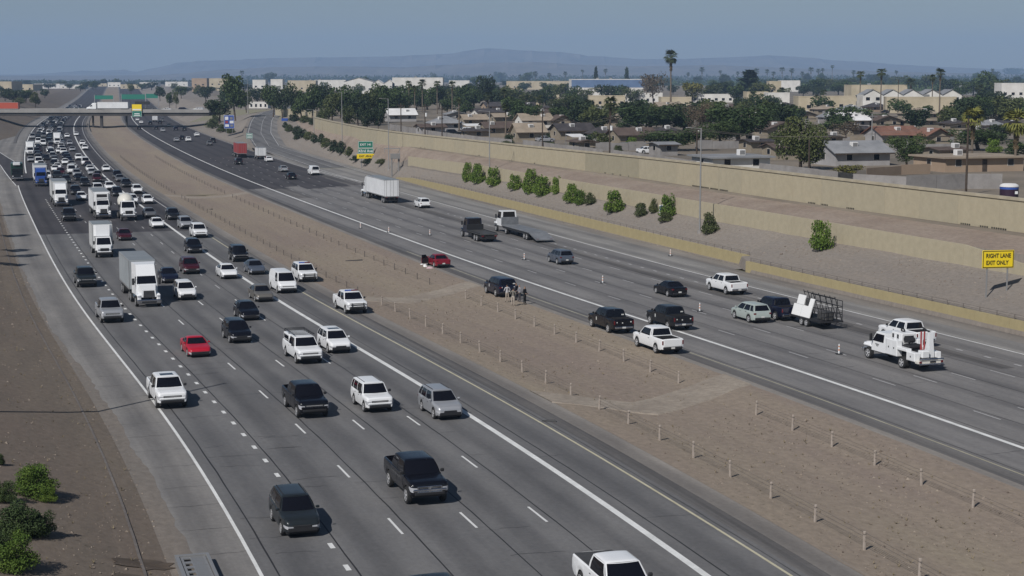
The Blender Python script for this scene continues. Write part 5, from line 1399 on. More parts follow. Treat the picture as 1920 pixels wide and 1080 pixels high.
# going away from the camera
truck_at(semi, 737, 382, 20.6, False, 'white semi with long white trailer going away past the tan retaining wall', tl=14.3, sleeper=1.6, z1=4.15)
put('suv', 'white', 798, 391, 'small white SUV right behind the long white semi trailer', False, group=AW)
truck_at(tow_truck_black, 918, 455, 10.2, False, 'dark navy flatbed tow truck with three pale work lights')
truck_at(car_hauler, 1022, 455, 19.0, False, 'white flatbed truck with very long empty grey deck')
put('suv', 'blue grey', 1063, 497, 'blue grey SUV driving away behind the two flatbeds', False, group=AW)
put('sedan', 'deep red', 832, 503, 'dark red sedan stopped on the median shoulder with driver door open', False, x_opendoor, AW)
put('large suv', 'navy', 953, 558, 'dark unmarked SUV parked on the median shoulder beside people', False, x_flag, AW)
put('sedan', 'black', 1274, 558, 'black sedan driving away alone in the middle lanes', False, group=AW)
put('pickup', 'white', 1386, 554, 'white pickup with open bed ahead of the trailer', False, group=AW)
put('suv', 'pale green', 1430, 607, 'pale green SUV beside the pickup towing white boards', False, group=AW)
put('pickup', 'navy', 1483, 603, 'dark pickup towing a trailer of white boards', False, group=AW)
s, d = SDpx(1562, 618); glass_trailer(RP(s + 2.75, d - .2, .006), yaw(s), 'flat trailer with white boards on a dark rack behind the dark pickup')
put('pickup', 'black', 1170, 627, 'dark patrol pickup on the median shoulder, left of the pair', False, x_flag, AW)
put('pickup', 'charcoal', 1282, 621, 'dark patrol pickup in the carpool lane, right of the pair', False, x_flag, AW)
put('short cab pickup', 'white', 1262, 666, 'white pickup with open bed parked on the median shoulder', False, group=AW)
put('pickup', 'white', 1737, 652, 'white pickup half hidden by the service truck', False, group=AW)
truck_at(service_truck, 1748, 699, 8.1, False, 'white service truck with compressor, hose reels and red posts')
s, d, sc_ = at_px(454, 296, 16)
root = semi(RP(sc_ - 2, d, .006), yaw(sc_), 'semi with dark red container in the far right lanes', pname='charcoal', tl=9, trailer='red_steel', sleeper=1.2, z1=4.1)
root = box_truck(RP(at_px(491, 299, 7)[2], at_px(491, 299, 7)[1], .006), yaw(350), 'small white box truck far away beside the ramp gore', L=7.0, z1=3.2)
FARAW = [('suv', 'charcoal', 449, 309), ('sedan', 'white', 506, 304), ('sedan', 'silver', 534, 323), ('sedan', 'black', 549, 337), ('van', 'white', 592, 329), ('suv', 'silver', 306, 248), ('suv', 'black', 261, 243), ('suv', 'navy', 330, 245), ('sedan', 'charcoal', 293, 243),
         ('sedan', 'dark grey', 346, 245), ('sedan', 'silver', 332, 266), ('sedan', 'black', 342, 262), ('suv', 'white', 354, 266), ('sedan', 'white', 370, 256), ('suv', 'charcoal', 400, 268), ('sedan', 'grey', 394, 273), ('sedan', 'white', 265, 232), ('sedan', 'white', 258, 227),
         ('suv', 'grey', 305, 228), ('sedan', 'white', 317, 238), ('suv', 'black', 282, 234), ('suv', 'black', 300, 233)]
PLACEW = {449: 'behind the dark red container', 506: 'right of the small white box truck', 534: 'left of the black sedan', 549: 'ahead of the pavement change', 592: 'at the ramp gore', 306: 'nearest of the cars below the overpass', 261: 'beside the carpool line below the overpass', 330: 'in the shade of the overpass', 293: 'below the overpass, mid lanes', 346: 'at the right edge below the overpass', 332: 'in a trio of cars, on the left', 342: 'in a trio of cars, in the middle', 354: 'in a trio of cars, on the right', 370: 'near the dirt slope', 400: 'at the right edge beside another car', 394: 'left of the charcoal SUV', 265: 'in front of the median under the deck', 258: 'furthest beside the carpool line', 305: 'beyond the overpass shade', 317: 'by the right slope under the deck', 282: 'between pale cars under the deck', 300: 'ahead of the far box truck'}
for k, c, x, y in FARAW:
    s, d, sc_ = at_px(x, y, SPEC[k]['L'])
    nm = {'suv': 'SUV', 'sedan': 'sedan', 'van': 'van'}[k]
    make_car(k, c, RP(sc_, d, .006), yaw(sc_), f'{c} {nm} driving away {PLACEW[x]}', CARCAT[k], CARNAME[k], AW, None, y < 300)
s, d, sc_ = at_px(291, 229, 8); box_truck(RP(sc_, d, .006), yaw(sc_), 'white box truck driving away beneath the overpass', L=8, z1=3.9)
for x, y, k, c, lab in ((487, 209, 'suv', 'black', 'black SUV climbing the exit ramp'), (477, 208, 'sedan', 'white', 'white car climbing the exit ramp beside the black SUV')):
    X, Y = px(x, y, 6.3); s, d = SD(X, Y); l_, r_ = rampv(s, 1), rampv(s, 2)
    d = l_ + (r_ - l_) * (.72 if c == 'black' else .32)
    make_car(k, c, RP(s, d, rampv(s, 3) + .02), yaw(s) - .12, lab, 'car', CARNAME[k], None, None, True)
# ------------------------------------------------------------------ walls and fences along the freeway
def wall_run(root, s0, s1, dfun, zb, zt, th, mk, plen, cap=None, gap=.025, piece='panel'):
    n = max(1, int(round((s1 - s0) / plen)))
    for i in range(n):
        a, e = s0 + (s1 - s0) * i / n + gap / 2, s0 + (s1 - s0) * (i + 1) / n - gap / 2
        fb = zb if callable(zb) else (lambda s: zb); ft = zt if callable(zt) else (lambda s: zt)
        p = [RP(a, dfun(a), 0), RP(e, dfun(e), 0), RP(e, dfun(e) + th, 0), RP(a, dfun(a) + th, 0)]
        o = p[0]; L2 = [(q[0] - o[0], q[1] - o[1]) for q in p]
        b = MB(); b.hexa(L2, [fb(a) - .5, fb(e) - .5, fb(e) - .5, fb(a) - .5], L2, [ft(a), ft(e), ft(e), ft(a)], mk((a + e) / 2) if callable(mk) else mk); b.build(piece, root, (o[0] - root.location.x, o[1] - root.location.y, -root.location.z))
        if cap:
            cw, ch = cap
            p = [RP(a - gap / 2, dfun(a) - cw, 0), RP(e + gap / 2, dfun(e) - cw, 0), RP(e + gap / 2, dfun(e) + th + cw, 0), RP(a - gap / 2, dfun(a) + th + cw, 0)]
            L2 = [(q[0] - o[0], q[1] - o[1]) for q in p]
            b = MB(); b.hexa(L2, [ft(a), ft(e), ft(e), ft(a)], L2, [ft(a) + ch, ft(e) + ch, ft(e) + ch, ft(a) + ch], 'wall_cap'); b.build('cap', root, (o[0] - root.location.x, o[1] - root.location.y, -root.location.z))
def rail(root, s0, s1, dfun, zfun, h, step):
    b = MB()
    ss2 = srange(s0, s1, step)
    for i, s in enumerate(ss2):
        p = RP(s, dfun(s), 0); z = zfun(s); x, y = p[0] - root.location.x, p[1] - root.location.y
        b.box(x - .03, x + .03, y - .03, y + .03, z - root.location.z, z + h - root.location.z, 'cable')
        if i < len(ss2) - 1:
            q = RP(ss2[i + 1], dfun(ss2[i + 1]), 0); z2 = zfun(ss2[i + 1])
            for hh in (h * .5, h * .96): b.tube((x, y, z + hh - root.location.z), (q[0] - root.location.x, q[1] - root.location.y, z2 + hh - root.location.z), .022, 'cable', n=4, caps=False)
    o = b.build('railing', root); o['kind'] = 'stuff'

p = RP(60, 55, 0); w = thing('retaining_wall', 'low ochre retaining wall beside the exit lane shoulder, nearer section at the right', 'wall', (p[0], p[1], 0))
wall_run(w, -100, 115, lambda s: 55.0, 0, lambda s: 1.28, .28, 'wall_yellow', 4.9)
rail(w, -60, 114, lambda s: 55.16, lambda s: 1.28, .45, 2.45)
p = RP(200, 58, 0); w = thing('retaining_wall', 'low ochre retaining wall with stepped end, farther section left of the step', 'wall', (p[0], p[1], 0))
f2 = lambda s: float(np.interp(s, [118, 250, 300], [57.3, 59.2, 60.5]))
t2 = lambda s: float(np.interp(s, [118, 250, 285, 300], [1.45, 1.35, 1.0, .25]))
wall_run(w, 118, 300, f2, 0, t2, .28, 'wall_yellow', 4.9)
rail(w, 119, 285, lambda s: f2(s) + .15, t2, .4, 2.45)
e0, e1 = RP(118, 57.3, 0), RP(119.5, 62.6, 0)
b = MB(); o = w.location
for i in range(4):
    a = [e0[k] + (e1[k] - e0[k]) * i / 4 for k in (0, 1)]; c_ = [e0[k] + (e1[k] - e0[k]) * (i + 1) / 4 for k in (0, 1)]
    b = MB(); b.hexa([(a[0] - o.x + .02, a[1] - o.y), (c_[0] - o.x - .02, c_[1] - o.y), (c_[0] - o.x - .02, c_[1] - o.y + .28), (a[0] - o.x + .02, a[1] - o.y + .28)], -.3, [(a[0] - o.x + .02, a[1] - o.y), (c_[0] - o.x - .02, c_[1] - o.y), (c_[0] - o.x - .02, c_[1] - o.y + .28), (a[0] - o.x + .02, a[1] - o.y + .28)], [1.45 + .42 * i, 1.45 + .42 * (i + 1), 1.45 + .42 * (i + 1), 1.45 + .42 * i], 'wall_yellow'); b.build('panel', w)
# mid wall half way up the bank
p = RP(150, 64, 3); w = thing('retaining_wall', 'tan retaining wall halfway up the bank behind the bushes', 'wall', (p[0], p[1], 0))
f3 = lambda s: float(np.interp(s, [-60, 115, 121, 250, 298], [63.4, 63.4, 63.7, 63.75, 63.25]))
z3b = lambda s: float(np.interp(s, [-60, 115, 121, 250, 298], [3.6, 3.6, 3.5, 3.0, 2.5]))
z3t = lambda s: float(np.interp(s, [-60, 66, 84, 115, 121, 250, 298], [3.7, 3.7, 5.65, 5.75, 5.72, 5.5, 4.8]))
wall_run(w, 60, 300, f3, z3b, z3t, .3, 'wall_tan', 6.1)
# tall sound wall along the houses
f4 = lambda s: float(np.interp(s, [-80, 90, 140, 185, 240, 280, 320, 360, 420, 476], [71.0, 71.0, 70.4, 70.6, 69.0, 68.0, 66.2, 66.2, 69.0, 72.3]))
z4t = lambda s: float(np.interp(s, [-80, 90, 145, 240, 300, 400, 476], [9.95, 9.95, 10.1, 9.65, 9.5, 9.45, 9.5]))
p = RP(200, 70, 6); w = thing('sound_wall', 'tall tan sound wall with pale coping between freeway and houses', 'wall', (p[0], p[1], 0))
wall_run(w, -20, 476, f4, 6.2, lambda s: z4t(s) - .28, .35, lambda s: 'wall_patch' if 184 < s < 209 else R.choice(('wall_tan', 'wall_tan', 'wall_tan_b')), 7.3, (.12, .28), .03)
for s0, n in ((82, 3), (118, 2), (152, 2), (188, 2), (230, 1), (262, 1), (300, 1)):
    for k in range(n * 2):
        sa = s0 + k * 3.1
        if k % 2 and R.random() < .3: continue
        b = MB(); d = f4(sa) - .02
        for i in range(7):
            s = sa + i * .38; q = RP(s, d, 6.55); q2 = RP(s + .24, d, 6.55); q3 = RP(s + .24, d + .06, 6.55); q4 = RP(s, d + .06, 6.55)
            L2 = [(v[0] - w.location.x, v[1] - w.location.y) for v in (q, q2, q3, q4)]; b.hexa(L2, 6.5, L2, 6.68, 'black')
        b.build('drain_slot', w)
# far wall set back beyond the end of the sound wall
a, c_ = px(516, 214, 6.4), px(600, 222, 6.4)
w = thing('sound_wall', 'short far tan wall beside the ramp, left end of the tall wall', 'wall', (a[0], a[1], 0))
n = 8
for i in range(n):
    x0, y0 = (c_[0] - a[0]) * i / n, (c_[1] - a[1]) * i / n; x1, y1 = (c_[0] - a[0]) * (i + 1) / n, (c_[1] - a[1]) * (i + 1) / n
    b = MB(); b.hexa([(x0, y0), (x1 - .03, y1), (x1 - .03, y1 + .3), (x0, y0 + .3)], 5.6, [(x0, y0), (x1 - .03, y1), (x1 - .03, y1 + .3), (x0, y0 + .3)], 9.2, 'wall_tan'); b.build('panel', w)

# cable fences in the median: pale posts and three cables
def cable_fence(label, runs, d0):
    s0 = runs[0][0]; p = RP(s0, d0, medz(d0)); root = thing('cable_fence', label, 'fence', p)
    pm_ = MB(); pm_.rbox(-.06, .06, -.06, .06, -.1, .95, 'post', .02); pm_.box(-.063, .063, -.063, .063, .78, .82, 'cable'); me = pm_.mesh('post'); pm2 = MB(); pm2.rbox(-.045, .045, -.045, .045, -.1, .72, 'cable', .015); me2 = pm2.mesh('post')
    for a, e, st in runs:
        pts = []
        n = int((e - a) / st) + 1
        for i in range(n):
            s = a + i * st; z = medz(d0); q = RP(s, d0, z); pts.append(q)
            o_ = place(me if s < 111 else me2, 'post', root, (q[0] - p[0], q[1] - p[1], q[2] - p[2]), R.uniform(0, 1.5)); o_.rotation_euler = (R.uniform(-.05, .05), R.uniform(-.05, .05), yaw(s)); o_.scale = (1, 1, R.uniform(.9, 1.05))
        for h in ((.42, .62, .82) if a < 105 else (.45, .65)):
            b = MB()
            for i in range(len(pts) - 1):
                u, v = pts[i], pts[i + 1]; b.tube((u[0] - p[0], u[1] - p[1], u[2] - p[2] + h), (v[0] - p[0], v[1] - p[1], v[2] - p[2] + h), .011, 'cable', n=4, caps=False)
            b.build('cable', root)
cable_fence('cable fence on pale posts along the left edge of the median dirt', [(-20.6, 49.5, 4.92), (49.0 + 4.5, 105, 4.92), (112, 256, 4.92), (266, 420, 4.92)], 8.95)
cable_fence('cable fence on pale posts along the right edge of the median dirt', [(-20, 47, 4.92), (55.9, 110, 4.92), (118, 256, 4.92), (266, 420, 4.92)], 18.4)

# ------------------------------------------------------------------ lettering and signs
def text_mesh(txt, size, mk, name='lettering'):
    cu = bpy.data.curves.new('t', 'FONT'); cu.body = txt; cu.size = size; cu.align_x = 'CENTER'; cu.align_y = 'CENTER'; cu.extrude = 0.004; cu.offset = size * .018; cu.resolution_u = 3
    o = bpy.data.objects.new('t', cu); COL.objects.link(o)
    dg = bpy.context.evaluated_depsgraph_get(); me = bpy.data.meshes.new_from_object(o.evaluated_get(dg)); me.name = name
    bpy.data.objects.remove(o); bpy.data.curves.remove(cu)
    me.materials.clear(); me.materials.append(M[mk]); return me
def put_text(root, txt, size, mk, x, z, y=-.06, sx=1.0):
    o = place(text_mesh(txt, size, mk), 'lettering', root, (x, y, z)); o.rotation_euler = (math.pi / 2, 0, 0); o.scale = (sx, 1, 1)
def board(root, x0, x1, z0, z1, mk, edge=None, y=0.0, name='panel'):
    b = MB(); b.rbox(x0, x1, y - .03, y + .03, z0, z1, mk, .06); b.build(name, root)
    if edge:
        t = .07; e = MB()
        for a in ((x0 + .05, x1 - .05, z0 + .05, z0 + .05 + t), (x0 + .05, x1 - .05, z1 - .05 - t, z1 - .05), (x0 + .05, x0 + .05 + t, z0 + .05 + t, z1 - .05 - t), (x1 - .05 - t, x1 - .05, z0 + .05 + t, z1 - .05 - t)):
            e.box(a[0], a[1], y - .036, y - .03, a[2], a[3], edge)
        e.build('border', root)
def sign_at(x, y, zg):
    if 50 < SDpx(x, y, zg)[1] < 72: return hit(x, y, zr)
    X, Y = px(x, y, zg); return X, Y, zg
# yellow exit only sign (faces the camera, a touch clockwise)
sx, sy, sz = sign_at(1869, 552, 2.1)
root = thing('road_sign', 'yellow sign reading RIGHT LANE EXIT ONLY on two posts', 'road sign', (sx, sy, sz), math.radians(10))
k = sy / F
wd_, zt, zb = 64 * k, 84 * k, 50 * k
board(root, -wd_ / 2, wd_ / 2, zb, zt, 'sign_yellow', 'black')
put_text(root, 'RIGHT LANE', .54, 'black', 0, zb + (zt - zb) * .69, sx=.80); put_text(root, 'EXIT ONLY', .54, 'black', -.1, zb + (zt - zb) * .30, sx=.80)
for xx in (-wd_ / 2 + .55, wd_ / 2 - .55):
    b = MB(); b.rbox(xx - .06, xx + .06, .03, .15, -.8, zt - .15, 'steel', .015); b.build('post', root)
# green exit sign with its yellow strip
sx, sy, sz = sign_at(686, 309, .9)
root = thing('exit_sign', 'green exit sign for 43rd Ave with a yellow exit only strip', 'road sign', (sx, sy, sz), math.radians(14)); k = sy / F
zo = 8.5 * k; root.location.z += zo; sz += zo
board(root, -14.2 * k, 14.2 * k, 22.5 * k, 35.5 * k, 'sign_green', 'sign_white'); put_text(root, 'EXIT 141', .72, 'sign_white', 0, 29 * k)
board(root, -14.8 * k, 14.8 * k, 12.2 * k, 22 * k, 'sign_green', 'sign_white'); put_text(root, '43rd Ave', .92, 'sign_white', 0, 17 * k)
board(root, -16.8 * k, 16.8 * k, 3.0 * k, 11.7 * k, 'sign_yellow', None); put_text(root, 'EXIT', .62, 'black', -7.5 * k, 7.3 * k); put_text(root, 'ONLY', .62, 'black', 8 * k, 7.3 * k)
b = MB(); b.hexa([(-.18, -.06), (.04, -.06), (.04, -.05), (-.18, -.05)], 6 * k, [(.1, -.06), (.3, -.06), (.3, -.05), (.1, -.05)], 7.6 * k, 'black'); b.add([(0, -.056, 7.2 * k), (.55, -.056, 7.9 * k), (.42, -.056, 9 * k)], [(0, 1, 2)], 'black'); b.add([(-.02, -.056, 8.6 * k), (.5, -.056, 7.2 * k), (.5, -.056, 9.3 * k)], [(0, 1, 2)], 'black'); b.build('arrow', root)
for xx in (-8 * k, 8 * k):
    b = MB(); b.rbox(xx - .1, xx + .1, .035, .22, -1.6 - zo, 34 * k, 'steel', .02); b.build('post', root)
# back of a sign on two tall posts with a cabinet (faces the other carriageway)
sx, sy, sz = sign_at(741, 327, 1.6)
root = thing('road_sign', 'grey back of a sign on two thick posts beside a light pole', 'road sign', (sx, sy, sz), math.radians(12)); k = sy / F
b = MB(); b.rbox(-9 * k, 9.5 * k, -.08, .02, 29 * k, 39 * k, 'sign_back', .04); b.build('panel', root)
b = MB(); b.box(-20 * k, 9.5 * k, .1, .2, 47.5 * k, 49 * k, 'steel'); b.box(8.5 * k, 9.5 * k, .1, .2, 38 * k, 49 * k, 'steel'); b.box(-20 * k, -19.4 * k, .1, .2, 40 * k, 49 * k, 'steel'); b.build('frame', root)
for xx in (-6 * k, 7 * k):
    b = MB(); b.rbox(xx - .16, xx + .16, .03, .35, -1, 39 * k, 'sign_back', .04); b.build('post', root)
b = MB(); b.rbox(5.4 * k, 8.6 * k, -.35, .0, 24.5 * k, 28.5 * k, 'dark', .04); b.build('control_box', root)
# blue services sign near the overpass and small signs
def small_sign(name, label, x, ybase, zg, w_, ztop, zbot, mk, rot=12, lines=0, posts=2):
    sx, sy, sz = sign_at(x, ybase, zg); root = thing(name, label, 'road sign', (sx, sy, sz), math.radians(rot)); k = sy / F
    board(root, -w_ / 2 * k, w_ / 2 * k, zbot * k, ztop * k, mk, None if lines == 0 else 'sign_white')
    for xx in ((-w_ * .3 * k, w_ * .3 * k) if posts == 2 else (0,)):
        b = MB(); b.rbox(xx - .07, xx + .07, .035, .17, -.8, ztop * k, 'steel', .02); b.build('post', root)
    return root, k
root, k = small_sign('services_sign', 'blue services sign with white panels on the slope near the overpass', 430, 246, 3.0, 19, 30, 5, 'sign_blue', 12, 1)
for x, z, w_, h_, mk in ((-4.5, 24, 6, 6, 'sign_white'), (4.5, 17, 7, 5, 'sign_white'), (-4, 10.5, 7, 4.6, 'sign_white'), (4, 24, 5, 5, 'sign_back'), (-4.5, 17, 5, 4.5, 'red_steel'), (4.5, 10.5, 5, 4, 'sign_back')):
    b = MB(); b.box((x - w_ / 2) * k, (x + w_ / 2) * k, -.05, -.031, (z - h_ / 2) * k, (z + h_ / 2) * k, mk); b.build('logo_panel', root)
root, k = small_sign('guide_sign', 'small green sign beside the exit ramp gore', 468, 268, .5, 12, 18, 8, 'sign_green', 12, 1)
for z in (15, 11): 
    b = MB(); b.box(-4.5 * k, 4.5 * k, -.045, -.031, (z - .9) * k, (z + .9) * k, 'sign_white'); b.build('legend', root)
root, k = small_sign('guide_sign', 'small blue sign among the bushes right of the exit ramp', 534, 236, 4.0, 12, 14, 9, 'sign_blue', 12)
root, k = small_sign('highway_shield_sign', 'small blue and white route shield in front of the bushes', 1241, 411, 2.3, 11, 27, 7, 'sign_white', 14, 0, 1)
b = MB(); n_ = [(-4.5, 24), (-2, 25.5), (0, 25), (2, 25.5), (4.5, 24), (4.8, 17), (3, 11.5), (0, 8.5), (-3, 11.5), (-4.8, 17)]
b.add([(x * k, -.040, z * k) for x, z in n_], [tuple(range(10))], 'sign_blue'); b.build('shield', root)
put_text(root, '10', .5, 'sign_white', 0, 16 * k, -.046)

# light poles
def light_pole(label, x, ybase, ytop, zg, arm=1):
    X, Y, z = sign_at(x, ybase, zg); k = Y / F; h = (ybase - ytop) * k
    root = thing('light_pole', label, 'light pole', (X, Y, z), math.radians(17))
    b = MB(); b.tube((0, 0, -.5), (0, 0, h), .13, 'steel', .075, 10); b.build('pole', root)
    b = MB(); b.tube((0, 0, -.6), (0, 0, .35), .32, 'block', n=10); b.build('base', root)
    b = MB(); b.tube((0, 0, h - .1), (-1.5 * arm, 0, h + .05), .05, 'steel', .04, 6); b.build('arm', root)
    b = MB(); xa, xb = sorted((-1.4 * arm, -2.1 * arm)); b.rbox(xa, xb, -.16, .16, h - .03, h + .12, 'sign_back', .05); b.build('lamp_head', root)
    return root
light_pole('tall light pole beside a small bush on the right bank, nearest', 1312, 437, 240, 2.4)
light_pole('tall light pole at the first clump of bright bushes', 918, 346, 209, 2.6)
light_pole('light pole right behind the grey sign back', 729, 318, 186, 1.8)
light_pole('light pole in front of the dark tree belt left of the exit sign', 642, 284, 174, 2.0)
light_pole('thin light pole near the far end of the dark shrubs', 589, 260, 206, 2.8)
light_pole('light pole beyond the exit ramp near the white blocks', 465, 210, 150, 6.5)
# the pole whose shadow falls across the left bank stands just outside the picture
kx, ky = px(385, 727, 0); hdir = Vector((math.sin(SHADOW_AZ), math.cos(SHADOW_AZ)))
hp = 20.5; ln = (hp - 2) / math.tan(SUN_EL)
bx, by = kx - hdir.x * ln, ky - hdir.y * ln; ps, pd = SD(bx, by)
root = thing('light_pole', 'light pole left of the view whose shadow crosses the bank', 'light pole', (bx, by, zl(ps, pd)))
b = MB(); b.tube((0, 0, -.4), (0, 0, hp - zl(ps, pd)), .17, 'steel', .10, 8); b.build('pole', root)

# palms added out of view so that their shadows reach the bank and shoulder
shadow_palms = []
for xx, yy, hh in ((58, 474, 9.5), (30, 492, 8.0), (40, 437, 10.5), (34, 399, 9.0), (46, 464, 11.5)):
    kx, ky = px(xx, yy, .3); ln = hh / math.tan(SUN_EL); shadow_palms.append((kx - hdir.x * ln, ky - hdir.y * ln, hh))
# channelizing posts on the lane line
cone = MB(); cone.rbox(-.26, .26, -.26, .26, 0, .07, 'dark', .02); cone_b = cone.mesh('base')
cone = MB(); cone.tube((0, 0, .07), (0, 0, .82), .075, 'sign_white', .05, 10); cone_t = cone.mesh('tube')
cone = MB(); cone.tube((0, 0, .30), (0, 0, .40), .076, 'orange', .073, 10); cone.tube((0, 0, .58), (0, 0, .66), .068, 'orange', .064, 10); cone_r = cone.mesh('band')
for i, (x, y) in enumerate(((676, 428), (729, 436), (806, 441), (983, 487), (1130, 531), (1312, 584), (1573, 664), (782, 387), (1257, 480))):
    X, Y = px(x, y, .006)
    where = ['first of the taper, beside the median', 'second of the taper', 'before the black flatbed', 'left of the blue grey SUV', 'between the red sedan and the black sedan', 'left of the pale green SUV', 'nearest, left of the service truck', 'beside the long white trailer', 'by the ochre wall'][i]
    root = thing('traffic_cone', f'white lane cone on a black base, {where}', 'traffic cone', (X, Y, .008), 0, 'lane cones')
    place(cone_b, 'base', root); place(cone_t, 'tube', root); place(cone_r, 'band', root)
# litter beside the red sedan
def litter(name, label, x, y, mk, r_, h):
    X, Y = px(x, y, .01); b = MB(); rr_ = random.Random(int(x * 7)); V = [(0, 0, h)]; n = 9
    for i in range(n):
        t = 2 * math.pi * i / n; k = r_ * rr_.uniform(.6, 1.2); V.append((k * math.cos(t), k * math.sin(t), 0))
    for i in range(n):
        t = 2 * math.pi * (i + .5) / n; k = r_ * rr_.uniform(.35, .75); V.append((k * math.cos(t), k * math.sin(t), h * rr_.uniform(.5, .95)))
    b.add(V, [(1 + i, 1 + (i + 1) % n, 1 + n + i) for i in range(n)] + [(1 + (i + 1) % n, 1 + n + (i + 1) % n, 1 + n + i) for i in range(n)] + [(1 + n + i, 1 + n + (i + 1) % n, 0) for i in range(n)], mk)
    prop(b.build(name, None, (X, Y, .012)), label, 'litter')
M['pink'] = mat('pink_cloth', (.55, .4, .42), .9)
litter('plastic_bag', 'white crumpled bag on the ground by the open red door', 797, 500, 'foam_white', .34, .3)
litter('cloth', 'pinkish cloth on the ground left of the red sedan', 806, 503, 'pink', .45, .2)
litter('paper', 'white paper scrap just behind the open red door', 791, 496, 'sign_white', .22, .1)
for x, y, r_ in ((555, 640 - 152, .3),): pass
def stick(label, x, y, zf, ln, ang, mk='dark', name='tyre_scrap'):
    s, d = SDpx(x, y, -.3); z = medz(d) if 6.7 < d < 22.4 else zf
    X, Y = px(x, y, z); b = MB(); b.hexa([(-ln / 2, -.1), (ln / 2, -.05), (ln / 2, .12), (-ln / 2, .1)], 0, [(-ln / 2 + .1, -.05), (ln / 2 - .1, 0), (ln / 2 - .2, .08), (-ln / 2 + .2, .06)], [.05, .16, .12, .05], mk)
    prop(b.build(name, None, (X, Y, z + .01), ang), label, 'tyre scrap')
stick('dark tyre scrap lying on the median dirt left of the red sedan', 664, 489, 0, 2.2, .1)
stick('dark tyre scrap on the shoulder below the near crossover', 1030, 790, .02, 1.0, -.3)
stick('small dark tyre scrap on the median dirt upper left', 395, 393, 0, .8, .4)

# concrete drain inlet with slotted steel grates at the bottom edge
s, d = SDpx(365, 1058, .3); X, Y = px(365, 1058, .3); zz = zl(s, d) + .28
root = thing('storm_drain', 'storm drain with black slots and steel grates at the bottom edge', 'storm drain', (X, Y, zz), yaw(s) + .0); root.scale = (.85, .8, 1)
b = MB()
b.box(-3.0, 1.3, -.95, -.78, -.6, .16, 'steel'); b.box(-3.0, 1.3, .72, .95, -.6, .10, 'steel'); b.box(1.3, 1.5, -.95, .95, -.6, .13, 'steel'); b.box(-3.2, -3.0, -.95, .95, -.4, .13, 'gutter'); b.build('frame', root)
b = MB(); b.box(-3, 1.3, -.78, .72, -.38, -.3, 'black'); b.build('pit', root)  # black sheet stands in for the dark below the grates
for i in range(5):
    x0 = 1.26 - i * .86
    g = MB()
    g.box(x0 - .8, x0, .52, .66, .0, .06, 'steel'); g.box(x0 - .8, x0, -.74, -.62, .0, .06, 'steel'); g.box(x0 - .8, x0, .05, .13, .0, .06, 'steel')
    for j in range(6):
        xx = x0 - .06 - j * .14; g.box(xx - .05, xx + .05, -.62, .05, .0, .055, 'steel')
    g.box(x0 - .30, x0, .13, .52, .0, .055, 'steel')
    g.build('grate', root)

# ------------------------------------------------------------------ overpass
OY = 735.0
x0, x1 = -300.0, pxd(392, 210, OY)[0]
root = thing('overpass', 'concrete road bridge crossing the freeway with dark girders', 'bridge', ((x0 + x1) / 2, OY, 0))
hw = (x1 - x0) / 2
b = MB(); b.box(-hw, hw, 0, 22, 6.35, 7.1, 'bridge'); b.build('deck', root)
for y in (-.25, 21.95):
    b = MB(); b.box(-hw, hw, y, y + .3, 6.5, 8.0, 'bridge'); b.build('parapet', root)
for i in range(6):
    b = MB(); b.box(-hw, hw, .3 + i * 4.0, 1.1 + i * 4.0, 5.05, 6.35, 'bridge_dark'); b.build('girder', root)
for pxx, yb in ((199, 237), (173, 237), (236, 237)):
    X = pxd(pxx, 230, OY + 8)[0] - root.location.x
    if pxx != 199: continue
    for yy in (2, 10.5, 19):
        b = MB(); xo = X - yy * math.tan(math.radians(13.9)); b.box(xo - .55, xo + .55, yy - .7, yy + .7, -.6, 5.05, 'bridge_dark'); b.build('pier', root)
for pxx in (173, 236):
    X = pxd(pxx, 230, OY + 2)[0] - root.location.x
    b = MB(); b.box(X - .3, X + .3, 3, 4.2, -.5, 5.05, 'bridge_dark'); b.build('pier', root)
struct(ribbon('barrier', 640, 1200, 5.9, 6.3, .9, 'gutter', ds=12))
# sign panels hung on the bridge face and the dark board beside
Xs, zs0 = pxd(257, 219, OY - .6); k = OY / F
sg = thing('bridge_sign', 'sign with yellow top and green bottom hung on the overpass', 'road sign', (Xs, OY - .6, zs0))
board(sg, -9 * k, 9 * k, 0, 11 * k, 'sign_green', 'sign_white', 0); board(sg, -9 * k, 9 * k, 11.3 * k, 23 * k, 'sign_yellow', None, 0)
b = MB(); b.box(-8 * k, 8 * k, -.05, -.031, 12 * k, 14.5 * k, 'sign_white'); b.box(-5 * k, 5 * k, -.05, -.031, 5 * k, 6.5 * k, 'sign_white'); b.box(-6 * k, 6 * k, -.05, -.031, 2 * k, 3.5 * k, 'sign_white'); b.build('legend', sg)
b = MB(); b.box(-9.5 * k, 9.5 * k, .035, .35, 8 * k, 9.5 * k, 'dark'); b.box(9.2 * k, 9.8 * k, -.02, .35, -.5 * k, 22 * k, 'dark'); b.box(-9.8 * k, -9.2 * k, -.02, .35, -.5 * k, 22 * k, 'dark'); b.build('frame', sg)
Xs, zs0 = pxd(267, 196, OY + 20); prop(MB().rbox(-14 * k, 14 * k, -.3, .3, 0, 6 * k, 'dark', .1).box(-3 * k, -2 * k, -.1, .1, -10 * k, 0, 'dark').box(6 * k, 7 * k, -.1, .1, -10 * k, 0, 'dark').build('message_board', None, (Xs, OY + 20, zs0)), 'dark electronic message board above the overpass', 'message board')
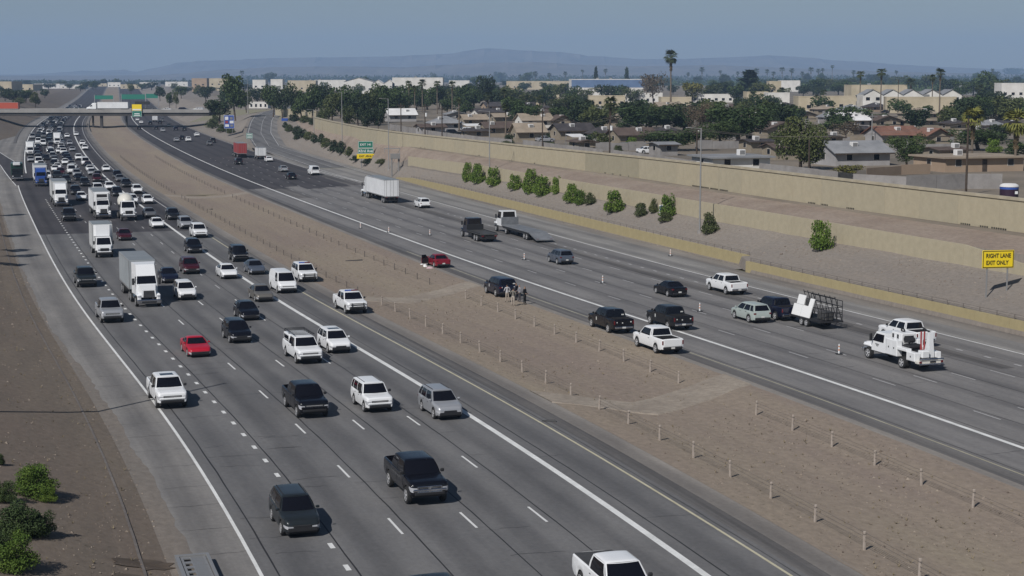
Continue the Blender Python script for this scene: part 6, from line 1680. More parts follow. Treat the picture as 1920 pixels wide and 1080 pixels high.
# traffic on the bridge
X, _ = pxd(206, 205, OY + 5)
rt = thing('semi_truck', 'long white trailer truck crossing the overpass', 'semi truck', (X, OY + 5, 7.1), math.pi)
rear = tractor(rt, PAINT['white'], 10.3, 1.4, 3.7, True); box_trailer(rt, rear - .6, -8.4); truck_wheels(rt, [(9.1, False), (rear - .5, True), (-7.2, True), (-5.9, True)])
M['brick_red'] = mat('brick_red_panel', (.42, .075, .04), .6)
X, _ = pxd(8, 205, OY + 5); rt = thing('box_truck', 'orange trailer on the overpass at the left edge', 'truck', (X, OY + 5, 7.1), 0)
box_trailer(rt, 6.6, -6.6, 1.0, 3.9, 1.28, 'brick_red'); truck_wheels(rt, [(-5, True), (-3.7, True), (5, True)])
for x, k_, c, lab in ((312, 'sedan', 'white', 'white car on the overpass right of the hanging sign'), (345, 'suv', 'navy', 'dark SUV on the overpass left of the dark tree'), (372, 'suv', 'white', 'white SUV on the overpass next to the dark tree'), (290, 'sedan', 'grey', 'grey car on the overpass just right of the hanging sign')):
    X, _ = pxd(x, 203, OY + 6); make_car(k_, c, (X, OY + 5.5, 7.11), 0 if x % 2 else math.pi, lab, 'car', CARNAME[k_], None, None, True)

# ------------------------------------------------------------------ people standing by the parked SUV
def person(label, x, y, top, legs, skin, h=1.76, pose=0, rot=0.0, hair=(.02, .015, .012)):
    for nm, c in (('shirt', top), ('trousers', legs), ('skin', skin)):
        pass
    X, Y = px(x, y, .02)
    me = bpy.data.meshes.new('person'); s_ = h / 1.76
    a = {0: .16, 1: .30, 2: .12}[pose]
    J = [(0, 0, .96), (0, 0, 1.16), (0, .01, 1.40), (0, 0, 1.53), (0, .0, 1.62), (0, -.01, 1.73),
         (-.10, 0, .90), (-.12, .02, .50), (-.14, 0, .10), (-.15, -.14, .04), (.10, 0, .90), (.12, .02, .50), (.14, 0, .10), (.15, -.14, .04),
         (-.20, .01, 1.42), (-.26 - a * .2, .03, 1.14), (-.22, -.12 - a, .98 + a * .6), (-.20, -.2 - a, .96 + a * .7),
         (.20, .01, 1.42), (.26 + a * .2, .03, 1.14), (.22, -.10 - a * .8, .96 + a * .3), (.21, -.17 - a * .8, .93 + a * .35)]
    E_ = [(0, 1), (1, 2), (2, 3), (3, 4), (4, 5), (0, 6), (6, 7), (7, 8), (8, 9), (0, 10), (10, 11), (11, 12), (12, 13), (2, 14), (14, 15), (15, 16), (16, 17), (2, 18), (18, 19), (19, 20), (20, 21)]
    rad = [.14, .135, .15, .06, .085, .07, .10, .07, .05, .04, .10, .07, .05, .04, .07, .052, .042, .045, .07, .052, .042, .045]
    me.from_pydata([tuple(c * s_ for c in j) for j in J], E_, [])
    o = bpy.data.objects.new('person', me); COL.objects.link(o)
    m = o.modifiers.new('skin', 'SKIN'); o.modifiers.new('sub', 'SUBSURF').levels = 1
    for i, v in enumerate(me.skin_vertices[0].data): v.radius = (rad[i] * s_, rad[i] * s_ * (.72 if i < 3 else 1)); v.use_root = (i == 0)
    dg = bpy.context.evaluated_depsgraph_get(); m2 = bpy.data.meshes.new_from_object(o.evaluated_get(dg)); bpy.data.objects.remove(o)
    m2.name = 'person'; m2.materials.clear()
    for nm, c in (('shirt', top), ('trousers', legs), ('skin', skin), ('hair', hair), ('shoe', (.02, .02, .02))): m2.materials.append(mat(nm, c, .85))
    for p in m2.polygons:
        c = p.center / s_; p.use_smooth = True
        p.material_index = 4 if c.z < .10 else 1 if c.z < .96 and abs(c.x) < .235 and c.y > -.16 else 3 if c.z > 1.69 or (c.z > 1.60 and c.y > .03) else 2 if c.z > 1.50 or (c.y < -.2 and c.z < 1.25) else 0
    root = place(m2, 'person', None, (X, Y, .012), rot); prop(root, label, 'person')
    return root
SK = (.30, .18, .12)
person('person in black clothes standing apart on the right of the group', 984, 571, (.012, .012, .014), (.012, .012, .014), SK, 1.84, 2, math.radians(60))
person('person in pale grey top nearest the dark SUV, left of the group', 951, 566, (.42, .42, .44), (.36, .31, .26), SK, 1.76, 1, math.radians(200))
person('person in tan camouflage trousers at the front of the group', 962, 573, (.16, .15, .13), (.40, .35, .30), SK, 1.74, 1, math.radians(150))
person('person in dark vest in the middle of the group', 968, 563, (.03, .03, .045), (.05, .05, .06), SK, 1.78, 0, math.radians(240))
person('person in grey shirt between the group and the person in black', 974, 566, (.24, .24, .26), (.05, .045, .05), SK, 1.72, 0, math.radians(300))
ORD = 'leftmost second third fourth fifth sixth seventh eighth ninth tenth eleventh twelfth thirteenth fourteenth fifteenth sixteenth seventeenth eighteenth nineteenth twentieth'.split()
ORD += ['twenty-' + q for q in 'first second third fourth fifth sixth seventh eighth ninth'.split()] + ['thirtieth'] + ['thirty-' + q for q in 'first second third fourth fifth sixth seventh eighth ninth'.split()] + ['fortieth'] + ['forty-' + q for q in 'first second third fourth fifth sixth seventh eighth ninth'.split()] + ['fiftieth'] + ['fifty-' + q for q in 'first second third fourth fifth'.split()]
# ------------------------------------------------------------------ vegetation
def crown_mesh(name, seed, n, lobes, leaf, mk, shell=.55, flat=1.0):
    """leaf clumps through a crown built of lobes: (cx, cy, cz, rx, ry, rz)"""
    g = np.random.default_rng(seed); w = np.array([l[3] * l[4] * l[5] for l in lobes]) ** .66; w /= w.sum()
    idx = g.choice(len(lobes), n, p=w); Lb = np.array(lobes)[idx]
    v = g.normal(size=(n, 3)); v /= np.linalg.norm(v, axis=1)[:, None]
    r_ = (shell + (1 - shell) * g.random(n) ** .5) * (1 + g.normal(size=n) * .07)
    P = Lb[:, :3] + v * Lb[:, 3:] * r_[:, None]
    nrm = v * .6 + g.normal(size=(n, 3)) * .6; nrm /= np.linalg.norm(nrm, axis=1)[:, None]
    t = np.cross(nrm, g.normal(size=(n, 3))); t /= np.linalg.norm(t, axis=1)[:, None]; b = np.cross(nrm, t)
    sz = leaf * (.6 + .8 * g.random(n))[:, None]
    V = np.stack([P - t * sz * .5, P + b * sz * .35 + nrm * sz * .12, P + t * sz * .6, P - b * sz * .35 + nrm * sz * .12], 1).reshape(-1, 3)
    V[:, 2] *= flat
    me = bpy.data.meshes.new(name); Fc = np.arange(4 * n).reshape(n, 4)
    me.from_pydata(V.tolist(), [], Fc.tolist()); me.materials.append(M[mk]); me.update(); return me
def lobes_of(seed, k, R_, H_, z0, sp=.62):
    g = random.Random(seed); L_ = [(0, 0, z0 + H_ * .5, R_ * .6, R_ * .6, H_ * .42)]
    for i in range(k):
        a = 2 * math.pi * i / k + g.uniform(-.4, .4); q = g.uniform(.35, .72) * R_; rr_ = g.uniform(.28, .48) * R_; zz = z0 + H_ * g.uniform(.22, .78)
        L_.append((q * math.cos(a), q * math.sin(a), zz, rr_, rr_, rr_ * g.uniform(.6, .95) * H_ / R_ * .75))
    return L_
def trunk_mesh(h, r_, mk, fork=True, seed=0, z0=0.0):
    g = random.Random(seed); b = MB(); top = (g.uniform(-.1, .1) * h, g.uniform(-.1, .1) * h, h * .62)
    b.tube((0, 0, z0 - .3), top, r_, mk, r_ * .6, 7, False)
    if fork:
        for k in range(4):
            a = k * 1.57 + g.uniform(-.5, .5); q = h * g.uniform(.2, .34); b.tube(top, (top[0] + q * math.cos(a), top[1] + q * math.sin(a), h * g.uniform(.85, 1.1)), r_ * .5, mk, r_ * .2, 5, False)
    return b.mesh('trunk')
# unit trees: crown radius 1, total height 2.2 (scaled per tree)
TREE = {}
for kind, mk, n, leaf, k in (('round', 'leaf', 1500, .145, 8), ('olive', 'leaf_olive', 1400, .14, 9), ('dark', 'leaf_dark', 1500, .145, 8), ('bare', 'leaf_brown', 650, .13, 8), ('yellow', 'leaf_yellow', 800, .17, 7)):
    TREE[kind] = [(crown_mesh('crown', 10 * i + len(kind), n, lobes_of(i * 7 + len(kind), k, 1.0, 1.85, .30), leaf, mk), trunk_mesh(1.25, .075, 'bark', True, i)) for i in range(4)]
TREE['big'] = [(crown_mesh('crown', 77 + i, 4200, lobes_of(i * 5 + 3, 13, 1.0, 1.85, .25), .085, mk), trunk_mesh(1.2, .08, 'bark', True, i + 4)) for i, mk in enumerate(('leaf', 'leaf_olive', 'leaf'))]
TREE['bigbare'] = [(crown_mesh('crown', 91, 2600, lobes_of(31, 12, 1.0, 1.5, .55), .06, 'leaf_brown', .3), trunk_mesh(1.5, .07, 'bark', True, 14))]
def cone_crown(seed, n, mk, pw=1.0):
    g = np.random.default_rng(seed); t = g.random(n) ** 1.4; a = g.random(n) * 6.283; r_ = (1 - t) ** pw * .42 * (.5 + .5 * g.random(n)) + .02
    P = np.stack([r_ * np.cos(a), r_ * np.sin(a), .25 + t * 1.95], 1); d = g.normal(size=(n, 3)) * .09; e = g.normal(size=(n, 3)) * .09
    V = np.stack([P - d, P + e, P + d, P - e], 1).reshape(-1, 3); me = bpy.data.meshes.new('crown'); me.from_pydata(V.tolist(), [], np.arange(4 * n).reshape(n, 4).tolist()); me.materials.append(M[mk]); return me
TREE['cypress'] = [(cone_crown(3 + i, 520, 'leaf_dark', .6), trunk_mesh(.8, .05, 'bark', False, i)) for i in range(2)]
TREE['pine'] = [(cone_crown(13 + i, 700, 'leaf_dark', .85), trunk_mesh(1.0, .05, 'bark', False, i)) for i in range(2)]
# palms: unit height 1 to crown base; crown separately scaled
def frond_mesh(mk, ln=1.0, seed=0, droop=.5):
    b = MB(); rr_ = random.Random(seed); V = []; Fc = []
    n = 7
    for i in range(n):   # fan leaf: blades spread from the end of a stalk
        t = (i / (n - 1) - .5) * 2.3; w_ = .06
        cx_, sx_ = math.cos(t), math.sin(t); base = (.38 * ln, 0, .02)
        tip = (base[0] + .62 * ln * cx_, .55 * ln * sx_, -droop * .35 * ln - abs(t) * .05); mid = (base[0] + .34 * ln * cx_, .33 * ln * sx_, .03)
        o = len(V); V += [base, (mid[0] - w_ * sx_, mid[1] + w_ * cx_, mid[2]), tip, (mid[0] + w_ * sx_, mid[1] - w_ * cx_, mid[2])]; Fc.append((o, o + 1, o + 2, o + 3))
    b.add(V, Fc, mk); b.add([(0, -.015, 0), (.4 * ln, -.012, .03), (.4 * ln, .012, .03), (0, .015, 0)], [(0, 1, 2, 3)], mk); return b
def palm_crown(seed, mk, nf=30, skirt=True):
    rr_ = random.Random(seed); b = MB(); fr = frond_mesh(mk, 1.0, seed)
    for i in range(nf):
        el = rr_.uniform(-.75, 1.25); T = Matrix.Rotation(i * 2.4 + rr_.uniform(-.2, .2), 4, 'Z') @ Matrix.Rotation(-el, 4, 'Y') @ Matrix.Scale(rr_.uniform(.75, 1.1), 4); b.merge(fr, T)
    s_ = None
    if skirt:
        s_ = MB(); f2_ = frond_mesh('skirt', .8, seed + 1)
        for i in range(22):
            T = Matrix.Translation((0, 0, -.15 - .75 * rr_.random())) @ Matrix.Rotation(i * 2.4, 4, 'Z') @ Matrix.Rotation(rr_.uniform(1.1, 1.45), 4, 'Y') @ Matrix.Scale(rr_.uniform(.5, .8), 4); s_.merge(f2_, T)
    return b.mesh('crown'), (s_.mesh('dead_fronds') if s_ else None)
PALM = [palm_crown(i, 'frond', 30) for i in range(3)]
pt = MB(); pt.tube((0, 0, -.02), (.006, 0, .5), .022, 'palm_bark', .016, 8, False); pt.tube((.006, 0, .5), (.0, .004, 1.0), .016, 'palm_bark', .012, 8, False); PTRUNK = pt.mesh('trunk')

rt_ = random.Random(21)
def tree(kind, x, ybase, ytop, width, label, name='tree', zg=GROUND, group=None, Y=None):
    """crown width and heights in photo pixels"""
    if Y is None: X, Y = px(x, ybase, zg)
    else: X, _ = pxd(x, ybase, Y)
    k = Y / F; h = (ybase - ytop) * k; w_ = width * k
    c, t = rt_.choice(TREE[kind]); root = thing(name, label, 'tree', (X, Y, zg), rt_.uniform(0, 6.28), group)
    hz = h / (2.2 if kind in ('cypress', 'pine') else 2.17)
    if kind == 'big': w_ *= 1.18
    sxy = w_ / 2 if kind not in ('cypress', 'pine') else w_ / .84
    for me, nm in ((t, 'trunk'), (c, 'crown')):
        o = place(me, nm, root); o.scale = (sxy, sxy * rt_.uniform(.85, 1.1), hz)
    return root
def palm(x, ybase, ytop, crown, label, group=None, zg=GROUND, Y=None, mk='frond', split=False):
    if Y is None: X, Y = px(x, ybase, zg)
    else: X, _ = pxd(x, ybase, Y)
    k = Y / F; h = (ybase - ytop) * k; cr = crown * k / 2
    root = thing('palm_tree', label, 'palm tree', (X, Y, zg), rt_.uniform(0, 6.28), group)
    th = h - cr * .8
    o = place(PTRUNK, 'trunk', root); o.scale = (max(12, th * .9), max(12, th * .9), th)
    if split:
        fm = frond_mesh(mk, 1.0, 3).mesh('frond')
        for i in range(34):
            f_ = place(fm, 'frond', root, (0, 0, th)); el = rt_.uniform(-.9, 1.3); f_.rotation_euler = (Matrix.Rotation(i * 2.4, 4, 'Z') @ Matrix.Rotation(-el, 4, 'Y')).to_euler(); f_.scale = (cr * rt_.uniform(.85, 1.1),) * 3
        o = place(PALM[0][1], 'dead_fronds', root, (0, 0, th)); o.scale = (cr * .75, cr * .75, cr * 1.25)
    else:
        c, sk = rt_.choice(PALM); o = place(c, 'crown', root, (0, 0, th)); o.scale = (cr,) * 3
        if sk: o = place(sk, 'dead_fronds', root, (0, 0, th)); o.scale = (cr * .7, cr * .7, cr)
    return root
for i, (X, Y, hh) in enumerate(shadow_palms):
    z = zl(*SD(X, Y)); root = thing('palm_tree', f'added palm just left of the view casting the {ORD[i] if i else "first"} shadow on the left bank', 'palm tree', (X, Y, z), i * 1.3, 'added palms left of the view')
    o = place(PTRUNK, 'trunk', root); o.scale = (10, 10, hh - z - 1); c, sk = PALM[i % 3]; o = place(c, 'crown', root, (0, 0, hh - z - 1)); o.scale = (1.9,) * 3
# bushes
def bush_meshes(mk, seed, n, leaf, spiky=0.0):
    g = random.Random(seed); L_ = [(0, 0, .62, .62, .62, .6)]
    for i in range(7):
        a = i * .9 + g.uniform(-.3, .3); q = g.uniform(.42, .62); L_.append((q * math.cos(a), q * math.sin(a), g.uniform(.26, .42), g.uniform(.32, .46), g.uniform(.32, .46), g.uniform(.26, .38)))
    for i in range(6):
        a = i * 1.05 + g.uniform(-.4, .4); q = g.uniform(.15, .5); L_.append((q * math.cos(a), q * math.sin(a), g.uniform(.75, 1.12), g.uniform(.2, .36), g.uniform(.2, .36), g.uniform(.22, .36)))
    return crown_mesh('foliage', seed, n, L_, leaf, mk, .35)
BUSH = {'lime': [bush_meshes('leaf_lime', i + 1, 2300, .115) for i in range(3)], 'olive': [bush_meshes('leaf_olive', i + 11, 1600, .12) for i in range(3)], 'dark': [bush_meshes('leaf_dark', i + 21, 1100, .15) for i in range(2)], 'near': [bush_meshes('leaf', i + 31, 7000, .065) for i in range(2)], 'green': [bush_meshes('leaf_lime', i + 41, 7000, .062) for i in range(2)]}
bst = MB()
for i in range(6):
    a = i * 1.05; bst.tube((0, 0, -.15), (.4 * math.cos(a), .4 * math.sin(a), .75), .035, 'bark', .015, 5, False)
BSTEM = bst.mesh('stem')
def bush(kind, x, ybase, ytop, width, label, zf, group=None):
    X, Y, z = hit(x, ybase, zf)
    k = Y / F; h = (ybase - ytop) * k; w_ = width * k
    root = thing('bush', label, 'bush', (X, Y, z), rt_.uniform(0, 6.28), group)
    o = place(rt_.choice(BUSH[kind]), 'foliage', root); o.scale = (w_ / 1.7, w_ / 1.7, h / 1.36)
    o = place(BSTEM, 'stem', root); o.scale = (w_ / 2, w_ / 2, h / 1.6)
bush('green', 64, 930, 862, 92, 'bright green bush standing clear on the left bank', zl)
bush('near', 76, 1006, 956, 62, 'dark bush with long shadow in the middle of the left bank', zl)
bush('near', 34, 1002, 940, 104, 'large shaded bush behind the dark bush at the left edge', zl)
bush('green', 30, 1068, 994, 92, 'green bush at the lower left corner', zl)
bush('near', -8, 1062, 985, 70, 'bush cut by the left edge at the bottom', zl)
bush('near', 8, 940, 900, 52, 'small bush at the left edge below the topmost one', zl)
bush('near', 0, 872, 850, 22, 'topmost small bush at the left edge of the bank', zl)
bush('green', 88, 940, 908, 40, 'low round bush at the foot of the bright green bush', zl)
for i, (kd, x, yb, yt, w_, lab) in enumerate((
    ('lime', 876, 340, 304, 22, 'narrow bright bush, left of the first clump'), ('lime', 896, 344, 306, 30, 'tall bright bush beside the second light pole'), ('lime', 924, 349, 314, 30, 'round bush right of the second light pole'),
    ('lime', 966, 356, 326, 30, 'round bush at the left of the big clump'), ('lime', 994, 362, 316, 34, 'tallest bush of the big clump'), ('lime', 1016, 367, 328, 36, 'wide bush in the front of the big clump'), ('lime', 1043, 363, 332, 22, 'small bush at the right end of the big clump'),
    ('lime', 1072, 380, 344, 34, 'yellowish green bush, left of a group of three'), ('lime', 1088, 384, 354, 28, 'low bush in the middle of a group of three'), ('olive', 1106, 384, 360, 24, 'small dull bush, right of a group of three'),
    ('lime', 1152, 398, 356, 40, 'pointed green bush standing alone before the shield sign'), ('olive', 1201, 406, 376, 28, 'small round bush left of the shield sign'), ('olive', 1225, 400, 371, 18, 'narrow bush right behind the shield sign'),
    ('lime', 1251, 408, 365, 34, 'dark green bush at the right of the shield sign'), ('olive', 1247, 416, 396, 30, 'low shaded bush under the shield sign'), ('olive', 1330, 438, 396, 34, 'small upright bush at the foot of the nearest light pole'),
    ('lime', 1539, 469, 412, 44, 'single large bush alone on the gravel slope'))):
    bush(kd, x, yb, yt, w_, lab, zr, 'bushes on the right bank')
for i, (x, yb, yt, w_) in enumerate(((543, 247, 232, 20), (556, 252, 236, 18), (566, 258, 240, 20), (578, 262, 244, 20), (590, 268, 250, 18), (603, 268, 250, 18), (612, 276, 256, 22), (626, 284, 262, 24), (640, 288, 264, 22), (655, 292, 274, 20), (668, 302, 291, 24), (690, 307, 297, 28), (716, 308, 297, 24), (556, 262, 246, 14), (552, 228, 214, 26), (572, 230, 216, 24), (588, 234, 220, 20), (535, 240, 228, 12))):
    bush('dark' if i % 3 else 'olive', x, yb, yt, w_, f'{ORD[i]} dark shrub from the lower end, far right bank row' if i < 13 else f'dark shrub on the upper bank beside the ramp, {ORD[i - 13]} listed from its lower end', zr, 'dark shrubs on the far bank')
for i, (x, yb, yt, w_) in enumerate(((398, 240, 222, 26), (418, 247, 232, 28), (432, 250, 236, 20), (404, 234, 214, 20))):
    s_, d_ = SDpx(x, yb, 2); bush('olive', x, yb, yt, w_, f'{("leftmost", "tallest left", "rightmost", "uppermost")[i]} low shrub on the slope below the blue services sign', lambda s, d: max(.1, float(np.interp(d, [49, 52.5, 60, 66], [0, .1, 2.6, 4.5]))), 'shrubs below the services sign')

BT = 'trees of the dense belt behind the sound wall'
tree('big', 1386, 270, 192, 112, 'largest dense green tree behind the wall, right of the bare tree')
tree('big', 1352, 274, 222, 70, 'rounded green tree in front of the bare tree')
tree('bigbare', 1312, 262, 186, 66, 'grey brown almost leafless tree left of the largest tree')
tree('big', 1262, 282, 238, 104, 'low spreading green tree left of the grey bare tree')
tree('big', 1222, 246, 194, 110, 'mid green tree above the maroon roofed house')
tree('big', 1058, 215, 176, 58, 'green tree above the dark roofed houses, left of the palms')
tree('big', 1501, 318, 208, 84, 'tall olive green tree on the house side of the wall at the right')
tree('big', 1520, 318, 262, 48, 'darker lower tree against the tall olive tree')
tree('big', 1700, 314, 250, 60, 'dense dark tree between the pale roofed house and the tan flat roof')
tree('big', 1836, 282, 238, 106, 'wide green tree below the yellowish palm at the right')
tree('round', 1690, 219, 184, 50, 'dark tree in front of the tan apartment wall')
tree('round', 1737, 219, 197, 42, 'round tree right of the dark one before the apartments')
tree('bare', 1588, 262, 226, 60, 'brownish bare tree behind the grey gabled house')
tree('round', 1545, 214, 178, 48, 'dark tree between two tan buildings at the right')
tree('yellow', 1298, 192, 151, 44, 'yellow green tree before the tan buildings')
tree('bare', 1226, 196, 132, 46, 'tall bare brown trees beside the tallest palm')
tree('bare', 1214, 190, 138, 34, 'slim bare tree left of the tall brown one')
tree('pine', 1404, 186, 134, 54, 'dark layered pine on the skyline right of the tallest palm')
tree('cypress', 1117, 172, 127, 10, 'thin dark cypress on the skyline above the blue warehouse')
tree('cypress', 1175, 170, 128, 10, 'second thin cypress on the skyline right of the warehouse')
tree('dark', 911, 200, 141, 36, 'dark spiky tree mass on the skyline left of the green roofed hall')
tree('dark', 411, 226, 186, 62, 'dark tree at the right end of the overpass')
tree('round', 441, 216, 140, 56, 'tall tree beyond the right end of the overpass')
tree('olive', 462, 206, 168, 30, 'small pale tree right of the overpass end')
tree('round', 425, 200, 160, 40, 'green tree far behind the overpass end')
belt = [(512, 216, 158, 34), (530, 220, 166, 34), (549, 214, 154, 38), (566, 222, 170, 36), (585, 226, 160, 36), (603, 218, 156, 40), (622, 232, 172, 36), (638, 222, 158, 38), (656, 232, 170, 40), (672, 236, 176, 38), (690, 234, 166, 40), (708, 230, 170, 40), (724, 222, 158, 44), (482, 196, 162, 26), (500, 200, 160, 28), (743, 218, 164, 40), (761, 210, 160, 38), (690, 246, 200, 30), (652, 244, 198, 26), (780, 206, 166, 40), (802, 206, 164, 40), (822, 204, 160, 36), (846, 204, 164, 40), (868, 206, 160, 36), (888, 206, 158, 38), (932, 206, 168, 40), (950, 200, 160, 36), (838, 214, 184, 30), (875, 216, 188, 32), (710, 246, 206, 22), (608, 236, 200, 24)]
for i, (x, yb, yt, w_) in enumerate(belt):
    tree(('round', 'dark', 'olive', 'round')[i % 4], x, yb, yt, w_ * 1.25, f'{ORD[sorted(belt).index((x, yb, yt, w_))]} tree from the left in the dense belt behind the sound wall', group=BT)
mids = [(968, 214, 182, 30), (985, 206, 172, 34), (1005, 200, 168, 30), (1024, 198, 160, 34), (1046, 190, 156, 30), (1072, 190, 160, 28), (1098, 194, 166, 32), (1136, 192, 158, 36), (1160, 190, 160, 34), (1186, 194, 164, 30), (1204, 218, 186, 36), (1150, 218, 196, 36), (1110, 222, 200, 30), (1180, 246, 214, 44), (1256, 236, 206, 44), (1280, 246, 214, 40), (1332, 188, 158, 36), (1356, 184, 152, 34), (1380, 192, 160, 36), (1430, 190, 152, 38), (1446, 206, 176, 30), (1466, 190, 164, 30), (1482, 236, 204, 36), (1524, 178, 148, 40), (1548, 172, 146, 36), (1572, 178, 150, 36), (1590, 168, 146, 40), (1636, 158, 138, 30), (1650, 170, 150, 26), (1690, 166, 142, 36), (1718, 170, 146, 36), (1748, 170, 140, 34), (1776, 180, 146, 36), (1802, 186, 150, 36), (1824, 180, 150, 40), (1850, 186, 132, 44), (1872, 190, 150, 36), (1900, 150, 126, 40), (1830, 212, 184, 40), (1862, 216, 180, 44), (1890, 226, 196, 46), (1910, 214, 180, 36), (1444, 250, 216, 34), (1560, 250, 222, 40), (1130, 280, 246, 40), (1095, 276, 252, 34), (1460, 280, 244, 40), (1880, 262, 232, 40), (1650, 232, 212, 30), (1776, 262, 240, 30), (1904, 300, 262, 40)]
for i, (x, yb, yt, w_) in enumerate(mids):
    tree(('round', 'olive', 'dark', 'round', 'olive')[i % 5], x, yb, yt, w_ * 1.25, f'{ORD[sorted(mids).index((x, yb, yt, w_))]} medium tree from the left among the houses right of centre', group='trees among the houses')
fills = []
KEEP = [(1072, 1206, 150, 180), (1105, 1172, 181, 199), (1176, 1242, 176, 193), (1240, 1296, 184, 205), (1297, 1402, 178, 190), (975, 1048, 180, 196), (1497, 1536, 183, 208), (1550, 1604, 182, 206), (1618, 1802, 166, 205), (1877, 1930, 158, 190), (1462, 1500, 152, 170), (1440, 1480, 176, 200)]
i = 0
while len(fills) < 112:
    i += 1
    x = rt_.uniform(955, 1925) if i % 8 else rt_.uniform(500, 955); yb = 166 + 82 * rt_.random() ** 1.2 if i % 8 else rt_.uniform(172, 205)
    h = (yb - 145) * rt_.uniform(.36, .58) + 5; w_ = h * rt_.uniform(1.0, 1.5)
    cover = sum(max(0, min(x + w_ / 2, b_) - max(x - w_ / 2, a)) * max(0, min(yb, d_) - max(yb - h, c_)) for a, b_, c_, d_ in KEEP)
    if cover > .16 * w_ * h: continue
    fills.append((x, yb, h, w_))
LMK = [(1139, 170, 'blue banded warehouse'), (1010, 160, 'pale green roofed hall'), (1138, 192, 'tan building by bare trees'), (1210, 186, 'pale building under bare trees'), (1268, 196, 'tan building at tallest palm'), (1350, 186, 'long pale low building'), (1012, 190, 'low tan building among trees'), (1420, 188, 'tan building below the dark pine'), (1516, 197, 'plain tan block'), (1577, 196, 'tan building with openings'), (1660, 176, 'long tan hall'), (1710, 190, 'white gabled apartments'), (1905, 178, 'white two storey building'), (1597, 226, 'bright white roof'), (1680, 252, 'broad terracotta roof'), (1752, 256, 'terracotta gable'), (1604, 288, 'grey low pitched house'), (1073, 246, 'dark roofed house'), (1186, 254, 'maroon roofed house'), (990, 248, 'tan roofed carport house'), (1386, 230, 'largest green tree'), (1822, 218, 'yellowish palm'), (1257, 150, 'tallest palm'), (1480, 162, 'pale stepped building'), (833, 232, 'blue grey hipped roof'), (750, 216, 'pale belt roof'), (783, 162, 'long white hall'), (672, 160, 'white gabled complex'), (911, 170, 'spiky dark skyline tree'), (1312, 224, 'leafless grey tree'), (560, 190, 'tree belt start'), (620, 160, 'green roofed white building')]
TONE = {'lime': 'bright green', 'round': 'mid green', 'olive': 'olive green', 'dark': 'dark green'}
used_l = {}
def tree_label(kind, x, yb, h, w_, far=''):
    near_ = sorted(LMK, key=lambda l: (l[0] - x) ** 2 + 3 * (l[1] - yb) ** 2)
    base = f'{far}{"wide" if w_ > h * 1.3 else "tall" if h > w_ * .95 else "rounded"} {TONE[kind]} tree'
    for lx, ly, nm in near_[:4]:
        dx, dy = x - lx, yb - ly
        rel = ('left of' if dx < 0 else 'right of') if abs(dx) > 3 * abs(dy) else ('below' if dy > 0 else 'behind') if abs(dy) > abs(dx) else ('below and left of' if dy > 0 and dx < 0 else 'below and right of' if dy > 0 else 'behind and left of' if dx < 0 else 'behind and right of')
        lab = f'{base} {rel} the {nm}'
        if lab not in used_l: used_l[lab] = 1; return lab
    return f'{base} {rel} the {nm}'
for x, yb, h, w_ in fills:
    kd = rt_.choice(('round', 'olive', 'dark', 'round', 'dark'))
    tree(kd, x, yb, yb - h, w_, tree_label(kd, x, yb, h, w_), group='leafy trees between the buildings')
for i in range(40):     # trees dotted along the skyline
    x = rt_.uniform(480, 1930); yb = 158 + rt_.uniform(-4, 14); h = rt_.uniform(12, 24); 
    kd = rt_.choice(('round', 'dark', 'olive', 'dark', 'round')); w_ = rt_.uniform(16, 34); tree(kd, x, yb, yb - h, w_, tree_label(kd, x, yb, h, w_, 'far small '), group='distant trees on the skyline')
for i in range(22):
    x = 4 + i * 21.5 + rt_.uniform(-7, 7); yb = rt_.uniform(160, 176); h = rt_.uniform(9, 17)
    tree(rt_.choice(('round', 'dark', 'olive')), x, yb, yb - h, rt_.uniform(14, 30), f'{ORD[i]} small distant tree from the left, far beyond the overpass', group='distant trees at the left')
for i, (x, yb, yt, w_) in enumerate(((24, 194, 168, 34), (48, 190, 168, 34), (66, 200, 170, 24), (10, 190, 164, 28), (84, 182, 166, 24), (36, 200, 182, 26), (160, 168, 152, 16), (178, 168, 151, 16), (246, 176, 156, 16), (300, 186, 160, 24), (340, 184, 160, 26), (372, 180, 158, 26), (386, 190, 160, 30), (318, 200, 172, 16), (330, 200, 170, 14))):
    tree(('dark', 'round', 'olive')[i % 3], x, yb, yt, w_, f'{TONE[(chr(100)+"ark", "round", "olive")[i % 3]]} tree just beyond the overpass, {ORD[sorted((24,48,66,10,84,36,160,178,246,300,340,372,386,318,330)).index(x)]} of that row from the left', group='trees beyond the overpass')
# a far-off wooded band that reads as one mass
def wood(name, x0, x1, yb, h0, h1, n, mk, seed):
    g = np.random.default_rng(seed); me = bpy.data.meshes.new(name); V = []; Fc = []
    for i in range(n):
        x = g.uniform(x0, x1); X, Y = px(x, yb + g.uniform(-1.2, 1.2), GROUND); k = Y / F; z = GROUND + k * g.uniform(0, 1) ** 1.4 * g.uniform(h0, h1); s_ = k * g.uniform(.5, 1.5)
        o = len(V); d = g.normal(size=3) * s_; e = g.normal(size=3) * s_; p = np.array([X, Y, z]); V += [tuple(p - d), tuple(p + e), tuple(p + d), tuple(p - e)]; Fc.append((o, o + 1, o + 2, o + 3))
    me.from_pydata(V, [], Fc); me.materials.append(M[mk]); o = place(me, name); o['kind'] = 'stuff'
wood('far_wood', 440, 1960, 153.5, 6, 13, 26000, 'leaf_dark', 4)
wood('far_wood', 1380, 1960, 170, 6, 17, 14000, 'leaf', 9)
wood('far_wood', 1380, 1960, 163, 6, 16, 14000, 'leaf_dark', 10)
wood('far_wood', -40, 500, 157, 3, 7, 9000, 'leaf_dark', 5)
wood('far_wood', 950, 1960, 160, 5, 12, 14000, 'leaf', 6)
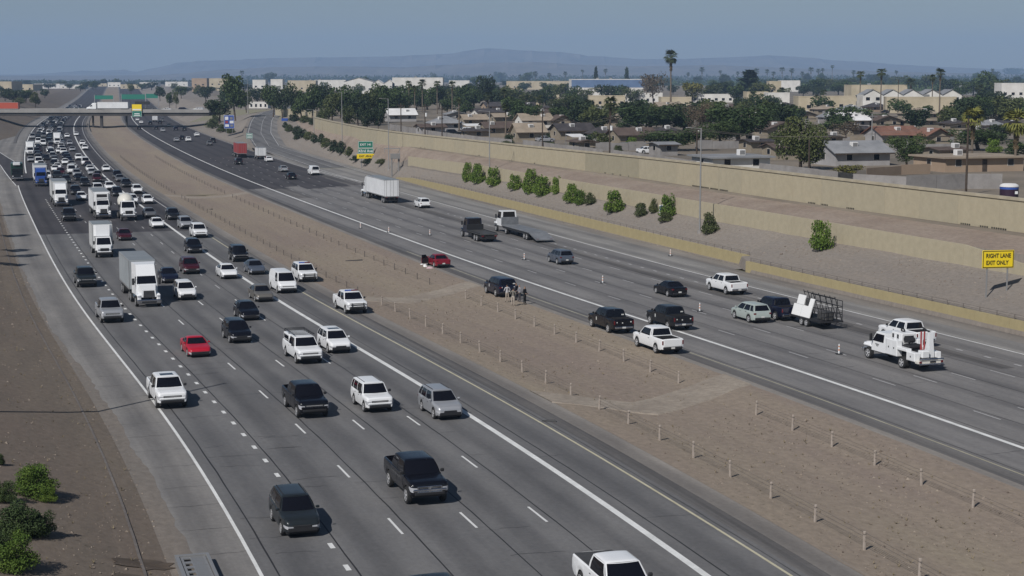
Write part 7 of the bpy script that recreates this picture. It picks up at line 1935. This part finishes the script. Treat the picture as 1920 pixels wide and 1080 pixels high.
# palms
palm(1257, 206, 95, 33, 'tallest palm rising alone above the skyline', split=True)
palm(1822, 300, 200, 52, 'palm with yellow green crown beside the utility pole at the right', mk='frond_yellow', split=True)
palm(1903, 320, 206, 62, 'large palm cut by the right edge', mk='frond_yellow', split=True)
palm(1144, 270, 180, 32, 'palm with brown skirt above the maroon roofed house', split=True)
palm(1630, 205, 166, 22, 'small bright palm in front of the white apartments')
PG = 'palms standing among the houses'
PL = [p_ for p_ in ((767, 212, 150, 18), (792, 212, 149, 20), (820, 214, 150, 18), (848, 216, 152, 18), (861, 246, 184, 16), (915, 218, 172, 22), (946, 214, 166, 24), (1012, 216, 178, 20), (1104, 226, 184, 26), (1092, 226, 190, 20), (1116, 170, 132, 0), (1651, 212, 127, 24), (1612, 206, 132, 20), (1761, 212, 128, 24), (1747, 208, 140, 18), (1707, 190, 146, 24), (1412, 202, 170, 22), (1465, 200, 164, 18), (1543, 206, 166, 18), (948, 260, 196, 18), (778, 216, 160, 16), (1835, 200, 158, 22)) if p_[3]]
for x, yb, yt, c in PL:
    palm(x, yb, yt, c, f'{ORD[sorted(PL).index((x, yb, yt, c))]} slim palm from the left among the houses', PG)
SKP = ((1466, 126), (1484, 128), (1520, 126), (1534, 129), (1542, 128), (1560, 122), (1092, 130), (1135, 129), (1316, 126), (1350, 132), (1383, 134), (1450, 134), (1504, 134), (1030, 136), (1004, 134), (1418, 128), (1438, 130), (1600, 132), (454, 132), (314, 152), (327, 150), (1680, 132), (1860, 128), (1060, 134), (975, 140), (880, 146), (1240, 140), (1290, 136), (345, 146), (372, 148))
for x, yt in SKP:
    palm(x, 158, yt, 9 + (x % 3) * 2, f'{ORD[sorted(q[0] for q in SKP).index(x)]} thin distant palm from the left along the skyline', 'distant palms on the skyline')

# ------------------------------------------------------------------ houses, yards and pale buildings
GRID = math.radians(17)
def win(root, x0, x1, y, z0, z1, axis=0, name='window', sg=-1):
    f_ = MB(); g = MB(); t = .05
    if axis == 0:
        a, e = sorted((y, y + sg * .05)); f_.box(x0 - t, x1 + t, a, e, z0 - t, z1 + t, 'stucco_white'); a, e = sorted((y + sg * .051, y + sg * .058)); g.box(x0, x1, a, e, z0, z1, 'glass_dark')
    else:
        a, e = sorted((y, y + sg * .05)); f_.box(a, e, x0 - t, x1 + t, z0 - t, z1 + t, 'stucco_white'); a, e = sorted((y + sg * .051, y + sg * .058)); g.box(a, e, x0, x1, z0, z1, 'glass_dark')
    w_ = f_.build(name, root); g.build('pane', w_)
HR = []
def house(x0, x1, ybase, ytop, roof, wall_, label, typ='gable', depth=10.0, wallh=2.25, along=True, ac=True, rot=None, name='house'):
    HR.append((x0, x1, ytop, ybase)); xm = (x0 + x1) / 2; X, Y = px(xm, ybase, GROUND); k = Y / F; Wd = (x1 - x0) * k * .95; ht = max(wallh + .5, (ybase - ytop) * k * .97)
    ht = min(ht, wallh + 2.6)
    dep = min(depth, max(6, Wd * .8)); root = thing(name, label, 'house', (X, Y + dep / 2, GROUND), GRID if rot is None else rot)
    hx, hy = Wd / 2 * .93, dep / 2; b = MB(); b.box(-hx, hx, -hy, hy, -.2, wallh, wall_); b.build('wall', root)
    r_ = MB(); ox, oy = hx + .6, hy + .8; e = .14
    if typ == 'gable' and along:       # ridge along x
        for sg in (-1, 1):
            r_.hexa([(-ox, 0), (ox, 0), (ox, sg * oy), (-ox, sg * oy)], [ht - e, ht - e, wallh - .1, wallh - .1], [(-ox, 0), (ox, 0), (ox, sg * oy), (-ox, sg * oy)], [ht, ht, wallh + .04, wallh + .04], roof)
        r_.add([(-hx, -hy, wallh), (-hx, hy, wallh), (-hx, 0, ht - e)], [(0, 1, 2)], wall_); r_.add([(hx, -hy, wallh), (hx, hy, wallh), (hx, 0, ht - e)], [(0, 1, 2)], wall_)
    elif typ == 'gable':
        for sg in (-1, 1):
            r_.hexa([(0, -oy), (sg * ox, -oy), (sg * ox, oy), (0, oy)], [ht - e, wallh - .1, wallh - .1, ht - e], [(0, -oy), (sg * ox, -oy), (sg * ox, oy), (0, oy)], [ht, wallh + .04, wallh + .04, ht], roof)
        r_.add([(-hx, -hy, wallh), (hx, -hy, wallh), (0, -hy, ht - e)], [(0, 1, 2)], wall_); r_.add([(-hx, hy, wallh), (hx, hy, wallh), (0, hy, ht - e)], [(0, 1, 2)], wall_)
    elif typ == 'hip':
        q = max(.5, ox - oy); r_.add([(-ox, -oy, wallh), (ox, -oy, wallh), (ox, oy, wallh), (-ox, oy, wallh), (-q, 0, ht), (q, 0, ht)], [(0, 1, 5, 4), (1, 2, 5), (2, 3, 4, 5), (3, 0, 4), (3, 2, 1, 0)], roof)
        r_.box(-ox, ox, -oy, oy, wallh - .16, wallh - .004, 'wood')
    else:
        r_.box(-ox, ox, -oy, oy, wallh, wallh + .28, roof)
    ro = r_.build('roof', root)
    if typ != 'flat':
        f_ = MB(); f_.box(-ox, ox, -oy - .03, -oy - .002, wallh - .2, wallh + .05, 'wood'); f_.build('fascia', root)
    n = max(1, int(Wd / 4))
    for i in range(n):
        xx = -hx + (i + .5) * 2 * hx / n
        if i == n // 2 and n > 2:
            d_ = MB(); d_.box(xx - .45, xx + .45, -hy - .05, -hy - .002, 0, 2.05, 'wood'); d_.build('door', root)
        else: win(root, xx - .55, xx + .55, -hy - .002, 1.0, 2.05)
    win(root, -.6, .6, -hx - .002, 1.0, 2.0, 1)
    if ac:
        zz = ht * .5 + wallh * .5; a_ = MB(); xx = rt_.uniform(-.5, .5) * hx; yy = -.45 * hy if typ != 'flat' else 0
        zz = wallh + .28 if typ == 'flat' else wallh + (ht - wallh) * .45
        a_.rbox(xx - .6, xx + .6, yy - .55, yy + .55, zz - .25, zz + .95, 'roof_white', .06); a_.box(xx - .45, xx + .45, yy - .56, yy - .551, zz + .1, zz + .8, 'sign_back'); a_.build('rooftop_cooler', root)
    return root
house(1540, 1668, 311, 264, 'roof_grey', 'stucco_grey', 'grey low pitched house behind the block wall, right of the olive tree', 'gable')
house(1735, 1925, 322, 283, 'roof_tan', 'stucco_peach', 'long tan flat roofed house at the right edge', 'flat', 10)
house(1634, 1726, 272, 236, 'roof_red', 'stucco_grey', 'house with broad terracotta roof behind the grey gabled house', 'gable')
house(1725, 1780, 274, 239, 'roof_red', 'stucco_mid', 'terracotta gable house beside the yellowish palm', 'gable', 10, 2.3, False)
house(1746, 1812, 304, 278, 'roof_brown', 'stucco_mid', 'brown roofed house between two trees at the right', 'gable')
house(1534, 1577, 276, 257, 'roof_dark', 'stucco_mid', 'small dark gabled house behind the grey roof', 'gable', 8, 2.2, False)
house(1565, 1630, 240, 209, 'roof_white', 'stucco_grey', 'house with bright white roof in the middle distance', 'gable')
house(1630, 1688, 240, 216, 'roof_brown', 'stucco_mid', 'brown gabled house right of the bright white roof', 'gable', 9, 2.3, False)
house(1770, 1816, 246, 224, 'roof_dark', 'stucco_mid', 'dark roofed house left of the yellowish palm crown', 'hip')
house(1838, 1882, 250, 224, 'roof_grey', 'stucco_grey', 'grey hipped roof behind the palm at the right', 'hip')
house(1690, 1760, 240, 222, 'roof_tan', 'stucco_mid', 'tan low house below the round trees', 'hip')
house(1035, 1112, 262, 231, 'roof_dark', 'stucco_mid', 'dark roofed house left of the second utility pole', 'gable')
house(1030, 1070, 240, 215, 'roof_brown', 'stucco_mid', 'small brown gabled house higher behind the dark roof', 'gable', 9, 2.3, False)
house(1145, 1228, 272, 239, 'roof_brown', 'stucco_mid', 'maroon brown roofed house with cooler, left of the green trees', 'gable')
house(1106, 1148, 268, 238, 'roof_dark', 'stucco_grey', 'grey dark roofed house in the gap before the maroon roof', 'hip')
house(960, 1020, 266, 230, 'roof_tan', 'stucco_mid', 'tan roofed house with pale carport left of the first utility pole', 'gable')
house(968, 1034, 240, 212, 'roof_tan', 'stucco_white', 'pale house behind the tan roofed house', 'gable')
house(1310, 1442, 322, 287, 'roof_grey', 'stucco_white', 'low white house with small windows right behind the sound wall', 'flat', 9)
house(1226, 1266, 292, 271, 'roof_grey', 'block', 'small grey roofed shed behind the block wall', 'gable', 6, 2.2, True, False)
house(800, 866, 246, 217, 'roof_grey', 'stucco_grey', 'blue grey hipped roof house behind the left part of the sound wall', 'hip')
house(720, 778, 228, 203, 'roof_white', 'stucco_grey', 'pale roofed house among the trunks of the belt', 'gable')
house(862, 912, 238, 214, 'roof_tan', 'stucco_mid', 'tan house between the blue grey roof and the slim palms', 'gable')
house(900, 962, 256, 228, 'roof_brown', 'stucco_mid', 'brown roofed house left of the pale carport', 'gable')
house(885, 950, 222, 203, 'roof_dark', 'stucco_white', 'small white house higher up behind the brown roof', 'gable')
house(780, 832, 268 - 14, 232, 'roof_brown', 'stucco_grey', 'brown roofed house right behind the wall at the left', 'gable')
house(1440, 1500, 300, 268, 'roof_brown', 'stucco_mid', 'brown roofed house under the tall olive tree', 'gable')
house(1395, 1450, 286, 262, 'roof_dark', 'stucco_mid', 'dark roofed house under the largest tree', 'gable')
# more houses further back in the same streets
hk = ['roof_brown', 'roof_dark', 'roof_tan', 'roof_grey', 'roof_dark', 'roof_brown']
BACK = ((1000, 1042, 224, 204), (1052, 1094, 226, 206), (1120, 1160, 236, 214), (1168, 1216, 234, 212), (1230, 1276, 262, 238), (1290, 1330, 270, 246), (1446, 1486, 236, 214), (1486, 1530, 228, 208), (1404, 1444, 232, 210), (1540, 1584, 232, 210), (1588, 1630, 258, 236), (1690, 1734, 262, 240), (1816, 1862, 262, 240), (1870, 1915, 246, 226), (920, 964, 232, 212), (832, 874, 226, 208), (866, 916, 262, 238), (1074, 1112, 286, 262))
for i, (x0, x1, yb, yt) in enumerate(BACK):
    house(x0, x1, yb, yt, hk[i % 6], 'stucco_mid' if i % 3 else 'stucco_grey', f'{hk[i % 6][5:]} roofed house in the back streets, {ORD[sorted(BACK).index((x0, x1, yb, yt))]} of them from the left', 'gable' if i % 4 else 'hip', 9, 2.2, i % 2 == 0)
for i, (x, y, k_, c) in enumerate(((1008, 262, 'suv', 'white'), (1022, 266, 'sedan', 'silver'), (1098, 282, 'pickup', 'white'), (1180, 282, 'suv', 'grey'), (1215, 288, 'sedan', 'white'), (905, 256, 'sedan', 'silver'), (880, 250, 'suv', 'white'), (846, 256, 'pickup', 'charcoal'), (1752, 312, 'suv', 'maroon'), (1764, 314, 'sedan', 'white'), (1836, 226, 'suv', 'silver'), (1790, 224, 'sedan', 'white'), (1660, 212, 'sedan', 'black'), (1618, 210, 'suv', 'white'), (1700, 214, 'suv', 'grey'))):
    X, Y = px(x, y, GROUND); make_car(k_, c, (X, Y, GROUND + .01), rt_.choice((GRID, GRID + 1.57)), f'{c} {dict(suv="SUV").get(k_, k_)} parked among the houses, {ORD[sorted((1008, 1022, 1098, 1180, 1215, 905, 880, 846, 1752, 1764, 1836, 1790, 1660, 1618, 1700)).index(x)]} parked car from the left', CARCAT[k_], CARNAME[k_], 'cars parked among the houses', None, True)
# houses that fill the remaining lots, with yard walls and yard bushes
FILL = []; tries = 0
while len(FILL) < 52 and tries < 9000:
    tries += 1
    yb = rt_.uniform(208, 276); x = rt_.uniform(930, 1900); k_ = 15.5 * F / (yb - 145) / F; w_ = rt_.uniform(10, 14) / k_; h_ = 4.3 / k_
    if any(x - w_ / 2 < b_ - 2 and x + w_ / 2 > a + 2 and abs(yb - d_) < .62 * h_ for a, b_, c_, d_ in HR): continue
    if any(abs(x - q[0]) < 46 and abs(yb - q[1]) < 30 for q in ((1386, 262), (1300, 258), (1262, 275), (1501, 300), (1700, 300), (1836, 270))): continue
    FILL.append((x - w_ / 2, x + w_ / 2, yb, yb - h_)); HR.append((x - w_ / 2, x + w_ / 2, yb - h_, yb))
for i, (x0, x1, yb, yt) in enumerate(FILL):
    house(x0, x1, yb, yt, rt_.choice(hk), rt_.choice(('stucco_mid', 'stucco_mid', 'stucco_grey', 'stucco_peach')), f'{ORD[sorted(FILL).index((x0, x1, yb, yt))]} plain house from the left filling the lots between streets', rt_.choice(('gable', 'gable', 'hip')), 9, 2.2, rt_.random() < .6)
yw = 0
for i in range(60):
    yb = rt_.uniform(206, 290); x = rt_.uniform(930, 1880); X, Y = px(x, yb, GROUND)
    if SD(X, Y)[1] < 80 or yw >= 22: continue
    L_ = rt_.uniform(10, 22); a_ = GRID + rt_.choice((0, 0, math.pi / 2)); ca, sa = math.cos(a_), math.sin(a_); nP = int(L_ / 4)
    root = thing('yard_wall', 'low block wall dividing the house yards', 'wall', (X, Y, GROUND), a_, 'yard walls'); yw += 1
    for j in range(nP):
        b = MB(); b.box(j * 4 + .03, j * 4 + 3.97, 0, .2, -.2, rt_.uniform(1.6, 1.9), rt_.choice(('block', 'block', 'stucco_mid'))); b.build('panel', root)
for i in range(46):
    yb = rt_.uniform(206, 296); x = rt_.uniform(930, 1900); X, Y = px(x, yb, GROUND)
    if SD(X, Y)[1] < 78: continue
    kd = rt_.choice(('dark', 'olive', 'olive', 'lime')); hb, wb2 = 1.9 * F / Y * rt_.uniform(.7, 1.5), 2.4 * F / Y * rt_.uniform(.8, 1.6)
    bush(kd, x, yb, yb - hb, wb2, tree_label(kd, x, yb, hb, wb2).replace(' tree ', ' yard bush '), lambda s, d: GROUND, 'bushes in the house yards')
# pale canopies and carports
for x0, x1, y, lab in ((960, 1012, 250, 'white carport roof in front of the tan roofed house'), (870, 910, 252, 'white canvas canopy left of the brown roofed house'), (1066, 1096, 276, 'white awning behind the block wall near the first pole'), (1560, 1600, 236, 'long white patio roof in the middle distance'), (1638, 1668, 236, 'small white patio roof beside the brown gable')):
    X, Y = px((x0 + x1) / 2, y, GROUND); w_ = (x1 - x0) * Y / F; root = thing('carport', lab, 'carport', (X, Y, GROUND), GRID)
    b = MB(); b.hexa([(-w_ / 2, -2.5), (w_ / 2, -2.5), (w_ / 2, 2.5), (-w_ / 2, 2.5)], [2.3, 2.3, 2.8, 2.8], [(-w_ / 2, -2.5), (w_ / 2, -2.5), (w_ / 2, 2.5), (-w_ / 2, 2.5)], [2.4, 2.4, 2.9, 2.9], 'roof_white'); b.build('roof', root)
    for xx in (-w_ / 2 + .1, w_ / 2 - .1):
        for yy, zz in ((-2.4, 2.3), (2.4, 2.8)): b = MB(); b.box(xx - .06, xx + .06, yy - .06, yy + .06, 0, zz, 'steel'); b.build('post', root)
# block walls along the yards
def block_wall(pts, z_top, mk, label, dark=None):
    P = [px(x, y, z_top) for x, y in pts]; root = thing('block_wall', label, 'wall', (P[0][0], P[0][1], GROUND))
    for (a, c_) in zip(P[:-1], P[1:]):
        L_ = math.hypot(c_[0] - a[0], c_[1] - a[1]); n = max(1, int(L_ / 4.5)); dx, dy = (c_[0] - a[0]) / n, (c_[1] - a[1]) / n
        ux, uy = dx / math.hypot(dx, dy) * .02, dy / math.hypot(dx, dy) * .02
        for i in range(n):
            x0, y0 = a[0] - P[0][0] + dx * i + ux, a[1] - P[0][1] + dy * i + uy; x1, y1 = a[0] - P[0][0] + dx * (i + 1) - ux, a[1] - P[0][1] + dy * (i + 1) - uy
            h = z_top - GROUND + R.uniform(-.08, .08); b = MB(); b.hexa([(x0, y0), (x1, y1), (x1, y1 + .2), (x0, y0 + .2)], -.2, [(x0, y0), (x1, y1), (x1, y1 + .2), (x0, y0 + .2)], h, mk); b.build('panel', root)
block_wall([(1145, 280), (1225, 290), (1306, 301)], 8.5, 'block', 'grey block yard wall behind the sound wall, left of the nearest light pole')
block_wall([(1424, 306), (1500, 314), (1571, 322)], 8.6, 'block', 'grey block yard wall below the tall olive tree')
block_wall([(1600, 325), (1700, 330), (1812, 326), (1880, 326)], 8.6, 'block', 'long grey block yard wall at the right')
block_wall([(1572, 322), (1599, 325)], 8.4, 'deck_dark', 'dark gate in the block yard wall')
block_wall([(980, 262), (1060, 272), (1130, 280)], 8.2, 'block', 'low block yard wall left of the second utility pole')
block_wall([(730, 232), (790, 242), (860, 252), (960, 262)], 8.2, 'block', 'grey yard wall behind the left part of the sound wall')
block_wall([(1625, 315), (1690, 310), (1745, 308)], 8.0, 'stucco_peach', 'peach yard wall in front of the dense dark tree')
# yellow shrub and portable tank
tree('yellow', 1590, 330, 308, 60, 'low yellow green shrub beside the dark gate', name='shrub')
Y = 208; X = pxd(1892, 360, Y)[0]; zz = GROUND
M['tank_dark'] = mat('dark_tank', (.03, .012, .03), .5)
root = thing('storage_tank', 'dark blue tank with white lid at the right edge behind the wall', 'tank', (X, Y, zz))
b = MB(); b.lathe([(0.01, 0), (1.15, 0), (1.15, 1.5), (1.15, 1.55)], 'tank_dark', 20, 'z'); b.build('body', root); b = MB(); b.lathe([(1.16, 1.56), (1.16, 1.85)], 'sign_blue', 20, 'z'); b.build('band', root); b = MB(); b.lathe([(1.2, 1.86), (1.15, 2.05), (.8, 2.25), (.01, 2.3)], 'roof_white', 20, 'z'); b.build('lid', root)
b = MB(); b.box(.4, .75, -1.17, -1.12, 1.0, 1.35, 'sign_white'); b.build('label_plate', root)
# utility poles
def utility_pole(x, yb, yt, label, box=True, arms=1, mk='wood'):
    X, Y = px(x, yb, GROUND); k = Y / F; h = (yb - yt) * k; root = thing('utility_pole', label, 'utility pole', (X, Y, GROUND), GRID)
    b = MB(); b.tube((0, 0, -.4), (0, 0, h), .17, mk, .12, 8); b.build('pole', root)
    for i in range(arms): b = MB(); b.box(-1.2, 1.2, -.18, -.08, h - .7 - i * .9, h - .56 - i * .9, mk); b.build('crossarm', root)
    if box: b = MB(); b.tube((.3, -.1, h * .62), (.3, -.1, h * .62 + .95), .26, 'sign_white', n=10); b.build('transformer', root)
    return X, Y, GROUND + h - .6
U = [utility_pole(1017, 282, 205, 'wooden utility pole above the tan roofed house', False), utility_pole(1143, 292, 216, 'wooden utility pole with transformer left of the maroon roof'), utility_pole(1306, 312, 236, 'wooden utility pole just left of the nearest light pole', False), utility_pole(1516, 338, 262, 'short dark pole under the tall olive tree', False, 0), utility_pole(1811, 366, 222, 'tall wooden utility pole below the yellowish palm', False)]
utility_pole(1634, 272, 214, 'pale mast beside the terracotta roof', False, 1, 'steel'); utility_pole(829, 262, 200, 'utility pole before the blue grey roof', False); utility_pole(797, 256, 196, 'utility pole right of the tree belt'); utility_pole(752, 250, 194, 'utility pole among the belt trees', False); utility_pole(1683, 216, 150, 'thin dark pole before the tan apartments', False, 0)
for (a, c_) in zip(U[:2] + U[2:3], U[1:3] + U[4:5]):
    b = MB(); n = 14
    for off in (-1.0, 1.0):
        for i in range(n):
            t, t2_ = i / n, (i + 1) / n
            def wp(t): return (a[0] + (c_[0] - a[0]) * t + off * .95 - a[0], a[1] + (c_[1] - a[1]) * t - a[1], a[2] + (c_[2] - a[2]) * t - 1.6 * 4 * t * (1 - t) - a[2])
            b.tube(wp(t), wp(t2_), .02, 'cable', n=3, caps=False)
    prop(b.build('power_line', None, a), f'thin sagging power line between two wooden poles, span {"left" if a is U[0] else "middle" if a is U[1] else "right"}', 'power line')

def block(x0, x1, ybase, ytop, mk, label, depth=18.0, roof='flat', roofmk='roof_white', band=None, rows=1, wn=0, name='building', rot=None, parapet=True, slope=0):
    xm = (x0 + x1) / 2; X, Y = px(xm, ybase, GROUND); k = Y / F; Wd = (x1 - x0) * k; h = (ybase - ytop) * k; hx, hy = Wd / 2, depth / 2
    root = thing(name, label, 'building', (X, Y + hy, GROUND), 0 if rot is None else rot)
    b = MB(); b.box(-hx, hx, -hy, hy, -.3, h - (.0 if roof == 'flat' else h * .25), mk); b.build('wall', root)
    if roof == 'flat':
        r_ = MB(); r_.box(-hx + .3, hx - .3, -hy + .3, hy - .3, h, h + .06, roofmk); r_.build('roof', root)
        p_ = MB(); p_.box(-hx - .05, hx + .05, -hy - .06, -hy + .25, h, h + .55, mk); p_.box(-hx - .05, -hx + .25, -hy + .25, hy, h, h + .55, mk); p_.box(hx - .25, hx + .05, -hy + .25, hy, h, h + .55, mk); p_.build('parapet', root)
    elif roof == 'gable':
        z0 = h * .75; n = max(1, slope)
        for i in range(n):
            a, e = -hx + 2 * hx * i / n, -hx + 2 * hx * (i + 1) / n; m_ = (a + e) / 2
            r_ = MB(); r_.add([(a, -hy - .5, z0), (m_, -hy - .5, h), (e, -hy - .5, z0), (a, hy, z0), (m_, hy, h), (e, hy, z0)], [(0, 1, 4, 3), (1, 2, 5, 4)], roofmk); r_.add([(a, -hy, z0), (e, -hy, z0), (m_, -hy, h)], [(0, 1, 2)], mk); r_.build('roof', root)
    if band: b = MB(); b.box(-hx - .04, hx + .04, -hy - .08, -hy - .005, h * band[1], h * band[2], band[0]); b.build('band', root)
    for r in range(rows):
        for i in range(wn):
            xx = -hx + (i + .5) * 2 * hx / wn; zz = (h * .72) * (r + .35) / rows; win(root, xx - min(1.0, hx / wn * .4), xx + min(1.0, hx / wn * .4), -hy - .003, zz, zz + 1.5)
    for i in range(int(Wd / 25)):
        b = MB(); xx = rt_.uniform(-.8, .8) * hx; 
        if roof == 'flat': b.rbox(xx - 1.1, xx + 1.1, -hy * .4 - .9, -hy * .4 + .9, h + .061, h + 1.5, 'sign_back', .1); b.build('rooftop_unit', root)
    return root
block(1072, 1206, 182, 150, 'stucco_white', 'long warehouse with broad blue band across its top', 60, band=('blue_band', .55, 1.0), rows=1, wn=6, name='warehouse')
block(950, 1072, 168, 153, 'stucco_tan', 'low hall with pale green roof left of the blue warehouse', 50, roofmk='roof_grey', rows=1, wn=4)
block(1105, 1172, 200, 181, 'stucco_tan', 'low tan building left of the bare brown trees', 16, rows=1, wn=5)
block(1176, 1242, 194, 176, 'stucco_white', 'low pale building below the bare brown trees', 16, rows=1, wn=6)
block(1240, 1296, 206, 184, 'stucco_tan', 'plain tan building right at the tallest palm trunk', 16, rows=1, wn=2)
block(1297, 1402, 192, 178, 'stucco_white', 'long pale low building right of the tallest palm', 16, rows=1, wn=8)
block(975, 1048, 198, 180, 'stucco_tan', 'low tan building among trees, left of the big green tree', 16, rows=1, wn=5)
block(1400, 1440, 200, 174, 'stucco_tan', 'small tan building below the dark pine', 14, rows=1, wn=2)
block(1462, 1500, 172, 152, 'stucco_white', 'pale stepped building on the skyline at the right', 14, rows=1, wn=3)
block(1442, 1464, 190, 154, 'stucco_tan', 'narrow tan building at the left of the pale stepped one', 12, rows=2, wn=2)
block(1497, 1536, 210, 183, 'stucco_tan', 'plain tan block at the left of the apartment court', 14, rows=1, wn=1)
block(1440, 1480, 206, 176, 'stucco_white', 'pale low house left of the plain tan block', 14, rows=1, wn=2)
block(1550, 1604, 208, 182, 'stucco_tan', 'tan building with openings right of the dark tree', 14, rows=1, wn=3)
block(1596, 1700, 190, 161, 'stucco_tan', 'long tan curved roof hall behind the apartments', 24, rows=1, wn=5)
block(1618, 1802, 208, 168, 'stucco_white', 'white apartment row with a line of gables', 14, 'gable', 'roof_grey', rows=2, wn=10, slope=5, name='apartment_building')
block(1662, 1792, 212, 184, 'stucco_tan', 'tan wall building in front of the white gabled apartments', 6, rows=1, wn=0)
block(1877, 1935, 198, 158, 'stucco_white', 'white two storey building at the right edge', 14, rows=2, wn=4)
block(1700, 1740, 170, 160, 'stucco_tan', 'tan roof top far behind the apartments', 14, rows=1, wn=2)
block(1780, 1850, 178, 160, 'roof_grey', 'grey roofed hall far behind at the right', 20, rows=1, wn=2)
block(645, 700, 176, 146, 'stucco_white', 'white gabled complex with grey roof, left part', 30, 'gable', 'roof_grey', rows=1, wn=4, slope=1)
block(698, 740, 178, 150, 'stucco_white', 'white gabled block in front of the white hall', 20, 'gable', 'roof_white', rows=1, wn=3, slope=2)
block(736, 830, 178, 147, 'stucco_white', 'long white hall on the skyline with small windows', 30, rows=1, wn=7, name='warehouse')
block(842, 880, 172, 152, 'stucco_white', 'small white hall right of the long white one', 20, rows=1, wn=2)
block(590, 648, 170, 151, 'stucco_white', 'white building with dark green roof left of the gables', 20, roofmk='roof_grey', rows=1, wn=4)
block(474, 498, 176, 151, 'stucco_white', 'white block at the left of the tree belt', 16, rows=2, wn=2)
block(508, 530, 178, 150, 'stucco_white', 'white block second from the left of the tree belt', 14, rows=1, wn=2)
block(540, 592, 172, 152, 'stucco_tan', 'pale hall above the tree belt', 20, rows=1, wn=3)
block(360, 388, 172, 148, 'stucco_peach', 'peach building beyond the overpass, left one', 14, rows=2, wn=2)
block(392, 430, 170, 148, 'stucco_tan', 'tan building beyond the overpass, right one', 14, rows=2, wn=3)
block(467, 502, 203, 193, 'stucco_white', 'low white store behind the exit ramp', 10, rows=1, wn=4)
for x0, x1, yb, yt, mk in ((-10, 22, 172, 154, 'stucco_tan'), (24, 62, 170, 159, 'stucco_tan'), (64, 112, 166, 158, 'roof_white'), (112, 152, 166, 160, 'stucco_white'), (202, 226, 163, 155, 'stucco_white'), (226, 264, 166, 159, 'stucco_tan'), (262, 292, 162, 155, 'stucco_white'), (310, 352, 162, 154, 'stucco_white'), (152, 200, 162, 157, 'stucco_tan')):
    block(x0, x1, yb, yt, mk, f'low pale hall far beyond the overpass, {ORD[sorted((-10,24,64,112,202,226,262,310,152)).index(x0)]} from the left', 40, rows=1, wn=3, name='hall').update_tag()
for o in [o for o in COL.objects if o.name.startswith('hall')]: o['group'] = 'far halls at the left'
# shop canopy and far overpass signs
for x, yb, w_, h_ in ((195, 186, 34, 7), (250, 186, 44, 9), (285, 184, 22, 8)):
    s, d = SDpx(x, yb, 6.5); X, Y = px(x, yb, 6.5); k = Y / F; root = thing('overhead_sign', f'{dict([(195, "left"), (250, "widest middle"), (285, "right")])[x]} green overhead sign far down the freeway', 'road sign', (X, Y, 4.0), 0, 'far overhead signs')
    b = MB(); b.box(-w_ / 2 * k, w_ / 2 * k, -.1, .1, 2.5, 2.5 + h_ * k, 'sign_green'); b.build('panel', root); b = MB(); b.box(-w_ / 2 * k - .4, -w_ / 2 * k, -.2, .2, -6, 3 + h_ * k, 'steel'); b.box(w_ / 2 * k, w_ / 2 * k + .4, -.2, .2, -6, 3 + h_ * k, 'steel'); b.build('post', root)

# ------------------------------------------------------------------ the air
hz = bpy.data.meshes.new('haze'); b = MB(); b.box(-17500, 17500, -400, 17000, -12, 420, 'dark'); hz.from_pydata(b.v, [], b.f)
hm = bpy.data.materials.new('haze'); hm.use_nodes = True; n = hm.node_tree; n.nodes.remove(n.nodes['Principled BSDF'])
pv = n.nodes.new('ShaderNodeVolumePrincipled'); pv.inputs['Density'].default_value = 1.05e-4; pv.inputs['Color'].default_value = (.45, .67, 1.0, 1); pv.inputs['Anisotropy'].default_value = 0.0
n.links.new(pv.outputs[0], n.nodes['Material Output'].inputs['Volume']); hz.materials.append(hm)
ho = bpy.data.objects.new('haze', hz); COL.objects.link(ho); ho['kind'] = 'stuff'
